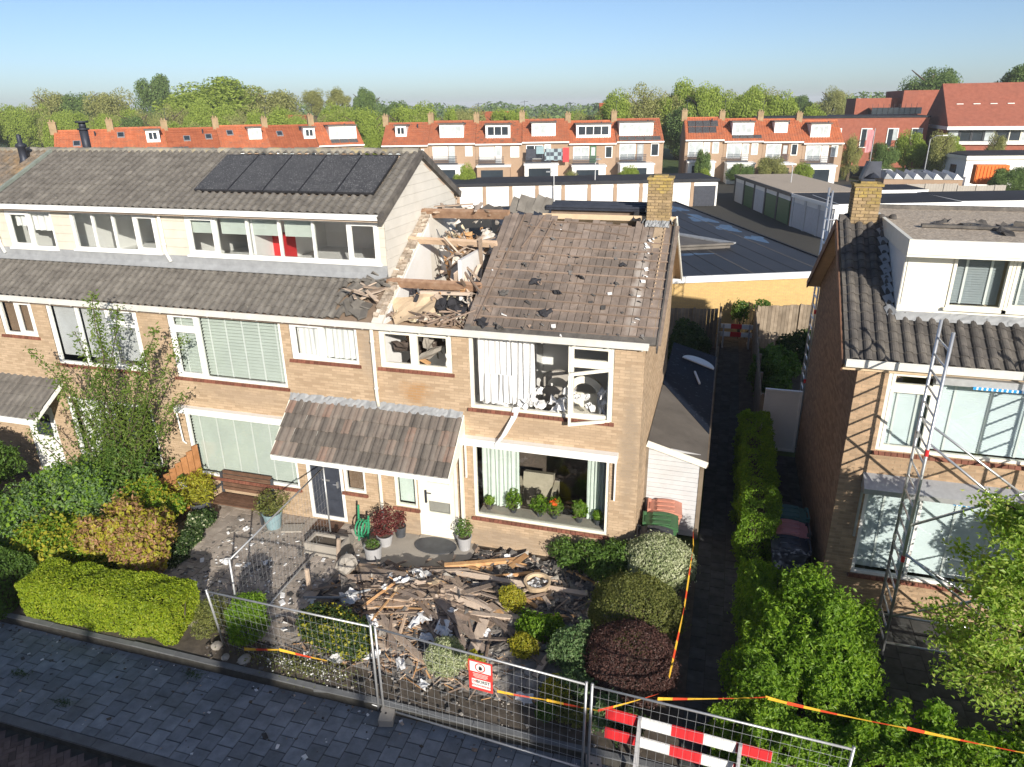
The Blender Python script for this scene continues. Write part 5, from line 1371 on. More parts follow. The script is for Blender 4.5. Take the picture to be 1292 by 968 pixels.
for (x, y, w_, h_, r, lab) in ((-8.2, -.6, .5, .32, .3, 'pale slab lying loose by the grey-blue pot'), (-6.75, -.75, .55, .5, .2, 'large pale slab lying between the two front doors'), (-6.5, -.42, .3, .3, .9, 'small pale slab leaning on a larger slab by the hose')):
    m = M(); m.obox((x, y, .06 if w_ > .4 else .12), (w_, h_, .04), (0 if w_ > .4 else .3, 0, r)); solo('loose_slab', m, K['concrete'], lab, 'paving slab', (x, y, .04), 'loose slabs on the patio')
lp = M(); lp.box(-6.0, -3.6, -1.5, -.015, -.02, .036); struct('landing_slab', lp, K['concrete'])
pb = thing('planter_box', 'rough grey planter box standing at the fence end', 'planter', (-7.0, -1.25, .03)); m = M(); m.box(-7.35, -6.45, -1.42, -1.36, .03, .33); m.box(-7.35, -6.45, -1.0, -.94, .03, .33); m.box(-7.35, -7.29, -1.36, -1.0, .03, .33); m.box(-6.51, -6.45, -1.36, -1.0, .03, .33); part('side', m, K['concrete'], pb); m = M(); m.box(-7.29, -6.51, -1.36, -1.0, .03, .27); part('soil', m, K['soil'], pb)
wp_ = thing('basket_planter', 'round pale planter filled with broken pieces on the rubble', 'planter', (-1.82, -1.35, .1))
m = M(); m.lathe([(.2, 0), (.28, .2), (.29, .24), (.24, .24), (.22, .16)], (-1.82, -1.35, .1), 22); part('bowl', m, K['card'], wp_)
m = M()
for k in range(26): m.obox((-1.82 + random.uniform(-.17, .17), -1.35 + random.uniform(-.17, .17), .29), (.1, .06, .02), (random.uniform(-.4, .4), random.uniform(-.4, .4), random.uniform(0, 3)), k % 2)
part('broken_pieces', m, [K['shard'], K['paper']], wp_, kind='stuff')

# inside the front window: plants on the sill, armchair
for i, (x, h, r, cl) in enumerate(((-3.4, .16, .12, 0), (-2.82, .42, .22, 0), (-2.2, .38, .22, 0), (-1.85, .36, .2, 1), (-1.28, .42, .2, 0), (-.86, .2, .1, 0))):
    lab = ['small round cactus pot at the left end of the window sill', 'tall leafy plant in a dark pot beside the left mint curtain', 'leafy plant left of the orange flower on the window sill', 'plant with orange flowers on the window sill', 'leafy plant in a dark pot beside the right mint curtain', 'small plant at the right end of the window sill'][i]
    t = pot(lab, x, .3, .86, .06, .1, .15, 'grey_plastic', L['bright'], h, r * .85, 260, .12, asp=.35, group='plants on the front window sill')
    if cl:
        P, N = blob_points(40, (x, .25, 1.3), (.1, .08, .07), .1, .4); leaves('petals', t, P, N, .07, K['flower_orange'], .8, kind='stuff')
ac = thing('armchair', 'cream armchair inside behind the front window', 'armchair', (-2.5, 1.2, .06))
m = M(); m.box(-2.95, -2.2, .8, 1.6, .3, .5); m.prism([(1.45, .4), (1.7, .4), (1.85, 1.15), (1.65, 1.2)], 'x', -2.95, -2.2); part('seat', m, K['chair_cream'], ac)
for x in (-3.02, -2.12):
    m = M(); m.prism([(.75, .3), (1.7, .3), (1.75, 1.0), (1.45, .9), (1.2, .7), (.75, .68)], 'x', x - .06, x + .06); part('armrest', m, K['chair_cream'], ac)
# bedroom: round chair backs, sheets
for (x, y, r, mm, lab) in ((-2.0, 1.15, .42, 'room', 'grey round chair back inside the upper window'), (-1.35, .95, .42, 'cream', 'cream round chair back inside the upper window')):
    t = thing('tub_chair', lab, 'chair', (x, y, 2.75), 'round chairs inside the blown out upper window')
    m = M(); n = 14; ro, ri = r, r * .62; pl = [(x + ro * math.cos(PI * k / n), 3.7 + ro * math.sin(PI * k / n)) for k in range(n + 1)] + [(x + ri * math.cos(PI * k / n), 3.7 + ri * math.sin(PI * k / n)) for k in range(n, -1, -1)]
    for k in range(n): m.prism([pl[k], pl[k + 1], pl[2 * n - k], pl[2 * n + 1 - k]], 'y', y, y + .1)
    part('back', m, K[mm], t); m = M(); m.box(x - .4, x + .4, y - .45, y, 3.15, 3.4); m.box(x - .38, x + .38, y, y + .06, 3.2, 3.72); part('seat', m, K[mm], t)
m = M()
for k in range(20): m.sheet((random.uniform(-3.3, -.75), random.uniform(.15, .5), 3.66 + random.uniform(0, .3) * random.random() * (1.6 if -3.0 < 0 else 1)), random.uniform(.2, .5), random.uniform(.15, .35), (random.uniform(-.8, .8), random.uniform(-.8, .8), random.uniform(0, 3)), .18, 5)
solo('crumpled_sheets', m, K['paper'], 'heap of crumpled white sheets on the upper window sill', 'sheets', (-2, .3, 3.6))
m = M(); pts = [(-2.62, -.02, 3.66), (-2.66, -.09, 3.45), (-2.86, -.22, 3.05), (-3.02, -.24, 2.85), (-3.05, -.21, 2.74)]
for k, (p, q) in enumerate(zip(pts[:-1], pts[1:])):
    a, b = .085 - .012 * k, .085 - .012 * (k + 1); m.add([(p[0] - a, p[1], p[2] - .02), (p[0] + a, p[1], p[2] + .02), (q[0] + b, q[1] - .02, q[2] + .02), (q[0] - b, q[1], q[2] - .02)], [(0, 1, 2, 3)])
solo('torn_curtain_strip', m, K['curtain'], 'torn white curtain strip hanging down the wall from the upper window', 'curtain strip', pts[0])
bx = M(); bx.box(-10.0, -9.1, 1.9, 2.4, 6.05, 6.72); solo('red_crate', bx, K['red'], 'red crate standing inside the long top window', 'crate', (-9.5, 2.1, 6.0))
pk = M(); pk.bar((-5.2, .5, 4.45), (-4.75, .4, 4.3), .1, .05); pk.bar((-5.35, .55, 4.95), (-5.0, .45, 4.33), .09, .04); solo('fallen_board', pk, K['fresh_wood'], 'broken orange board leaning inside the small wrecked window', 'board', (-5, .5, 4.3))
m = M()
for k in range(18): m.sheet((random.uniform(-5.5, -4.2), random.uniform(.3, 1.4), random.uniform(4.2, 4.9)), random.uniform(.3, .6), random.uniform(.3, .6), (random.uniform(0, 3), random.uniform(0, 3), random.uniform(0, 3)), .1, 4, mi=k % 2)
solo('fallen_ceiling', m, [K['concrete'], K['room_dark']], 'grey fallen ceiling pieces inside the small wrecked window', 'debris', (-5, .8, 4.2))

# ---------------------------------------------------------------- wreckage in the roof hole
K['insul'] = mat('dusty_insulation', [(.3, (.42, .36, .24)), (.7, (.62, .56, .42))], 9, .95, .6, 30)
K['dirty_plaster'] = mat('dirty_plaster', [(.3, (.38, .34, .29)), (.7, (.66, .63, .59))], 5, .95, .4, 25)
def splinters(name, label, c, r, n, ln, m_, w=.05, group=None, tilt=.4, parts=True):
    t = thing(name, label, 'debris', c, group)
    for k in range(n):
        p = Vector((c[0] + random.uniform(-r[0], r[0]), c[1] + random.uniform(-r[1], r[1]), c[2] + random.uniform(0, r[2]))); a = random.uniform(0, PI); e = random.uniform(-tilt, tilt); L_ = random.uniform(ln * .5, ln)
        d = Vector((math.cos(a) * math.cos(e), math.sin(a) * math.cos(e), math.sin(e))) * L_ / 2
        m = M(); m.bar(p - d, p + d, random.uniform(w * .5, w * 1.5), random.uniform(.015, .035), (random.uniform(-.3, .3), random.uniform(-.3, .3), 1), end=.05); part('splinter', m, K[m_], t)
    return t
splinters('upright_laths', 'orange torn upright laths at the back of the roof hole', (-4.85, 2.9, 5.6), (.28, .35, .8), 26, 1.1, 'fresh_wood', .07, tilt=1.5)
splinters('splintered_laths', 'pale splintered laths heaped at the back of the roof hole', (-4.4, 3.3, 6.3), (.55, .4, .35), 24, .8, 'fresh_wood', .06)
splinters('splintered_laths', 'broken laths heaped along the eave under the roof hole', (-4.5, .35, 5.3), (.7, .25, .2), 30, .8, 'batten', .05)
splinters('splintered_laths', 'broken laths lying on top of the uppermost purlin', (-4.9, 3.5, 7.2), (.8, .2, .12), 12, 1.2, 'wood', .06, tilt=.1)
splinters('splintered_laths', 'dark broken laths beside the torn edge of the tiles', (-6.15, .75, 5.75), (.25, .6, .15), 22, .6, 'wood', .06)
m = M(); m.sheet((-5.1, .55, 5.55), .95, .85, (.45, -.25, .3), .12, 5); solo('brown_board', m, K['card'], 'tan sheet of board lying under the lowest purlin in the roof hole', 'board', (-5.1, .55, 5.5))
for (c, w_, h_, r, mm, lab) in (((-4.45, 2.2, 6.0), .7, .8, (1.2, .2, .4), 'dirty_plaster', 'white plasterboard slab leaning in the middle of the roof hole'), ((-4.15, 2.9, 6.6), .5, .5, (.9, .4, -.3), 'dirty_plaster', 'white plasterboard piece near the top of the roof hole'), ((-4.9, 1.6, 5.7), .4, .5, (1.1, -.3, .5), 'concrete', 'grey slab standing behind the lowest purlin')):
    m = M(); m.sheet(c, w_, h_, r, .1, 5, thick=.02); solo('plasterboard', m, K[mm], lab, 'plasterboard', c, 'plasterboard in the roof hole')
m = M()
for k in range(4): m.sheet((random.uniform(-4.3, -3.9), random.uniform(1.3, 1.8), 5.6 + .08 * k), .5, .4, (random.uniform(-.7, .7), random.uniform(-.6, .6), random.uniform(0, 3)), .3, 6)
solo('black_foil', m, K['fabric_dark'], 'black crumpled roofing foil heaped in the roof hole', 'foil', (-4.2, 1.6, 5.6))
m = M()
for k in range(5): m.sheet((random.uniform(-4.6, -3.9), random.uniform(.5, .9), 5.45 + .05 * k), .6, .4, (random.uniform(-.4, .4), random.uniform(-.4, .4), random.uniform(0, 3)), .2, 6)
solo('black_foil', m, K['fabric_dark'], 'black torn foil under the lowest purlin beside the roof boards', 'foil', (-4.2, .7, 5.4))
for (nm, c, r, n_, sz, mats__) in (('hole_scraps', (-4.6, 1.9, 5.5), (.75, 1.2, .5), 260, .13, ['dirty_plaster', 'insul', 'fresh_wood', 'shard', 'fabric_dark', 'wood']), ('hole_scraps', (-4.7, .6, 5.33), (.85, .4, .2), 170, .12, ['batten', 'dirty_plaster', 'wood', 'shard', 'insul']), ('hole_scraps', (-4.6, 3.3, 6.4), (.8, .3, .7), 150, .13, ['insul', 'fresh_wood', 'wood', 'dirty_plaster'])):
    m = M()
    for k in range(n_):
        x, y, z = (c[i] + random.uniform(-r[i], r[i]) if i < 2 else c[2] + random.uniform(0, r[2]) * random.random() for i in range(3)); w_ = sz * random.uniform(.3, 1.8); m.sheet((x, y, z), w_, w_ * random.uniform(.15, .8), (random.uniform(-1, 1), random.uniform(-1, 1), random.uniform(0, 3)), w_ * .4, 3, mi=k % len(mats__), thick=.012)
    struct(nm, m, [K[q] for q in mats__], 'stuff')
for (c, n_, lab) in (((-4.35, 2.6, 6.2), 14, 'laths and strips hanging beside the bare boards in the roof hole'), ((-4.2, 1.3, 5.6), 12, 'splintered laths jammed between the lower purlins')):
    splinters('splintered_laths', lab, c, (.3, .5, .5), n_, 1.1, 'wood', .07, tilt=1.2)
m = M()
for k in range(7):
    a = Vector((random.uniform(-5.4, -3.9), random.uniform(2.2, 3.2), random.uniform(6.3, 7.1))); m.tube([a, a + Vector((.2, -.1, -.35)), a + Vector((.5, -.2, -.5)), a + Vector((.8, random.uniform(-.4, .2), random.uniform(-.9, -.3)))], .011, 5)
solo('loose_cables', m, K['grey_plastic'], 'loose grey cables dangling in the roof hole', 'cables', (-4.6, 2.7, 6.5))
for k in range(12):
    m = M(); x = random.uniform(-5.5, -3.9); m.obox((x, 3.55 + random.uniform(-.1, .35), 7.15 + random.uniform(0, .15)), (.24, .3, .03), (random.uniform(-.6, .6), random.uniform(-.6, .6), random.uniform(0, 3))); solo('shattered_tile', m, K['tile_dark'], 'dark tile lying loose behind the uppermost purlin', 'roof tile', (x, 3.5, 7.1), 'tiles loose behind the uppermost purlin')
for k in range(5):
    m = M(); x = -3.62 + k * .19; m.obox((x, 3.45 + .02 * k, 7.38 + .05 * (k % 2)), (.21, .035, .40), (-.45 + .12 * (k % 2), .42 - .13 * (k % 3), .35 - .12 * k)); solo('loose_ridge_tile', m, K['tile'], 'grey tile tipped up on end along the ridge of bare roof boards', 'roof tile', (x, 3.5, 7.2), 'tiles tipped up along the ridge')
for k in range(16):
    x = random.uniform(-6.5, -5.95); y = random.uniform(.0, 1.1); m = M(); m.obox((x, y, zroof(y) + .1), (.21, .3, .03), (ANG + random.uniform(-.5, .5), random.uniform(-.5, .5), random.uniform(0, 3))); solo('shattered_tile', m, K['tile'], 'grey tile shaken loose at the torn roof edge', 'roof tile', (x, y, zroof(y)), 'tiles shaken loose at the torn edge')
# ---------------------------------------------------------------- the wreckage in the front garden
PL = [(-5.34, -1.29, -3.59, -2.49, .12), (-5.89, -1.75, -4.44, -2.15, .12), (-5.31, -2.56, -3.79, -2.39, .16), (-5.25, -2.63, -4.04, -2.81, .16), (-5.03, -3.01, -4.05, -2.85, .2), (-4.89, -3.16, -3.82, -2.94, .2), (-4.91, -1.19, -5.24, -1.8, .09), (-5.45, -1.86, -5.57, -2.25, .1), (-4.54, -1.88, -3.37, -1.86, .1), (-4.44, -1.72, -3.6, -1.24, .09), (-4.9, -2.19, -4.81, -2.5, .06), (-4.26, -2.73, -4.03, -2.53, .06), (-4.41, -3.47, -4.03, -3.11, .1), (-4.29, -3.18, -4.1, -3.8, .05), (-3.99, -3.5, -4.08, -2.78, .05), (-5.39, -1.98, -4.8, -1.99, .12), (-6.07, -3.18, -5.58, -2.38, .3), (-4.48, -1.08, -4.4, -.96, .05), (-5.24, -1.8, -4.91, -1.24, .06), (-5.83, -1.64, -5.28, -1.72, .08), (-4.12, -2.64, -3.59, -2.99, .08), (-4.74, -2.48, -3.9, -2.77, .07), (-3.95, -1.3, -2.47, -.42, .12), (-3.72, -1.46, -.79, -1.29, .1), (-2.76, -.6, -1.33, -.98, .05), (-3.7, -1.81, -2.82, -2.1, .13), (-3.45, -2.16, -2.13, -2.49, .15), (-3.18, -2.0, -1.79, -1.69, .05), (-3.45, -2.55, -2.41, -2.72, .15), (-3.24, -2.76, -2.96, -2.26, .03), (-2.99, -2.54, -2.67, -3.08, .04), (-2.52, -3.68, -2.53, -2.75, .2), (-2.66, -2.82, -2.41, -2.42, .04), (-1.9, -2.12, -.94, -2.49, .05), (-2.33, -2.98, -2.22, -3.59, .04), (-3.17, -.66, -2.95, -.26, .05), (-.56, -2.59, -.53, -2.26, .03), (-1.15, -2.44, -1.03, -2.72, .05), (-3.93, -.68, -3.8, -1.26, .05), (-2.84, -2.07, -2.44, -2.08, .08), (-2.46, -2.16, -1.92, -2.43, .06), (-3.36, -2.8, -2.83, -2.83, .12), (-2.9, -2.28, -2.39, -2.38, .05)]
LAB = {0: 'thick brown beam lying slantwise across the middle of the rubble heap', 2: 'wide pale board lying over the left of the rubble heap', 16: 'broad dark slab of felted board at the left end of the rubble', 22: 'long beam reaching from the rubble to the wall under the front window', 23: 'longest thin beam, lying past the round planter', 26: 'wide pale plank lying slantwise left of the little yellow shrub', 31: 'wide short board lying behind the red warning sign', 33: 'dark slat lying between the little yellow shrub and the domes'}
def pile(x, y): return .45 * math.exp(-((x + 4.2) / 1.3) ** 2 - ((y + 2.4) / .9) ** 2) + .12 * math.exp(-((x + 2.2) / 1.6) ** 2 - ((y + 2) / 1.2) ** 2)
def plank(x0, y0, x1, y1, w, label=None, z=None, thick=.03, mk=None):
    za = (pile(x0, y0) + random.uniform(.05, .14)) if z is None else z; zb = (pile(x1, y1) + random.uniform(.05, .14)) if z is None else z
    m = M(); c = ((x0 + x1) / 2, (y0 + y1) / 2, (za + zb) / 2)
    m.bar((x0, y0, za), (x1, y1, zb), w, thick, (random.uniform(-.35, .35), random.uniform(-.35, .35), 1), end=.04)
    if label is None: label = ('splintered brown timber in the left half of the rubble heap' if (x0 + x1) / 2 < -4.2 else 'splintered brown timber in the middle of the rubble heap' if (x0 + x1) / 2 < -2.9 else 'splintered brown timber among the dark shards right of the heap'); nm = 'timber_plank'
    else: nm = 'timber_beam' if 'beam' in label else 'timber_plank'
    return solo(nm, m, K[mk or random.choice(['wood', 'wood', 'wood', 'wood', 'deck', 'deck', 'batten', 'fresh_wood'])], label, 'timber', c, ('splintered timbers ' + label.split('timber ')[1]) if nm == 'timber_plank' and label.startswith('splintered') else None)
for i, p in enumerate(PL):
    th = .085 if i in (0, 1, 22, 23) else random.uniform(.02, .045)
    plank(*p, label=LAB.get(i), thick=th, mk='tile_dark' if i == 16 else ('wood' if i in (2, 3, 4, 5, 26, 28, 31) else None), z=None)
for k in range(120):
    r = random.random()
    if r < .6: x, y = random.gauss(-4.2, .9), random.gauss(-2.4, .7)
    else: x, y = random.uniform(-3.6, -.6), random.uniform(-3.4, -.5)
    if not (-6.2 < x < -.3 and -4.2 < y < -.45): continue
    if y > -1.5 and x < -3.6 and y > -1.2: continue
    a = random.gauss(-.25, .55) if random.random() < .7 else random.uniform(0, PI); L_ = random.uniform(.25, 1.0); w_ = random.choice((.025, .035, .05, .09, .12))
    plank(x - math.cos(a) * L_ / 2, y - math.sin(a) * L_ / 2, x + math.cos(a) * L_ / 2, y + math.sin(a) * L_ / 2, w_, thick=random.uniform(.015, .03))
for k in range(34):      # longer boards thrown across the heap and out to the fence and the patio
    x, y = random.gauss(-4.0, 1.0), random.gauss(-2.6, .75); a = random.gauss(-.22, .38); L_ = random.uniform(.9, 1.9)
    if not (-5.8 < x < -1.2 and -4.0 < y < -1.6): continue
    plank(x - math.cos(a) * L_ / 2, y - math.sin(a) * L_ / 2, x + math.cos(a) * L_ / 2, y + math.sin(a) * L_ / 2, random.choice((.06, .09, .12, .15)), thick=random.uniform(.018, .03), mk=random.choice(('wood', 'wood', 'wood', 'deck')))
# stakes driven or thrown upright
for (x, y, h, tx, lab) in ((-6.48, -1.45, .62, .08, 'upright stake with a pale lower half by the planter box'), (-6.55, -2.55, .55, .0, 'short upright stake at the left edge of the rubble'), (-3.52, -2.45, .6, .02, 'pale upright batten standing in the middle of the rubble')):
    m = M(); m.bar((x, y, 0), (x + tx, y, h), .075, .06); solo('wooden_stake', m, K['wood'], lab, 'stake', (x, y, 0), 'stakes in the rubble')
m = M(); m.tube([(-6.35, -3.05, .25), (-5.6, -2.95, .33), (-5.05, -2.6, .38)], .025, 8); solo('bent_rail', m, K['zinc'], 'grey metal rail lying above the dark bush at the left of the rubble', 'rail', (-5.7, -2.9, .3))
m = M(); m.lathe([(.02, -.15), (.16, -.12), (.22, 0), (.17, .12), (.02, .16)], (0, 0, 0), 12); RT = Matrix.Translation((-5.95, -1.95, .36)) @ Euler((.9, .3, 0)).to_matrix().to_4x4(); m.v = [tuple(RT @ (Vector(p) * random.uniform(.8, 1.15))) for p in m.v]; solo('rubble_lump', m, K['concrete'], 'pale round lump lying on the dark left end of the rubble', 'rubble lump', (-5.95, -1.95, .4))
# slate and tile shards: nobody could count them
n = 5200; X = np.empty(n); Y = np.empty(n)
k1 = int(n * .5); X[:k1] = RNG.normal(-3.6, 1.2, k1); Y[:k1] = RNG.normal(-2.2, .9, k1); X[k1:] = RNG.uniform(-3.7, .1, n - k1); Y[k1:] = RNG.uniform(-2.9, -.2, n - k1)
ok = (X > -6.3) & (X < .3) & (Y > -4.4) & (Y < -.2) & ~((Y > -1.45) & (X < -3.55)); X, Y = X[ok], Y[ok]; n = len(X)
Zp = .45 * np.exp(-((X + 4.2) / 1.3) ** 2 - ((Y + 2.4) / .9) ** 2) + .12 * np.exp(-((X + 2.2) / 1.6) ** 2 - ((Y + 2) / 1.2) ** 2)
S = RNG.gamma(2.2, .022, n) + .012
V, F = boxes_np(np.stack([X, Y, Zp * RNG.uniform(.3, 1, n) + .03], 1), np.stack([S, S * RNG.uniform(.4, 1, n), RNG.uniform(.005, .012, n)], 1), np.stack([RNG.normal(0, .45, n), RNG.normal(0, .45, n), RNG.uniform(0, 6.3, n)], 1), .3)
MI = np.repeat(RNG.choice([0, 0, 0, 0, 1, 2, 3], n), 6)
o = link('tile_rubble', npmesh('tile_rubble', V, F, [K['shard'], K['wood'], K['concrete'], K['dust']], MI)); o['kind'] = 'stuff'
n = 2200; X = RNG.normal(-4.0, 1.35, n); Y = RNG.normal(-2.7, .95, n); ok = (Y > -4.4) & (Y < -.6) & (X > -6) & (X < -.5) & ~((Y > -1.45) & (X < -3.55)); X, Y = X[ok], Y[ok]; n = len(X)
Zp = .45 * np.exp(-((X + 4.2) / 1.3) ** 2 - ((Y + 2.4) / .9) ** 2)
V, F = boxes_np(np.stack([X, Y, Zp + .04], 1), np.stack([RNG.uniform(.04, .22, n), RNG.uniform(.004, .014, n), RNG.uniform(.003, .009, n)], 1), np.stack([RNG.normal(0, .2, n), RNG.normal(0, .3, n), RNG.normal(-.3, .8, n)], 1))
o = link('splinter_litter', npmesh('splinter_litter', V, F, [K['wood'], K['fresh_wood'], K['batten']], np.repeat(RNG.choice([0, 0, 1, 2], n), 6))); o['kind'] = 'stuff'
# mound under it all
m = M(); nx, ny = 50, 36; vs = []
for j in range(ny + 1):
    for i in range(nx + 1):
        x, y = -6.3 + 6.5 * i / nx, -4.3 + 3.9 * j / ny; e = min(i, nx - i, j, ny - j) / 4
        inside = not (y > -1.5 and x < -3.5)
        vs.append((x, y, (.012 + (.75 * pile(x, y) + random.uniform(0, .07)) * min(1, e)) if inside else -.02))
m.add(vs, [(j * (nx + 1) + i, j * (nx + 1) + i + 1, (j + 1) * (nx + 1) + i + 1, (j + 1) * (nx + 1) + i) for j in range(ny) for i in range(nx)]); struct('rubble_mound', m, K['dust'], 'stuff')
# dusty plaster, insulation and roofing scraps of every size
for (nm, n_, sx, sz, mats__, q) in (('plaster_scraps', 230, 1.15, .05, ['dirty_plaster', 'concrete', 'paper', 'concrete'], 4), ('felt_scraps', 160, 1.3, .11, ['fabric_dark', 'shard', 'tile_dark'], 4)):
    m = M()
    for k in range(n_):
        x, y = random.gauss(-3.7, sx), random.gauss(-2.5, .85)
        if not (-6.1 < x < -.2 and -4.4 < y < -.4) or (y > -1.45 and x < -3.55): continue
        w_ = sz * random.uniform(.4, 2.0); m.sheet((x, y, pile(x, y) * random.uniform(.5, 1) + .05), w_, w_ * random.uniform(.4, 1), (random.uniform(-.5, .5), random.uniform(-.5, .5), random.uniform(0, 3)), w_ * .4, 3, mi=k % len(mats__))
    struct(nm, m, [K[c] for c in mats__], 'stuff')
for (x, y, s, mm) in [(-4.45, -2.34, .32, 'paper'), (-4.77, -2.18, .2, 'paper'), (-5.44, -2.82, .5, 'paper'), (-3.79, -3.2, .35, 'paper'), (-3.65, -3.05, .3, 'paper'), (-4.62, -3.32, .3, 'paper'), (-3.22, -3.15, .32, 'paper'), (-3.44, -3.42, .3, 'paper'), (-3.82, -2.25, .4, 'card'), (-4.4, -2.57, .3, 'card'), (-4.7, -2.57, .2, 'paper'), (-4.21, -1.93, .4, 'paper'), (-5.38, -2.72, .3, 'paper'), (-2.77, -.41, .14, 'paper'), (-1.25, -2.5, .2, 'paper'), (-1.93, -2.58, .25, 'concrete'), (-2.39, -3.0, .18, 'paper'), (-3.22, -2.76, .3, 'paper'), (-3.14, -3.1, .25, 'paper'), (-2.5, -1.17, .16, 'paper'), (-3.6, -1.25, .12, 'paper'), (-4.3, -4.05, .3, 'paper'), (-4.6, -3.9, .25, 'paper'), (-4.9, -4.3, .3, 'paper'), (-3.7, -4.1, .3, 'paper'), (-1.3, -4.25, .3, 'paper'), (-8.95, -2.2, .26, 'paper'), (-8.0, -1.95, .2, 'paper'), (-9.3, -.9, .18, 'paper'), (-1.4, -1.85, .28, 'concrete'), (-.9, -2.1, .34, 'tile_dark'), (-.55, -2.3, .3, 'shard'), (-3.1, -4.45, .24, 'paper'), (-6.1, -3.0, .25, 'paper'), (-1.1, -.75, .3, 'shard'), (-.75, -1.0, .3, 'tile_dark')]:
    m = M(); z = pile(x, y) + .12 if x > -6.2 else .06; m.sheet((x, y, z), s, s * random.uniform(.5, .9), (random.uniform(-.35, .35), random.uniform(-.35, .35), random.uniform(0, 3)), s * .3, 5)
    lab = {'paper': ('torn white sheet lying on the patio left of the rubble' if x < -7 else 'torn white sheet lying low between the fence and the rubble' if y < -3.6 else 'torn white sheet lying in the left half of the rubble heap' if x < -3.9 else 'torn white sheet lying right of the middle of the rubble'), 'card': 'torn buff cardboard lying in the heart of the rubble heap', 'concrete': 'pale broken slab lying right of the rubble heap', 'tile_dark': 'broken dark roof slab lying near the clipped domes', 'shard': 'broken grey roof slab lying near the clipped domes'}[mm]
    solo('torn_sheet' if mm in ('paper', 'card') else 'broken_slab', m, K[mm], lab, 'debris', (x, y, z), {'paper': 'white sheets on the patio' if x < -7 else 'white sheets by the fence' if y < -3.6 else 'white sheets left in the rubble' if x < -3.9 else 'white sheets right in the rubble', 'card': 'cardboard in the wreckage'}.get(mm, 'slabs in the wreckage'))
n = 700; X = RNG.uniform(-9.8, -6.0, n); Y = RNG.uniform(-3.8, -.5, n); S = RNG.gamma(1.5, .012, n) + .006
V, F = boxes_np(np.stack([X, Y, np.full(n, .045)], 1), np.stack([S, S * .7, S * .2], 1), np.stack([RNG.normal(0, .2, n), RNG.normal(0, .2, n), RNG.uniform(0, 6, n)], 1), .3)
o = link('patio_crumbs', npmesh('patio_crumbs', V, F, [K['concrete'], K['paper'], K['shard']], np.repeat(RNG.choice([0, 1, 2, 2], n), 6))); o['kind'] = 'stuff'
n = 420; X = RNG.uniform(-7.6, 1, n); Y = RNG.uniform(-4.85, -3.9, n); S = RNG.gamma(1.3, .009, n) + .006
V, F = boxes_np(np.stack([X, Y, np.full(n, .03)], 1), np.stack([S, S * .8, S * .5], 1), np.stack([RNG.normal(0, .3, n), RNG.normal(0, .3, n), RNG.uniform(0, 6, n)], 1), .3)
o = link('garden_stones', npmesh('garden_stones', V, F, [K['concrete'], K['shard'], K['soil']], np.repeat(RNG.choice([0, 1, 1, 2], n), 6))); o['kind'] = 'stuff'
for (x, y, s) in ((-1.55, -3.75, .12), (-1.4, -3.6, .1), (-1.25, -3.85, .13), (-1.75, -3.85, .09), (-1.1, -3.65, .1), (-7.35, -4.55, .11), (-6.6, -4.72, .12), (-7.0, -4.75, .08)):
    me = bmesh.new(); bmesh.ops.create_icosphere(me, subdivisions=2, radius=s)
    for v in me.verts: v.co *= random.uniform(.88, 1.1); v.co.z *= .7
    dm_ = bpy.data.meshes.new('stone'); me.to_mesh(dm_); me.free(); dm_.materials.append(K['concrete']); o = link('stone', dm_); o.location = (x, y, s * .4); o['label'] = 'rounded beige stone lying near the warning sign' if x > -3 else 'rounded beige stone on the edging by the conical bush'; o['category'] = 'stone'; o['group'] = 'rounded stones near the sign' if x > -3 else 'rounded stones by the conical bush'
# ---------------------------------------------------------------- plants of the front gardens
box_hedge('clipped_hedge', 'clipped yellow-green privet hedge along the pavement', (-10.0, -4.35), .045, 3.55, .9, .95, 40000, .055, L['privet'], rough=.06, z0=-.02)
box_hedge('clipped_hedge', 'dull green hedge at the left edge next to the yellow-green one', (-13.6, -4.55), .0, 2.9, .95, 1.05, 20000, .055, L['green'], rough=.08, z0=-.02)
bush('conical_bush', 'bright green conical bush behind the leaning mesh fence', 'bush', (-6.72, -4.35, 0), [(0, 0, .55, .42, .42, .6), (0, 0, .9, .3, .3, .35)], 9000, .055, L['bright'], lump=.22, wild=3)
bush('dark_bush', 'dark green bush in front of the rubble, behind the fence joint', 'bush', (-5.1, -3.95, 0), [(0, 0, .4, .75, .5, .42), (.45, -.1, .35, .4, .4, .4), (-.4, .1, .4, .45, .4, .4)], 14000, .06, L['dark'], lump=.2, wild=3, extra=[('young_leaves', .12, .06, L['yellowg'], .03)])
bush('variegated_bush', 'round cream-flecked bush left of the red warning sign', 'bush', (-2.86, -3.95, 0), [(0, 0, .36, .38, .34, .38)], 5200, .05, L['varieg'], lump=.12)
bush('white_flecked_shrub', 'rounded white-flecked shrub before the dark grey bin', 'bush', (.6, -.55, 0), [(0, 0, .66, .72, .62, .62)], 13000, .055, L['varieg'], lump=.08, inner=.7)
bush('fern_shrub', 'spreading feathery green shrub at the corner of the wrecked house', 'bush', (-.75, -.35, 0), [(0, 0, .4, .75, .45, .38), (.3, -.3, .45, .5, .4, .4), (-.55, .0, .35, .4, .3, .3)], 9000, .10, L['green'], lump=.3, asp=.3, wild=5)
bush('clipped_dome', 'clipped green dome between the white-flecked and the purple ones', 'bush', (.28, -1.95, 0), [(0, 0, .45, .88, .82, .72)], 22000, .042, L['olive'], lump=.07, inner=.8, zmin=-.5)
bush('clipped_dome', 'clipped dark purple dome at the garden corner by the alley', 'bush', (.38, -3.3, 0), [(0, 0, .45, .82, .78, .68)], 20000, .04, L['purple'], lump=.06, inner=.8, zmin=-.5)
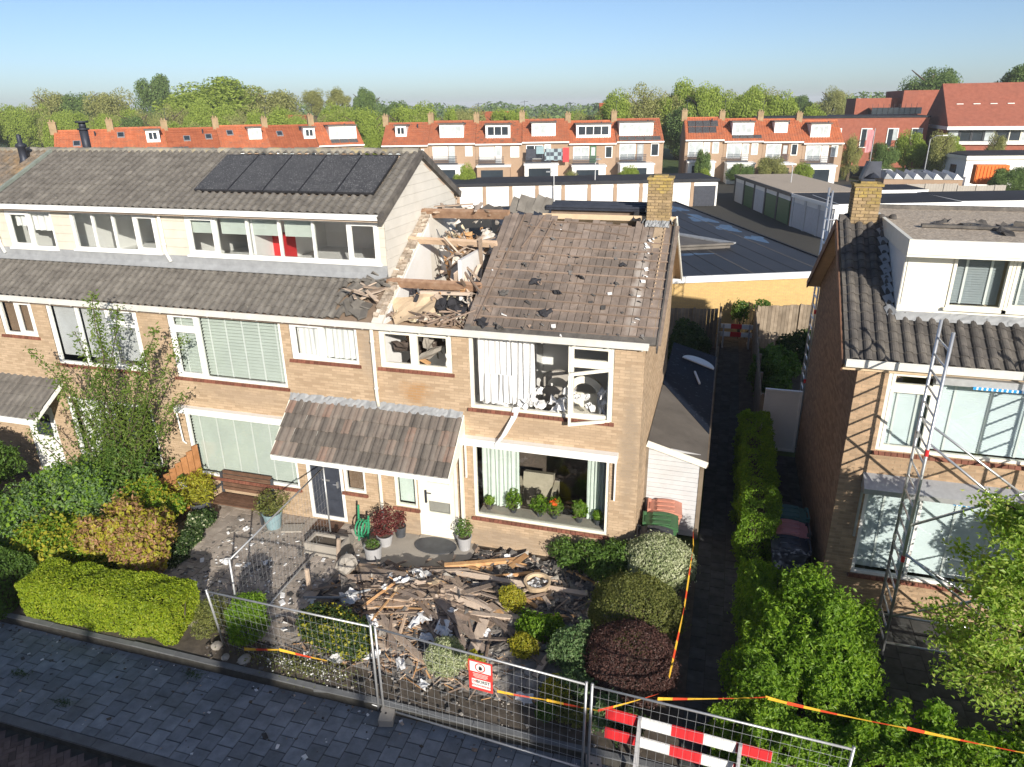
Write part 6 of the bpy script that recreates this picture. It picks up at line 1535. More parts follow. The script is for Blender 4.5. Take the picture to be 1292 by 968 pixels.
bush('blue_green_shrub', 'blue-green shrub left of the purple dome', 'bush', (-.72, -3.15, 0), [(0, 0, .4, .42, .4, .45), (.1, -.2, .3, .35, .3, .3)], 6500, .06, L['blueg'], lump=.25, wild=4)
bush('little_shrub', 'little yellow shrub standing in the middle of the rubble', 'bush', (-2.15, -2.1, .05), [(0, 0, .3, .24, .24, .34)], 2200, .05, L['yellowg'], lump=.25)
bush('little_shrub', 'little yellow-orange shrub right of the stones by the sign', 'bush', (-1.62, -3.15, 0), [(0, 0, .22, .27, .25, .24)], 2200, .05, L['yellowg'], lump=.2)
bush('little_shrub', 'leafy bright green plant in the right half of the rubble', 'bush', (-1.5, -2.65, .03), [(0, 0, .22, .4, .3, .25), (.3, .15, .2, .25, .22, .25)], 2600, .085, L['bright'], lump=.3, wild=4)
for (x, y, r, lm, lab) in ((-.75, -4.15, .26, 'yellowg', 'low yellow-green tuft behind the sign panel'), (-.45, -4.45, .25, 'olive', 'low olive tuft near the right end of the sign panel'), (-.85, -4.5, .2, 'green', 'small green tuft at the foot of the sign panel'), (-2.4, -3.65, .14, 'yellowg', 'tiny bright tuft above the warning sign'), (.15, -4.35, .3, 'blueg', 'grey-green shrub with pale flowers beside the fence joint'), (-.5, -3.9, .3, 'blueg', 'grey-green shrub before the purple dome'), (.5, -4.5, .3, 'dark', 'dark leafy plant behind the road barrier')):
    bush('garden_plant', lab, 'plant', (x, y, 0), [(0, 0, r * .9, r, r, r)], int(8000 * r), .06, L[lm], lump=.3, wood=True, wild=3)
fl = thing('white_flowers', 'patch of tiny white flowers along the edging before the dark bush', 'flowers', (-5.4, -4.6, 0))
P = np.stack([RNG.normal(-5.5, .55, 900), RNG.normal(-4.62, .13, 900), RNG.uniform(.03, .2, 900)], 1); N = np.tile((0, -.3, 1.), (900, 1)); leaves('foliage', fl, P, N, .045, L['olive'], .5)
P = np.stack([np.r_[RNG.normal(-5.75, .16, 55), RNG.normal(-5.25, .12, 25), RNG.normal(-4.8, .18, 40)], np.r_[RNG.normal(-4.7, .08, 55), RNG.normal(-4.66, .08, 25), RNG.normal(-4.72, .08, 40)], RNG.uniform(.08, .24, 120)], 1); N = np.tile((0, -.3, 1.), (120, 1)); leaves('petals', fl, P, N, .028, K['flower_white'], 1.0, .3, kind='stuff')
# left garden: shrubs between the hedge and house one
bush('russet_shrub', 'russet pink-tipped shrub right of the left garden', 'bush', (-10.75, -2.75, 0), [(0, 0, .75, .85, .75, .7), (.5, -.35, .5, .5, .5, .5)], 15000, .12, L['russet'], lump=.3, asp=.3, wild=7, extra=[('young_leaves', .3, .11, L['yellowg'], .02)])
bush('garden_bush', 'dense green bush with yellow tips behind the russet shrub', 'bush', (-11.4, -1.7, 0), [(0, 0, .75, .7, .6, .75)], 11000, .075, L['bright'], lump=.18, wild=4, extra=[('young_leaves', .2, .08, L['yellowg'], .04)])
bush('garden_bush', 'yellow-green low bush in front of the left garden', 'bush', (-12.3, -3.2, 0), [(0, 0, .5, .9, .7, .55), (.9, .1, .4, .6, .5, .45), (-.8, -.1, .45, .6, .55, .5)], 15000, .075, L['bright'], lump=.3, wild=7, extra=[('young_leaves', .35, .08, L['yellowg'], .03)])
bush('garden_bush', 'grey-green feathery bush in the middle of the left garden', 'bush', (-13.2, -2.2, 0), [(0, 0, .8, 1.1, .9, .9), (-.7, -.6, .6, .7, .7, .65), (.8, .3, .7, .7, .6, .7)], 26000, .09, L['blueg'], lump=.3, asp=.35, wild=8, extra=[('young_leaves', .25, .09, L['bright'], .03)])
bush('garden_bush', 'shaded dark green bush at the left edge before the white door', 'bush', (-16.2, -2.6, 0), [(0, 0, 1.0, 1.2, 1.0, 1.1), (1.0, -1.0, .7, .9, .8, .8), (-.2, 1.0, 1.2, .8, .7, .9)], 28000, .10, L['green'], lump=.3, wild=4)
bush('garden_bush', 'dark leafy bush at the left edge beside the dull green hedge', 'bush', (-14.6, -3.4, 0), [(0, 0, .55, 1.0, .6, .6), (-1.1, 0, .6, .8, .6, .6)], 15000, .08, L['green'], lump=.28, wild=4)
bush('low_plants', 'low dark plants with white tips at the left edge of the patio', 'plant', (-10.3, -1.9, 0), [(0, 0, .18, .35, .4, .22), (.2, -.55, .15, .3, .3, .2), (-.1, .7, .25, .3, .35, .25)], 5200, .08, L['dark'], lump=.3, extra=[('pale_leaves', .08, .06, L['varieg'], .03)])
bush('low_plants', 'thin rosemary-like shrub between the yellow hedge and the fence', 'plant', (-7.65, -4.2, 0), [(0, 0, .35, .3, .42, .4)], 3000, .07, L['olive'], lump=.3, asp=.25)
# tall shrub with long whips in front of house one
ts = thing('tall_shrub', 'tall loose shrub with long whips reaching up to the gutter', 'shrub', (-12.9, -1.35, 0))
mw = M(); PP, NN = [], []
tips = [(-12.05, 5.85), (-11.75, 5.5), (-12.5, 5.3), (-10.6, 5.15), (-10.2, 4.85), (-11.2, 4.5), (-12.9, 4.9), (-13.3, 4.2), (-14.2, 4.4), (-13.7, 3.4), (-11.0, 3.6), (-10.35, 3.55), (-11.7, 4.2), (-12.3, 4.0), (-10.7, 2.9), (-13.0, 3.4), (-14.3, 2.9), (-11.5, 3.2), (-12.6, 3.0), (-14.7, 2.3), (-11.9, 2.7), (-13.5, 2.5)]
for i, (tx, tz) in enumerate(tips):
    ty = random.uniform(-1.6, -.7); base = Vector((-12.6 + random.uniform(-.45, .45), -1.35 + random.uniform(-.25, .25), 0)); tip = Vector((tx, ty, tz))
    pts = []
    for k in range(9):
        u = k / 8; p = base.lerp(tip, u); p.x = base.x + (tip.x - base.x) * u ** 1.7; p += Vector((random.uniform(-.05, .05), random.uniform(-.05, .05), 0)); pts.append(p)
    mw.tube(pts, [.022 * (1 - .8 * k / 8) + .003 for k in range(9)], 5)
    nl = int(115 * tz)
    for k in range(nl):
        u = random.uniform(.22, 1) ** .8; f = u * 8; a = min(7, int(f)); p = pts[a].lerp(pts[a + 1], f - a); s = .05 + .30 * (1 - u) ** 1.2 + .02
        PP.append((p.x + random.gauss(0, s), p.y + random.gauss(0, s), p.z + random.gauss(0, s * .7))); NN.append((random.gauss(0, 1), random.gauss(0, 1) - .4, random.gauss(0, 1) + .5))
part('branches', mw, K['bark'], ts)
leaves('foliage', ts, np.array(PP), np.array(NN), .085, L['tallshrub'], .42, .8)
P, N = blob_points(5500, (-12.45, -1.3, 1.2), (1.2, .7, 1.15), .5, .05, 5); leaves('lower_foliage', ts, P, N, .09, L['green'], .45, .8)
# weeds and litter on the pavement
for (x, y, lab) in ((-9.2, -6.35, 'grass tuft growing between the pavement slabs near the kerb'), (-10.6, -6.0, 'small weed between the pavement slabs left of the grass tuft'), (-7.4, -5.15, 'weed at the foot of the leaning fence post')):
    t = thing('weed_tuft', lab, 'weed', (x, y, ZS)); P = np.stack([RNG.normal(x, .1, 160), RNG.normal(y, .05, 160), ZS + RNG.uniform(.01, .06, 160)], 1); leaves('foliage', t, P, np.tile((0, -.3, .6), (160, 1)), .05, L['dark'], .2, .9)
n = 420; X = RNG.uniform(-13, 3, n); Y = RNG.uniform(-6.7, -5.0, n) ; Y = np.where(RNG.uniform(0, 1, n) < .6, -5.0 - np.abs(RNG.normal(0, .25, n)), Y); S = RNG.gamma(1.4, .008, n) + .004
V, F = boxes_np(np.stack([X, Y, np.full(n, ZS + .006)], 1), np.stack([S, S * .7, S * .25], 1), np.stack([RNG.normal(0, .2, n), RNG.normal(0, .2, n), RNG.uniform(0, 6, n)], 1), .3)
o = link('pavement_litter', npmesh('pavement_litter', V, F, [K['shard'], K['wood'], K['paper'], K['soil']], np.repeat(RNG.choice([0, 0, 1, 2, 3, 3], n), 6))); o['kind'] = 'stuff'
# right of the alley
box_hedge('alley_hedge', 'narrow clipped hedge along the right side of the dark alley', (2.56, 3.4), PI / 2, 5.6, .78, 1.62, 44000, .055, L['bright'], rough=.14)
bush('big_bush', 'big bright green bush between the alley and the scaffold', 'bush', (3.15, -2.3, 0), [(0, -.3, .9, 1.0, 1.05, .9), (-.6, -1.1, .7, .65, .9, .75), (.55, -.9, .8, .68, .85, .7), (-.65, .5, .8, .55, .8, .7), (.8, .2, .65, .6, .7, .6), (.1, .8, .7, .7, .6, .6)], 105000, .075, L['bright'], lump=.24, inner=.45, asp=.45, wild=7)
box_hedge('front_hedge', 'loose green hedge behind the fence at the bottom right', (4.1, -4.45), .04, 4.6, .7, .85, 36000, .07, L['bright'], rough=.25, z0=0)
bush('hedge_shoots', 'upright green shoots rising from the hedge near the young tree', 'bush', (5.0, -4.1, 0), [(0, 0, .75, .45, .4, .5), (-.6, .1, .75, .3, .3, .5), (.8, -.1, .7, .6, .5, .45)], 7000, .085, L['bright'], lump=.35, wild=3)
TX = -.5; tr = thing('young_tree', 'young maple with fresh green leaves at the right edge', 'tree', (6.4, -3.15, 0))
m = M(); m.tube([(6.4, -3.15, 0), (6.35, -3.13, 1.5), (6.1, -3.05, 3.2), (5.75, -3.0, 4.45)], [.07, .06, .04, .015], 8)
PP, NN = [], []
for k in range(76):
    z0 = random.uniform(.6, 4.2); a = random.uniform(0, 2 * PI); L_ = random.uniform(.6, 1.55) * (1.2 - .17 * z0); b = Vector((6.42 - .13 * z0, -3.08 + .03 * z0, z0)); tip = b + Vector((math.cos(a) * L_, math.sin(a) * L_, random.uniform(.1, .5) * L_))
    m.tube([b, b.lerp(tip, .5) + Vector((0, 0, .06)), tip], [.022, .014, .005], 5)
    for j in range(330):
        u = random.uniform(.3, 1.05); p = b.lerp(tip, u); s = .13; PP.append((p.x + random.gauss(0, s), p.y + random.gauss(0, s), p.z + random.gauss(0, s * .6))); NN.append((0, -.2, 1))
part('trunk', m, K['bark'], tr, smooth=True); leaves('crown', tr, np.array(PP), np.array(NN), .08, L['maple'], .5, .7)
bush('shade_shrub', 'dark shrub beneath the young maple at the right edge', 'bush', (6.3, -4.2, 0), [(0, 0, .5, .9, .6, .55), (.9, .2, .6, .8, .7, .7)], 9000, .1, L['green'], lump=.3)
# back gardens
bush('garden_bush', 'pale-leaved bush in the shaded garden behind the white gate', 'bush', (3.2, 11.5, 0), [(0, 0, .8, .6, 1.3, .8), (.5, 1.5, .6, .6, .8, .6), (.2, -2.0, .7, .4, 1.0, .6)], 9000, .14, L['green'], lump=.3)
bush('garden_bush', 'dark bush against the sunlit board fence behind the white gate', 'bush', (4.6, 14.5, 0), [(0, 0, .7, .9, 1.0, .7)], 5000, .14, L['dark'], lump=.3)
bush('garden_bush', 'shrub rising in front of the yellow brick wall', 'bush', (2.2, 17.75, 0), [(0, 0, 1.2, .35, .25, .5), (.9, .1, 1.5, .35, .25, .25)], 1300, .11, L['green'], lump=.3)
bush('garden_bush', 'shaded bush behind the shed beneath the yellow brick wall', 'bush', (.3, 13.5, 0), [(0, 0, .9, .8, 1.3, .8)], 5000, .14, L['dark'], lump=.3)
# ---------------------------------------------------------------- beyond: garages, rows of houses, school, trees
TILEO = {}
def roof_mat(key, rz):
    return K[key]
def bg_house(label, loc, rz, w, roof='tile_orange', dormer=None, wins=None, chim=True, eave=5.2, ridge=7.6, dep=8.0, group='row', balcony=True, ground='white', door=None, solar=None, skyl=None, gable=False, wallm='brick_bg'):
    t = thing('terraced_house', label, 'house', loc, group, rz, local=True)
    m = M(); m.prism([(0, 0), (dep, 0), (dep, eave), (dep / 2, ridge - .12), (0, eave)], 'x', 0, w); part('wall', m, K[wallm], t)
    m = M(); s = (ridge - eave) / (dep / 2)
    m.prism([(-.3, eave - .12), (dep / 2, ridge), (dep + .3, eave - .12), (dep + .3, eave - .24), (dep / 2, ridge - .12), (-.3, eave - .24)], 'x', .0, w)
    n = int(w / .3)
    rf = part('roof', m, K[roof], t)
    m = M()
    for i in range(n):
        x = (i + .5) * w / n; m.bar((x, -.3, eave - .11), (x, dep / 2, ridge + .01), .14, .05, (0, -s, 1))
    for k in range(1, 11):
        y = -.3 + k * (dep / 2 + .3) / 11; m.bar((.02, y, eave - .12 + s * (y + .3) + .012), (w - .02, y, eave - .12 + s * (y + .3) + .012), .03, .035, (0, -s, 1))
    part('tile_courses', m, K[roof], rf, kind='stuff')
    m = M(); m.box(0, w, -.44, -.3, eave - .28, eave - .12); part('gutter', m, K['white'], t)
    m = M(); m.tube([(0.02, dep / 2, ridge + .0), (w - .02, dep / 2, ridge + .0)], .1, 8); part('ridge', m, K[roof], t)
    if chim:
        m = M(); m.box(-.35, .35, dep / 2 - .4, dep / 2 + .4, ridge - .4, ridge + .85); m.box(-.4, .4, dep / 2 - .45, dep / 2 + .45, ridge + .85, ridge + .95); m.tube([(-.15, dep / 2, ridge + .95), (-.15, dep / 2, ridge + 1.2)], .1, 8); m.tube([(.15, dep / 2, ridge + .95), (.15, dep / 2, ridge + 1.15)], .1, 8)
        part('chimney', m, K['chimney_bg'], t)
    if chim and group != 'houses across the street' and int(w * 97 + loc[0] * 13) % 2 == 0:
        m = M(); m.tube([(.3, dep / 2, ridge + .9), (.3, dep / 2, ridge + 2.3)], .025, 5); m.tube([(-.2, dep / 2, ridge + 2.1), (.8, dep / 2, ridge + 2.2)], .02, 5)
        for q in range(4): m.tube([(-.1 + q * .25, dep / 2 - .3, ridge + 2.12 + q * .02), (-.1 + q * .25, dep / 2 + .3, ridge + 2.12 + q * .02)], .015, 4)
        part('aerial', m, K['steel_dark'], t)
    if chim:
        m = M(); yy = dep / 2 - 1.0; m.tube([(w * .72, yy, ridge - .75), (w * .72, yy, ridge - .1)], .09, 6); part('roof_vent', m, K['steel_dark'], t)
    def win(x0, x1, z0, z1, y, gl='pale_glass', n=2, fr='white'):
        m = M(); frame_ring(m, x0, x1, z0, z1, .09, y - .06, y + .05)
        for i in range(1, n): m.box(x0 + (x1 - x0) * i / n - .045, x0 + (x1 - x0) * i / n + .045, y - .058, y + .045, z0 + .09, z1 - .09)
        wd = part('window', m, K[fr], t)
        for i in range(n):
            m = M(); m.box(x0 + (x1 - x0) * i / n + .05, x0 + (x1 - x0) * (i + 1) / n - .05, y - .03, y + .02, z0 + .09, z1 - .09); part('pane', m, K[gl if i % 2 == 0 or gl != 'dark_glass' else 'dark_glass'], wd)
        return wd
    if dormer:
        a, b, kind = dormer; y0 = .75 if b - a > 2.2 else 1.3; zb = eave - .12 + s * (y0 + .3); zt = min(ridge - .05, zb + (1.55 if b - a > 2.2 else 1.3))
        m = M(); m.box(a, b, y0, dep / 2, zb - .1, zt); d = part('dormer', m, K['white'], t)
        m = M(); m.box(a - .15, b + .15, y0 - .2, dep / 2 + .2, zt + .003, zt + .13); part('dormer_roof', m, K['bitumen_grey'] if kind != 2 else K['white'], d)
        n_ = 2 if b - a < 2 else (3 if b - a < 3.5 else 4); win(a + .2, b - .2, zb + .25, zt - .15, y0 - .01, 'dark_glass' if kind == 1 else 'pale_glass', n_)
    for (x0, x1, z0, z1, gl, n_) in (wins or []): win(x0, x1, z0, z1, -.01, gl, n_)
    if door:
        m = M(); m.box(door[0], door[1], -.05, .02, 2.75, 4.75); dd = part('balcony_door', m, K[door[2]], t)
        m = M(); m.box(door[0] + .15, door[1] - .15, -.06, -.051, 3.6, 4.6); part('pane', m, K['pale_glass'], dd)
    if balcony:
        m = M(); x0, x1 = .4, w * .62; m.box(x0, x1, -1.2, -.01, 2.55, 2.72)
        for z in (3.0, 3.3, 3.55): m.box(x0, x1, -1.2, -1.16, z, z + .04)
        k = x0
        while k <= x1: m.box(k, k + .04, -1.205, -1.165, 2.72, 3.6); k += .12
        part('balcony', m, K['steel_dark'], t)
    if ground:
        m = M(); m.box(.3, w * .75, -2.6, -.01, 0, 2.45); e = part('extension', m, K[ground], t); m = M(); m.box(.2, w * .75 + .1, -2.75, -.01, 2.453, 2.62); part('extension_roof', m, K['white'], e)
        m = M(); m.box(.8, w * .6, -2.64, -2.59, .5, 2.1); part('extension_window', m, K['dark_glass'], e)
    for sp in (solar or []):
        m = M(); (x0, x1, y0, y1, nx, ny) = sp
        for i in range(nx):
            for j in range(ny):
                ya = y0 + (y1 - y0) * j / ny + .03; yb = y0 + (y1 - y0) * (j + 1) / ny - .03; xa = x0 + (x1 - x0) * i / nx + .03; xb = x0 + (x1 - x0) * (i + 1) / nx - .03
                m = M(); z = lambda y: eave - .12 + s * (y + .3) + .1
                m.add([(xa, ya, z(ya)), (xb, ya, z(ya)), (xb, yb, z(yb)), (xa, yb, z(yb)), (xa, ya, z(ya) - .05), (xb, ya, z(ya) - .05), (xb, yb, z(yb) - .05), (xa, yb, z(yb) - .05)], [(0, 1, 2, 3), (7, 6, 5, 4), (0, 4, 5, 1), (1, 5, 6, 2), (2, 6, 7, 3), (3, 7, 4, 0)])
                part('solar_panel', m, K['solar'], t)
    for (x0, y0) in (skyl or []):
        z = lambda y: eave - .12 + s * (y + .3)
        m = M(); m.bar((x0, y0, z(y0) + .04), (x0, y0 + .9, z(y0 + .9) + .04), .75, .1, (0, -s, 1)); q = part('roof_window', m, K['galv'], t)
        m = M(); m.bar((x0, y0 + .1, z(y0 + .1) + .09), (x0, y0 + .8, z(y0 + .8) + .09), .58, .02, (0, -s, 1)); part('pane', m, K['dark_glass'], q)
    return t
K['brick_bg'] = mat('far_tan_brick', two((.34, .24, .165), .1), .8, .9, .2, 12)
K['tile_red3'] = mat('patched_red_roof', [(.3, (.28, .085, .045)), (.7, (.39, .135, .07))], 2.5, .85, .3, 30, speck=(.2, .10, .065), speck_scale=2.2, speck_thr=.56, stain=(.45, .17, .08), stain_scale=.6, stain_amt=.5)
K['chimney_bg'] = mat('far_chimney_brick', two((.3, .22, .13), .2), 2, .9, .2, 12)
# middle row
d = Vector((28.6, 7.8)).normalized(); a0 = Vector((-35.75, 73.52)) - d * 5.6; rz = math.atan2(d.y, d.x)
mid = [('orange-roofed house at the left end of the middle row, small white dormer', (1.6, 3.0, 1), [(.6, 2.9, 3.0, 4.6, 'pale_glass', 1), (4.4, 5.3, 3.4, 4.6, 'pale_glass', 1)], (3.0, 3.8, 'white'), 'tile_red2'),
       ('red-roofed house second from the left in the middle row, blue balcony door', (1.4, 4.4, 0), [(.5, 2.4, 3.1, 4.7, 'garage_white', 1), (4.6, 5.5, 3.5, 4.7, 'garage_white', 1)], (2.5, 3.3, 'pale_glass'), 'tile_red2'),
       ('red-roofed house third from the left in the middle row, white balcony door', (1.3, 4.4, 1), [(.5, 2.4, 3.1, 4.7, 'garage_white', 1), (4.4, 5.5, 3.4, 4.7, 'garage_white', 1)], (2.5, 3.3, 'white'), 'tile_red2'),
       ('red-roofed house with washing hung on its balcony in the middle row', (1.2, 4.2, 0), [(.5, 2.6, 3.0, 4.7, 'dark_glass', 2)], (2.8, 3.6, 'white'), 'tile_red2'),
       ('red-roofed house with a green balcony door in the middle row', (.9, 5.2, 1), [(.5, 2.5, 3.1, 4.7, 'pale_glass', 2), (4.5, 5.4, 3.3, 4.7, 'dark_glass', 1)], (2.6, 3.4, 'bin_green'), 'tile_red2'),
       ('red-roofed house at the right end of the middle row, wide white dormer', (.4, 4.6, 0), [(.4, 2.4, 2.9, 4.8, 'pale_glass', 2), (4.3, 5.3, 3.3, 4.8, 'dark_glass', 1)], (2.6, 3.4, 'zinc'), 'tile_red2')]
for i, (lab, dm_, ws, dr, rf) in enumerate(mid):
    p = a0 + d * (i * 5.88); bg_house(lab, (p.x, p.y, (0, .16, .05, .2, -.06, .1)[i]), rz, 5.86, ('tile_red2', 'tile_red2', 'tile_red3', 'tile_red2', 'tile_orange', 'tile_red3')[i], dm_, ws, door=dr, group='red-roofed houses of the middle row', solar=[(.3, 5.5, -.2, .5, 5, 1)] if i == 5 else None, ground=['white', 'garage_white', 'brick_bg', 'garage_white', 'garage_white', 'white'][i])
p = a0 + d * (3 * 5.88 + .8); nrm = Vector((d.y, -d.x))
def wash(label, u0, u1, z0, z1, m_):
    m = M(); a = p + d * u0 + nrm * 1.25; b = p + d * u1 + nrm * 1.25; m.bar((a.x, a.y, (z0 + z1) / 2), (b.x, b.y, (z0 + z1) / 2), .04, z1 - z0, (0, 0, 1)); solo('hanging_cloth', m, m_, label, 'laundry', (a.x, a.y, z0), 'washing on a far balcony')
chk, nt_, out_ = _new('checked_blanket'); ck = nt_.nodes.new('ShaderNodeTexChecker'); ck.inputs['Scale'].default_value = 2.2; ck.inputs[1].default_value = (.03, .04, .06, 1); ck.inputs[2].default_value = (.25, .33, .36, 1); nt_.links.new(nt_.nodes.new('ShaderNodeNewGeometry').outputs['Position'], ck.inputs[0]); pb_ = nt_.nodes.new('ShaderNodeBsdfPrincipled'); nt_.links.new(ck.outputs[0], pb_.inputs[0]); nt_.links.new(pb_.outputs[0], out_.inputs[0])
wash('checked blue-black blanket on the far balcony', 2.0, 4.2, 3.1, 4.5, chk); wash('red cloth at the right end of the far washing line', 4.25, 5.0, 2.9, 4.6, K['red']); wash('dark clothes at the left of the far washing line', -.3, .9, 3.4, 4.5, K['steel_dark']); wash('pale blue cloth on the far washing line', .95, 1.9, 3.9, 4.8, K['pot_blue'])
# left row, turned further
d = Vector((24.2, 21.2)).normalized(); a0 = Vector((-71.8, 52.8)) + Vector((d.y, -d.x)) * 4.0; rz = math.atan2(d.y, d.x)
lt = [(None, [], [(2.2, 1.2)]), ((3.6, 5.0, 1), [], [(1.0, 2.2)]), (None, [(.5, 2.2, .2, .6, 3, 1)], [(2.2, 1.6), (4.6, 1.8)]), ((3.4, 4.9, 0), [], [(1.4, 2.1)]), ((4.2, 5.6, 1), [], [(1.5, 1.9)]), ((1.6, 5.0, 0), [(1.6, 5.0, .0, .7, 3, 1)], [])]
ll = ['house at the left end of the far-left orange row', 'house with a small white dormer and black panels in the far-left orange row', 'brownish roofed house with two roof windows in the far-left orange row', 'house with a red-curtained dormer in the far-left orange row', 'house with a blue-glazed dormer in the far-left orange row', 'house with a wide dormer at the right end of the far-left orange row']
for i in range(6):
    p = a0 + d * (i * 5.65); bg_house('orange-roofed ' + ll[i] if i != 2 else ll[i], (p.x, p.y, (.0, .15, -.05, .12, .0, .18)[i]), rz, 5.63, 'tile_orange' if i not in (2, 4) else 'tile_orange2', lt[i][0], [(.6, 2.6, 3, 4.6, 'pale_glass', 2), (4.2, 5.2, 3.3, 4.6, 'dark_glass', 1)], group='orange-roofed houses of the far-left row', solar=lt[i][1], skyl=lt[i][2])
# right row
rl = [('orange-roofed house with two banks of black panels, left end of the right row', None, [(.4, 3.9, .9, 2.0, 4, 1), (.4, 4.2, 2.1, 3.2, 4, 1)]), ('orange-roofed house with a white dormer above black panels in the right row', (1.0, 3.6, 0), [(1.0, 4.6, .1, .7, 4, 1)]), ('orange-roofed house with a small dormer in the right row', (1.4, 3.0, 0), []), ('orange-roofed house with a flat white dormer, right end of the right row', (.9, 3.2, 0), [])]
for i, (lab, dm_, so) in enumerate(rl):
    bg_house(lab, (-4.7 + i * 4.75, 84.3 + .72 * i, (.1, -.1, -.2, -.4)[i]), .15, 4.78, 'tile_orange', dm_, [(.4, 2.2, 3.0, 4.8, 'pale_glass', 2), (3.4, 4.2, 3.4, 4.8, 'pale_glass' if i != 2 else 'dark_glass', 1)], group='orange-roofed houses of the right row', solar=so, door=(2.3, 3.1, 'white' if i != 2 else 'bench_wood'), ground=['garage_white', 'white', 'brick_bg', 'white'][i])
# white garages
def garage_row(label, a, b, n, depth, h, doors, pier, wall, roofm, fascia='bitumen', loc=None):
    a, b = Vector(a), Vector(b); L_ = (b - a).length; rz = math.atan2(b.y - a.y, b.x - a.x)
    t = thing('garage_row', label, 'garages', (a.x, a.y, 0), None, rz, local=True)
    m = M(); m.box(0, L_, .1, depth, 0, h - .15); part('wall', m, K[wall], t)
    m = M(); m.box(-.1, L_ + .1, -.15, depth + .1, h - .147, h + .12); part('roof_edge', m, K[fascia], t)
    m = M(); m.box(.0, L_, -.05, depth, h + .123, h + .14); part('roof', m, K[roofm], t)
    w = L_ / n
    for i in range(n):
        m = M(); m.box(i * w - .16, i * w + .16, -.02, .098, 0, h - .16); part('pier', m, K[pier], t)
        m = M(); m.box(i * w + .2, (i + 1) * w - .2, .02, .09, .02, h - .55); dd = part('garage_door', m, K[doors[i % len(doors)]], t)
        for k in range(5):
            m = M(); m.box(i * w + .24, (i + 1) * w - .24, .008, .019, .1 + k * (h - .75) / 5, .1 + (k + .93) * (h - .75) / 5); part('door_panel', m, K[doors[i % len(doors)]], dd)
        m = M(); m.box(i * w + .17, (i + 1) * w - .17, .03, .095, h - .54, h - .17); part('lintel', m, K['garage_white'], t)
    return t
garage_row('long row of white garage doors between brown piers under a black roof edge', (-26.2, 51.75), (.15, 61.45), 11, 6.0, 2.5, ['garage_white'] * 10 + ['steel_dark'], 'brick_bg', 'garage_white', 'bitumen')
garage_row('dark garage row with green doors and a gravelled roof', (1.75, 65.7), (6.15, 50.2), 5, 6.0, 2.5, ['white_metal', 'bin_green', 'white_metal', 'bin_green', 'bin_green'], 'steel_dark', 'brick_brown', 'gravel_roof', 'steel_dark')
garage_row('white garage row with a thin white roof edge beside the dark garages', (6.3, 49.8), (8.6, 43.2), 3, 5.5, 2.5, ['white_metal'], 'white_metal', 'garage_white', 'bitumen', 'white')
m = M(); m.box(.0, 10.5, 0, .12, 0, 1.9)
# yellow brick building with the big black roof
a, b = Vector((-6.0, 15.15)), Vector((6.9, 20.6)); rz = math.atan2(b.y - a.y, b.x - a.x); W_ = (b - a).length
yb = thing('flat_roofed_building', 'yellow brick building with a wide black flat roof behind the alley', 'building', (a.x, a.y, 0), None, rz, local=True)
m = M(); m.box(0, W_, 0, 24.5, 0, 2.4); part('wall', m, K['mortar'], yb)
bricks(yb, 'y', 0, -1, brick_list(2.5, W_, 0, 2.4, []), K['brick_yellow'])
m = M(); m.box(-.1, W_ + .1, -.12, 24.6, 2.403, 2.44); m.box(-.1, W_ + .1, -.14, -.02, 2.44, 2.68); part('fascia', m, K['white'], yb)
m = M(); m.box(W_ - .02, W_ + .1, -.02, 24.6, 2.44, 2.62); m.box(-.1, W_ - .02, 24.5, 24.6, 2.44, 2.62); part('roof_edge', m, K['bitumen'], yb)
K['roof_wet'] = mat('black_flat_roof', [(.3, (.018, .02, .026)), (.7, (.032, .034, .04))], .5, .6, .1, 30, spec=.5, stain=(.03, .032, .04), stain_scale=.2, stain_amt=.6)
m = M(); m.box(-.1, W_ - .02, -.02, 24.5, 2.44, 2.56); part('roof', m, K['roof_wet'], yb)
K['roof_patch'] = mat('blue_roof_patch', [(.3, (.045, .085, .15)), (.7, (.10, .17, .27))], 2.5, .5, spec=.5)  # flat blue patches on the black roof, a little glossier than it
def roof_patch(u0, u1, v0, v1, seed):
    m = M(); r = random.Random(seed); n = 26; pts = []
    for k in range(n):
        t = 2 * PI * k / n; f = 1 + .25 * math.sin(3 * t + seed) + .15 * math.sin(7 * t + 2 * seed) + r.uniform(-.1, .1); pts.append(((u0 + u1) / 2 + (u1 - u0) / 2 * f * math.cos(t), (v0 + v1) / 2 + (v1 - v0) / 2 * f * math.sin(t), 2.564))
    m.add(pts, [tuple(range(n))]); part('blue_patch', m, K['roof_patch'], yb)
for i, q in enumerate(((5.6, 7.4, 4.9, 5.5), (7.7, 9.4, 4.8, 5.3), (12.2, 13.5, 19.5, 23.0), (12.3, 13.6, 14.5, 18.0), (12.6, 13.7, 11.0, 13.5), (12.9, 13.8, 7.6, 9.6))): roof_patch(*q, i + 1)
for i in range(1, 13):
    m = M(); m.box(i * 1.06, i * 1.06 + .07, .1, 24.4, 2.5605, 2.5665); part('felt_seam', m, K['bitumen_grey' if i % 3 == 0 else 'bitumen'], yb)
m = M(); m.prism([(5.2, 5.9), (10.9, 6.3), (5.2, 16.5)], 'z', 2.561, 2.78); part('raised_skylight', m, K['bitumen_grey'], yb)
m = M(); m.bar((5.1, 16.6, 2.8), (11.0, 6.25, 2.8), .5, .08); part('skylight_edge', m, K['zinc'], yb); m = M(); m.bar((5.1, 5.85, 2.8), (11.0, 6.25, 2.8), .22, .1); part('skylight_edge', m, K['bitumen_grey'], yb)
K['bitumen_grey2'] = K['bitumen_grey']
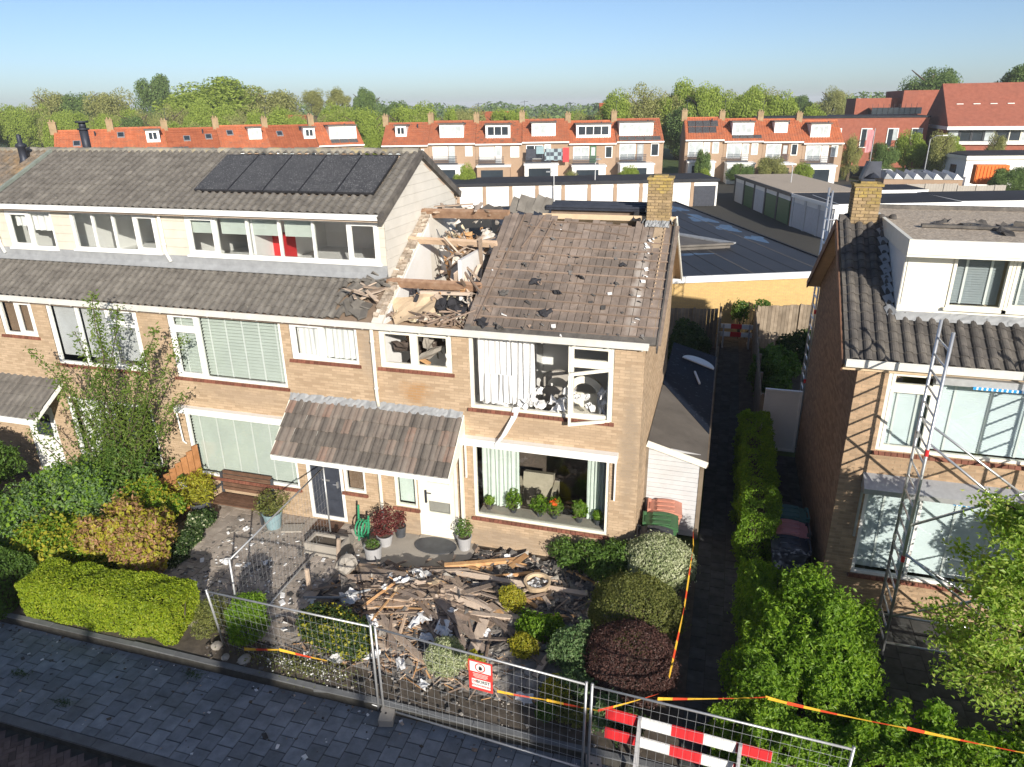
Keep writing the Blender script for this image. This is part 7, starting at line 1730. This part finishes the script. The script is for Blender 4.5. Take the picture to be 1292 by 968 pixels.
# more flat roofs on the right
def flat(label, pts, h, wall='garage_white', roofm='bitumen', edge='white', e=.28, grp=None):
    c = Vector((sum(p[0] for p in pts) / len(pts), sum(p[1] for p in pts) / len(pts), 0)); t = thing('flat_roofed_garage', label, 'garage', tuple(c), grp)
    def off(k): return [(c.x + (p[0] - c.x) * k, c.y + (p[1] - c.y) * k) for p in pts]
    m = M(); m.prism(off(.97), 'z', 0, h - .02); part('wall', m, K[wall], t); m = M(); m.prism(off(1.0), 'z', h - .017, h + e - .02); part('roof_edge', m, K[edge], t); m = M(); m.prism(off(.985), 'z', h + e - .017, h + e); part('roof', m, K[roofm], t)
    return t
flat('white-edged flat roof right of the white garage row, behind the right chimney', [(8.9, 43.2), (17.5, 46.0), (16.0, 51.5), (7.6, 48.8)], 2.4)
flat('tan-walled flat roofed garage behind the right chimney', [(11.0, 53.2), (17.2, 55), (16.2, 59), (10, 57.4)], 2.3, 'brick_bg')
flat('wide dark flat roof with a white edge, above the gravel dormer', [(17.6, 46.9), (32, 51.0), (30.5, 57), (15.8, 52.5)], 2.35)
flat('dark flat roof at the right edge just above the gravel dormer', [(18.5, 36.0), (30, 39.0), (28.5, 44), (17.3, 41.5)], 2.3)
flat('blue-grey flat roof behind the right chimney', [(13.5, 40), (17.3, 41), (16.2, 44.5), (12.4, 43.4)], 2.2, 'garage_white', 'zinc')
for (a, b, h, lab) in (((16.0, 65.5), (22.5, 67.2), 1.9, 'pale reed-like board fence behind the flat roofs'), ((22.5, 67.2), (27, 68.5), 1.7, 'bamboo-like fence beside the white flat building')):
    board_fence(lab, (*a, 0), (*b, 0), h, 'concrete', .25, 'board fences beyond the flat roofs')
gs = thing('glasshouse_roof', 'low saw-tooth roof with blue and white glazing bars', 'roof', (19.5, 70, 0)); m = M(); m.box(16, 23, 67.8, 73, 0, 2.2); part('wall', m, K['brick_bg'], gs)
for i in range(8):
    x = 16 + i * .88; m = M(); m.prism([(x, 2.203), (x + .86, 2.203), (x + .2, 2.75)], 'y', 67.7, 73); part('roof_bay', m, K['white'] if i % 2 else K['zinc'], gs)
wb = thing('white_flat_building', 'white flat-roofed building with a dark window, before the red school', 'building', (31, 84, 0), None, .2, local=True)
m = M(); m.box(-4.5, 14, -1, 7, 0, 3.1); part('wall', m, K['white'], wb); m = M(); m.box(-4.7, 14.2, -1.3, 7.2, 3.103, 3.5); part('roof_edge', m, K['cream'], wb); m = M(); m.box(-4.6, 14.1, -1.2, 7.1, 3.503, 3.6); part('roof', m, K['bitumen'], wb)
m = M(); m.box(2.4, 10, -1.06, -.98, .9, 2.5); part('window', m, K['dark_glass'], wb); m = M(); m.box(-4.56, -4.48, 1, 2.4, .9, 2.4); part('window', m, K['dark_glass'], wb)
oc = M(); oc.box(26.5, 29.6, 77.0, 78.4, .9, 2.9)
for k in range(9): oc.box(26.6 + k * .33, 26.8 + k * .33, 76.93, 76.998, 1.0, 2.8)
solo('orange_container', oc, K['orange'], 'orange container in front of the white flat building', 'container', (28, 77.6, 0))
# the red brick school
scl = thing('school_building', 'red brick school with a low wing and a tall roofed hall', 'school', (30, 112, 0))
m = M(); m.box(4.0, 28.3, 110, 124, 0, 7.05); part('low_wing', m, K['school_brick'], scl); m = M(); m.box(3.9, 28.4, 109.9, 124, 7.053, 7.3); part('wing_roof', m, K['bitumen'], scl)
for x in (19.4, 23.0, 26.2, 15.2):
    m = M(); frame_ring(m, x, x + 1.5, 2.8, 5.6, .12, 109.9, 110.03); w_ = part('window', m, K['white'], scl)
    m = M(); m.box(x + .12, x + .75, 109.95, 110.01, 2.92, 5.48); part('pane', m, K['dark_glass'], w_); m = M(); m.box(x + .78, x + 1.38, 109.95, 110.01, 3.9, 5.48); part('pane', m, K['pale_glass'], w_)
m = M(); m.box(20.5, 27.3, 128, 140, 0, 9.8); m.box(27.31, 41, 126, 142, 0, 10.9); part('rear_block', m, K['school_brick'], scl)
m = M(); m.box(22.6, 30, 124.1, 127.9, 7.3, 8.3)
for k in range(9): m.box(22.6 + k * .82, 22.65 + k * .82, 124.0, 124.09, 7.3, 8.9)
part('terrace_glazing', m, K['dark_glass'], scl)
m = M(); m.prism([(104.5, 5.95), (112, 11.6), (120, 5.95)], 'x', 29.6, 52); part('hall_roof', m, K['school_brick'], scl)
m = M(); m.box(29.5, 52, 104.3, 104.48, 5.5, 5.95); m.box(29.5, 52, 104.6, 119, 5.5, 5.94); part('eave_band', m, K['white'], scl)
m = M(); m.box(29.7, 52, 105.3, 118, 0, 5.5); part('hall_wall', m, K['school_brick'], scl)
m = M(); m.box(29.6, 52, 104.9, 105.29, 3.55, 3.95); part('sill_band', m, K['white'], scl)
for i in range(14):
    x = 29.9 + i * 1.5; m = M(); frame_ring(m, x, x + 1.45, 3.96, 5.48, .1, 105.1, 105.29); w_ = part('window', m, K['cream'] if i > 4 else K['grey_plastic'], scl); m = M(); m.box(x + .1, x + 1.35, 105.2, 105.28, 4.06, 5.38); part('pane', m, K['dark_glass'] if i % 3 else K['pale_glass'], w_)
for i in range(9):
    x = 31 + i * 2.1; m = M(); m.bar((x, 108.2, 8.83), (x + .85, 108.2, 8.83), .12, .1); part('roof_vent', m, K['garage_white'], scl)
mb = thing('modern_building', 'low pale modern building among the far trees', 'building', (18, 200, 0)); m = M(); m.box(11, 27, 196, 206, 0, 7.0); part('wall', m, K['white'], mb); m = M(); m.box(10.5, 40, 195.5, 206.5, 7.003, 7.4); m.box(27.01, 40, 197, 206, 0, 6.0); part('roof', m, K['zinc'], mb); m = M(); m.box(12, 26, 195.9, 195.99, 5.4, 6.6); part('window', m, K['dark_glass'], mb)
# flag, lamps, cars
fpo = thing('flagpole', 'flagpole with a pale banner in front of the red school', 'flagpole', (16.75, 82, 0)); m = M(); m.tube([(16.75, 82, 0), (16.75, 82, 6.5)], .05, 6); part('pole', m, K['alu'], fpo); m = M(); m.sheet((16.35, 82, 5.1), .75, 2.4, (PI / 2, 0, 0), .1, 5); part('banner', m, K['bin_pink'], fpo)
def lamp(label, x, y, h, arm=(0, 0)):
    t = thing('street_lamp', label, 'street lamp', (x, y, 0), 'street lamps'); m = M(); m.tube([(x, y, 0), (x, y, h - .4), (x + arm[0] * .4, y, h - .05), (x + arm[0], y, h)], [.07, .05, .04, .035], 6); part('pole', m, K['galv'], t); m = M(); m.box(x + arm[0] - .25, x + arm[0] + .25, y - .1, y + .1, h - .06, h + .06); part('lamp_head', m, K['galv'], t)
lamp('curved street lamp standing before the red school', 22.2, 80, 5.8, (1.4, 0)); lamp('short street lamp standing before the white garages', -15.0, 55.5, 3.6, (-.5, 0)); lamp('thin street lamp standing at the gravelled garage roof', 6.6, 58.5, 4.4, (-.6, 0)); lamp('tall thin street lamp above the middle of the white garages', -11.5, 58.2, 4.6, (.3, 0))
def car(label, x, y, rz, m_):
    t = thing('parked_car', label, 'car', (x, y, 0), 'cars parked before the school', rz, local=True)
    m = M(); m.prism([(-2.1, .3), (2.1, .3), (2.1, .75), (1.2, .9), (.6, 1.4), (-1.2, 1.42), (-1.9, .95), (-2.1, .85)], 'y', -.85, .85); part('body', m, K[m_], t)
    m = M(); m.prism([(.52, 1.34), (1.1, .92), (-1.75, .95), (-1.2, 1.36)], 'y', -.86, .86); part('glazing', m, K['dark_glass'], t)
    for xx in (-1.3, 1.3):
        for yy in (-.8, .8):
            m = M(); m.tube([(xx, yy - .1, .32), (xx, yy + .1, .32)], .32, 12); part('wheel', m, K['black_plastic'], t)
car('silver car parked left of the curved street lamp', 19.8, 90, .1, 'galv'); car('white car parked below the curved street lamp', 24.2, 88.5, .2, 'white'); car('dark car parked beside the flagpole', 17.5, 93, 0, 'steel_dark')
# ---------------------------------------------------------------- trees
def crown_mesh(name, seed, n, lm, leaf=.5, shape='round'):
    r = np.random.default_rng(seed); PP, NN = [], []
    nb = 26
    for i in range(nb):
        d_ = r.normal(size=3); d_ /= np.linalg.norm(d_); rad = r.uniform(.35, .95) ** .7
        c = d_ * rad * np.array((.62, .62, .55)); c[2] = abs(c[2]) * 1.05 if r.random() < .6 else c[2]
        rr = r.uniform(.2, .36); k = n // nb; dd = unit(r.normal(size=(k, 3))); q = r.uniform(.25, 1, k) ** .5
        PP.append(c + dd * rr * q[:, None] * np.array((1, 1, .8))); NN.append(dd + np.array((0, 0, .5)))
    P = np.vstack(PP); N = np.vstack(NN); k = len(P)
    nr = unit(N + .8 * r.normal(size=(k, 3))); t = unit(np.cross(nr, r.normal(size=(k, 3)))); b = np.cross(nr, t); s = (leaf * r.uniform(.6, 1.4, k))[:, None]
    V = np.empty((k, 4, 3)); V[:, 0] = P - t * s * .5; V[:, 2] = P + t * s * .5; V[:, 1] = P + b * s * .3 + nr * s * .15; V[:, 3] = P - b * s * .3 + nr * s * .15
    return npmesh(name, V.reshape(-1, 3), np.arange(k * 4).reshape(k, 4), lm)
CR = [crown_mesh('crown', 1, 15000, L['far1'], .05), crown_mesh('crown', 2, 15000, L['far2'], .05), crown_mesh('crown', 3, 12000, L['far3'], .044), crown_mesh('crown', 4, 15000, L['far1'], .048), crown_mesh('crown', 5, 7000, L['far3'], .04), crown_mesh('crown', 6, 15000, L['far2'], .046)]
def trunk_mesh():
    m = M(); m.tube([(0, 0, 0), (.01, 0, .5), (0, .01, .9)], [.035, .026, .012], 6)
    for k in range(7):
        a = random.uniform(0, 6.28); m.tube([(0, 0, .35 + .07 * k), (math.cos(a) * .22, math.sin(a) * .22, .6 + .06 * k)], [.014, .005], 4)
    return m.mesh('trunk', (0, 0, 0), [K['bark']])
TM = trunk_mesh()
def tree(label, x, y, h, w, v, group=None, name='broadleaf_tree', low=.0):
    t = thing(name, label, 'tree', (x, y, 0), group, random.uniform(0, 6), local=True)
    h = h * 1.1; c = link('crown', CR[v], t); ch = h * (1 - low); c.scale = (w / 1.85, w / 1.85, ch / 1.75); c.location = (0, 0, h - ch * .52)
    k = link('trunk', TM, t); k.scale = (h * .9, h * .9, h * .8)
    return t
tree('tall dark poplar-like tree standing above the belt left of centre', -143, 150, 19.3, 13, 1, low=.05)
tree('broad tall tree rising behind the red school roof', 36.3, 150, 17.4, 12.5, 5, low=.1)
tree('dark tall tree at the right edge above the school roof', 45.5, 132, 15.5, 11, 1)
for (x, y, h, w, v, lab) in ((-158, 132, 15.8, 15, 2, 'thin-leaved tall tree at the far left of the belt'), (-149.5, 133, 16.2, 14, 5, 'dark tall tree second from the left above the belt'), (-140.5, 132, 15.6, 15, 2, 'thin-leaved tall tree left of the poplar-like tree'), (-117, 140, 17.4, 32, 3, 'broad brownish tree right of the poplar-like tree'), (-104, 142, 15.4, 20, 2, 'brownish tree sloping down right of the broad one'), (-91, 140, 13.6, 7.5, 2, 'slim lollipop tree left of the pair above the belt'), (-85.0, 140, 13.8, 7.5, 2, 'slim lollipop tree right of the pair above the belt'), (-79, 142, 14.6, 8, 1, 'tall dark tree right of the slim pair'), (-71.5, 142, 12.8, 10, 5, 'rounded dark tree in the centre of the belt'), (-14.8, 122, 13.6, 13, 4, 'open bare-branched tree left of the right-hand wood'), (-8.5, 124, 13.4, 11, 0, 'fresh green tree above the gap between the rows'), (-2, 122, 12.6, 10, 3, 'fresh green tree behind the right row of houses'), (4.5, 126, 11.2, 9, 0, 'fresh green tree right above the orange right row'), (23, 182, 13.5, 11, 2, 'grey-green tree beyond the modern building'), (16, 190, 11.5, 9, 1, 'dark tree left of the modern building'), (-39, 240, 12.5, 9, 1, 'round dark tree on the skyline above the middle row'), (12.5, 118, 9, 8, 0, 'green tree behind the right end of the orange row')):
    tree(lab, x, y, h, w, v, low=.45 if 'lollipop' in lab else .0)
random.seed(5)
belt = []
for k in range(104):
    u = k / 103; x = -175 + 195 * u + random.uniform(-2, 2); y = 108 + 24 * random.random() + 6 * math.sin(u * 9)
    if x > 9: continue
    hh = (10.4 if x < -70 else 9.0 if x < -20 else 11.5) + .8 * math.sin(u * 23) + random.uniform(-1.0, 1.0); belt.append((x, y, hh, random.uniform(7.5, 11), random.choice((0, 0, 3, 2, 4, 5))))
for (x, y, h, w, v) in belt:
    side = 'the far-left orange row' if x < -72 else 'the middle row of red roofs' if x < -16 else 'the right orange row'; tree('bushy tree in the dense belt behind ' + side, x, y, h, w, v, 'belt trees behind ' + side, 'belt_tree', low=-.12)
for k in range(22):
    x = -112 + 84 * k / 21 + random.uniform(-1.5, 1.5); y = 92 + random.uniform(-3, 6) + (8 if x > -60 else 0)
    tree('low bright green tree directly behind the orange roofs on the left', x, y, 8.8 + random.uniform(-.8, 1.3), random.uniform(5, 7.5), random.choice((0, 3, 0, 2)), 'low trees behind the orange roofs', 'garden_tree', low=-.15)
for (x, y, h, w, v, lab) in ((-43.5, 76.5, 6.2, 5.5, 0, 'white-flowering green tree in the gap left of the middle row'), (-46, 80, 6.6, 5, 3, 'green tree filling the gap between the left and middle rows'), (-2.2, 80.5, 4.6, 2.8, 1, 'small conifer in front of the right row of houses'), (5.8, 81, 3.9, 4.8, 2, 'olive bush in front of the right row of houses'), (2.3, 80.5, 3.2, 4, 5, 'low green bush beside the conifer'), (9.5, 80.5, 2.8, 3.4, 0, 'low bush right of the olive bush'), (15.4, 88, 6.2, 3.4, 2, 'thin tree at the right end of the right row'), (19.5, 90, 5.6, 5, 5, 'green tree behind the flagpole'), (22.8, 92, 6, 5.5, 0, 'green tree left of the curved lamp'), (25.3, 88, 6.6, 4.5, 2, 'thin reddish tree before the school hall'), (27, 91, 5.6, 4.5, 0, 'green tree beside the curved lamp'), (33.5, 96, 6, 3, 2, 'thin tree before the school windows'), (30.5, 73.5, 4.2, 4.6, 5, 'dark green tree before the orange container'), (28.2, 72.5, 3.2, 4.2, 1, 'dark shrub left of the tree at the orange container'), (33, 71, 3.0, 5, 5, 'dark shrub at the right edge below the white building'), (-9.5, 67.5, 3.4, 3.4, 0, 'green bush above the white garages near the centre'), (-15.5, 66, 3.2, 2.6, 2, 'small olive bush above the white garages'), (-1.5, 69, 3.0, 2.4, 0, 'green bush above the right end of the white garages'), (-24.8, 57.5, 4.2, 3, 0, 'green bush behind the clad gable')):
    tree(lab, x, y, h, w, v, None, 'garden_tree', low=-.1)
for (p, q, lab) in (((-78, 150), (-56, 172), 'far orange-roofed house peeping out of the belt, left'), ((-27, 150), (-24, 120), 'far red-roofed house with a white gable in the belt'), ((-52, 140), (-42, 124), 'far red roof peeping out of the belt in the centre'), ((-88, 118), (-79, 115), 'far orange roof peeping above the left row')):
    bg_house(lab, (p[0], p[1], 0), .3, 7, 'tile_orange2', None, [(1, 2.4, 3, 4.6, 'pale_glass', 1)], group='far houses in the belt', balcony=False, ground=None, ridge=9.6 if 'gable' in lab else 8.2, eave=6, chim=False)
tree('added tree beside the scaffold, shading the lower window from beyond the right edge', 8.5, -2.1, 3.7, 3.0, 0, None, 'garden_tree', low=.2)  # tree added out of view to shade the brick house's lower window
# far wood: reads as one mass
PP, NN = [], []
rr = np.random.default_rng(9)
for k in range(300):
    x = rr.uniform(-620, 330); y = rr.uniform(300, 520); hh = rr.uniform(7, 12.5) * (1 + .2 * math.sin(x * .02)); ww = rr.uniform(9, 17); n = 120
    dd = unit(rr.normal(size=(n, 3))); PP.append(np.array((x, y, hh * .5)) + dd * np.array((ww * .6, ww * .5, hh * .52)) * (rr.uniform(.5, 1, n) ** .4)[:, None]); NN.append(dd + np.array((0, 0, .4)))
P = np.vstack(PP); N = np.vstack(NN); k = len(P); nr = unit(N + .6 * rr.normal(size=(k, 3))); t = unit(np.cross(nr, rr.normal(size=(k, 3)))); b = np.cross(nr, t); s = rr.uniform(1.2, 2.6, k)[:, None]
V = np.empty((k, 4, 3)); V[:, 0] = P - t * s * .5; V[:, 2] = P + t * s * .5; V[:, 1] = P + b * s * .35; V[:, 3] = P - b * s * .35
o = link('far_wood', npmesh('far_wood', V.reshape(-1, 3), np.arange(k * 4).reshape(k, 4), L['far2'])); o['kind'] = 'stuff'
# ---------------------------------------------------------------- the other side of the street, whose houses shade the pavement
m = M(); m.box(-70, 60, -17.0, -14.6, -.5, -.15); struct('far_pavement', m, K['kerb'])
for i in range(9):
    x = 12.5 - (i + 1) * 6.0
    bg_house('brick terraced house across the street from the wrecked house', (x + 5.98, -20.2, -.15), PI, 5.98, 'tile_dark', None, [(.6, 3.4, .9, 2.5, 'pale_glass', 2), (.6, 3.0, 3.3, 4.7, 'pale_glass', 2), (3.9, 5.2, 3.6, 4.7, 'pale_glass', 1)], group='houses across the street', balcony=False, ground=None, ridge=8.55)

# ---------------------------------------------------------------- air
hz, hnt, hout = _new('air')
pv = hnt.nodes.new('ShaderNodeVolumePrincipled'); pv.inputs['Color'].default_value = (.88, .93, 1.0, 1); pv.inputs['Density'].default_value = .00035; pv.inputs['Anisotropy'].default_value = .0
hnt.links.new(pv.outputs[0], hout.inputs['Volume'])
m = M(); m.box(-4050, 4050, -4050, 4050, -1.4, 24); ho = struct('haze', m, hz, 'stuff')
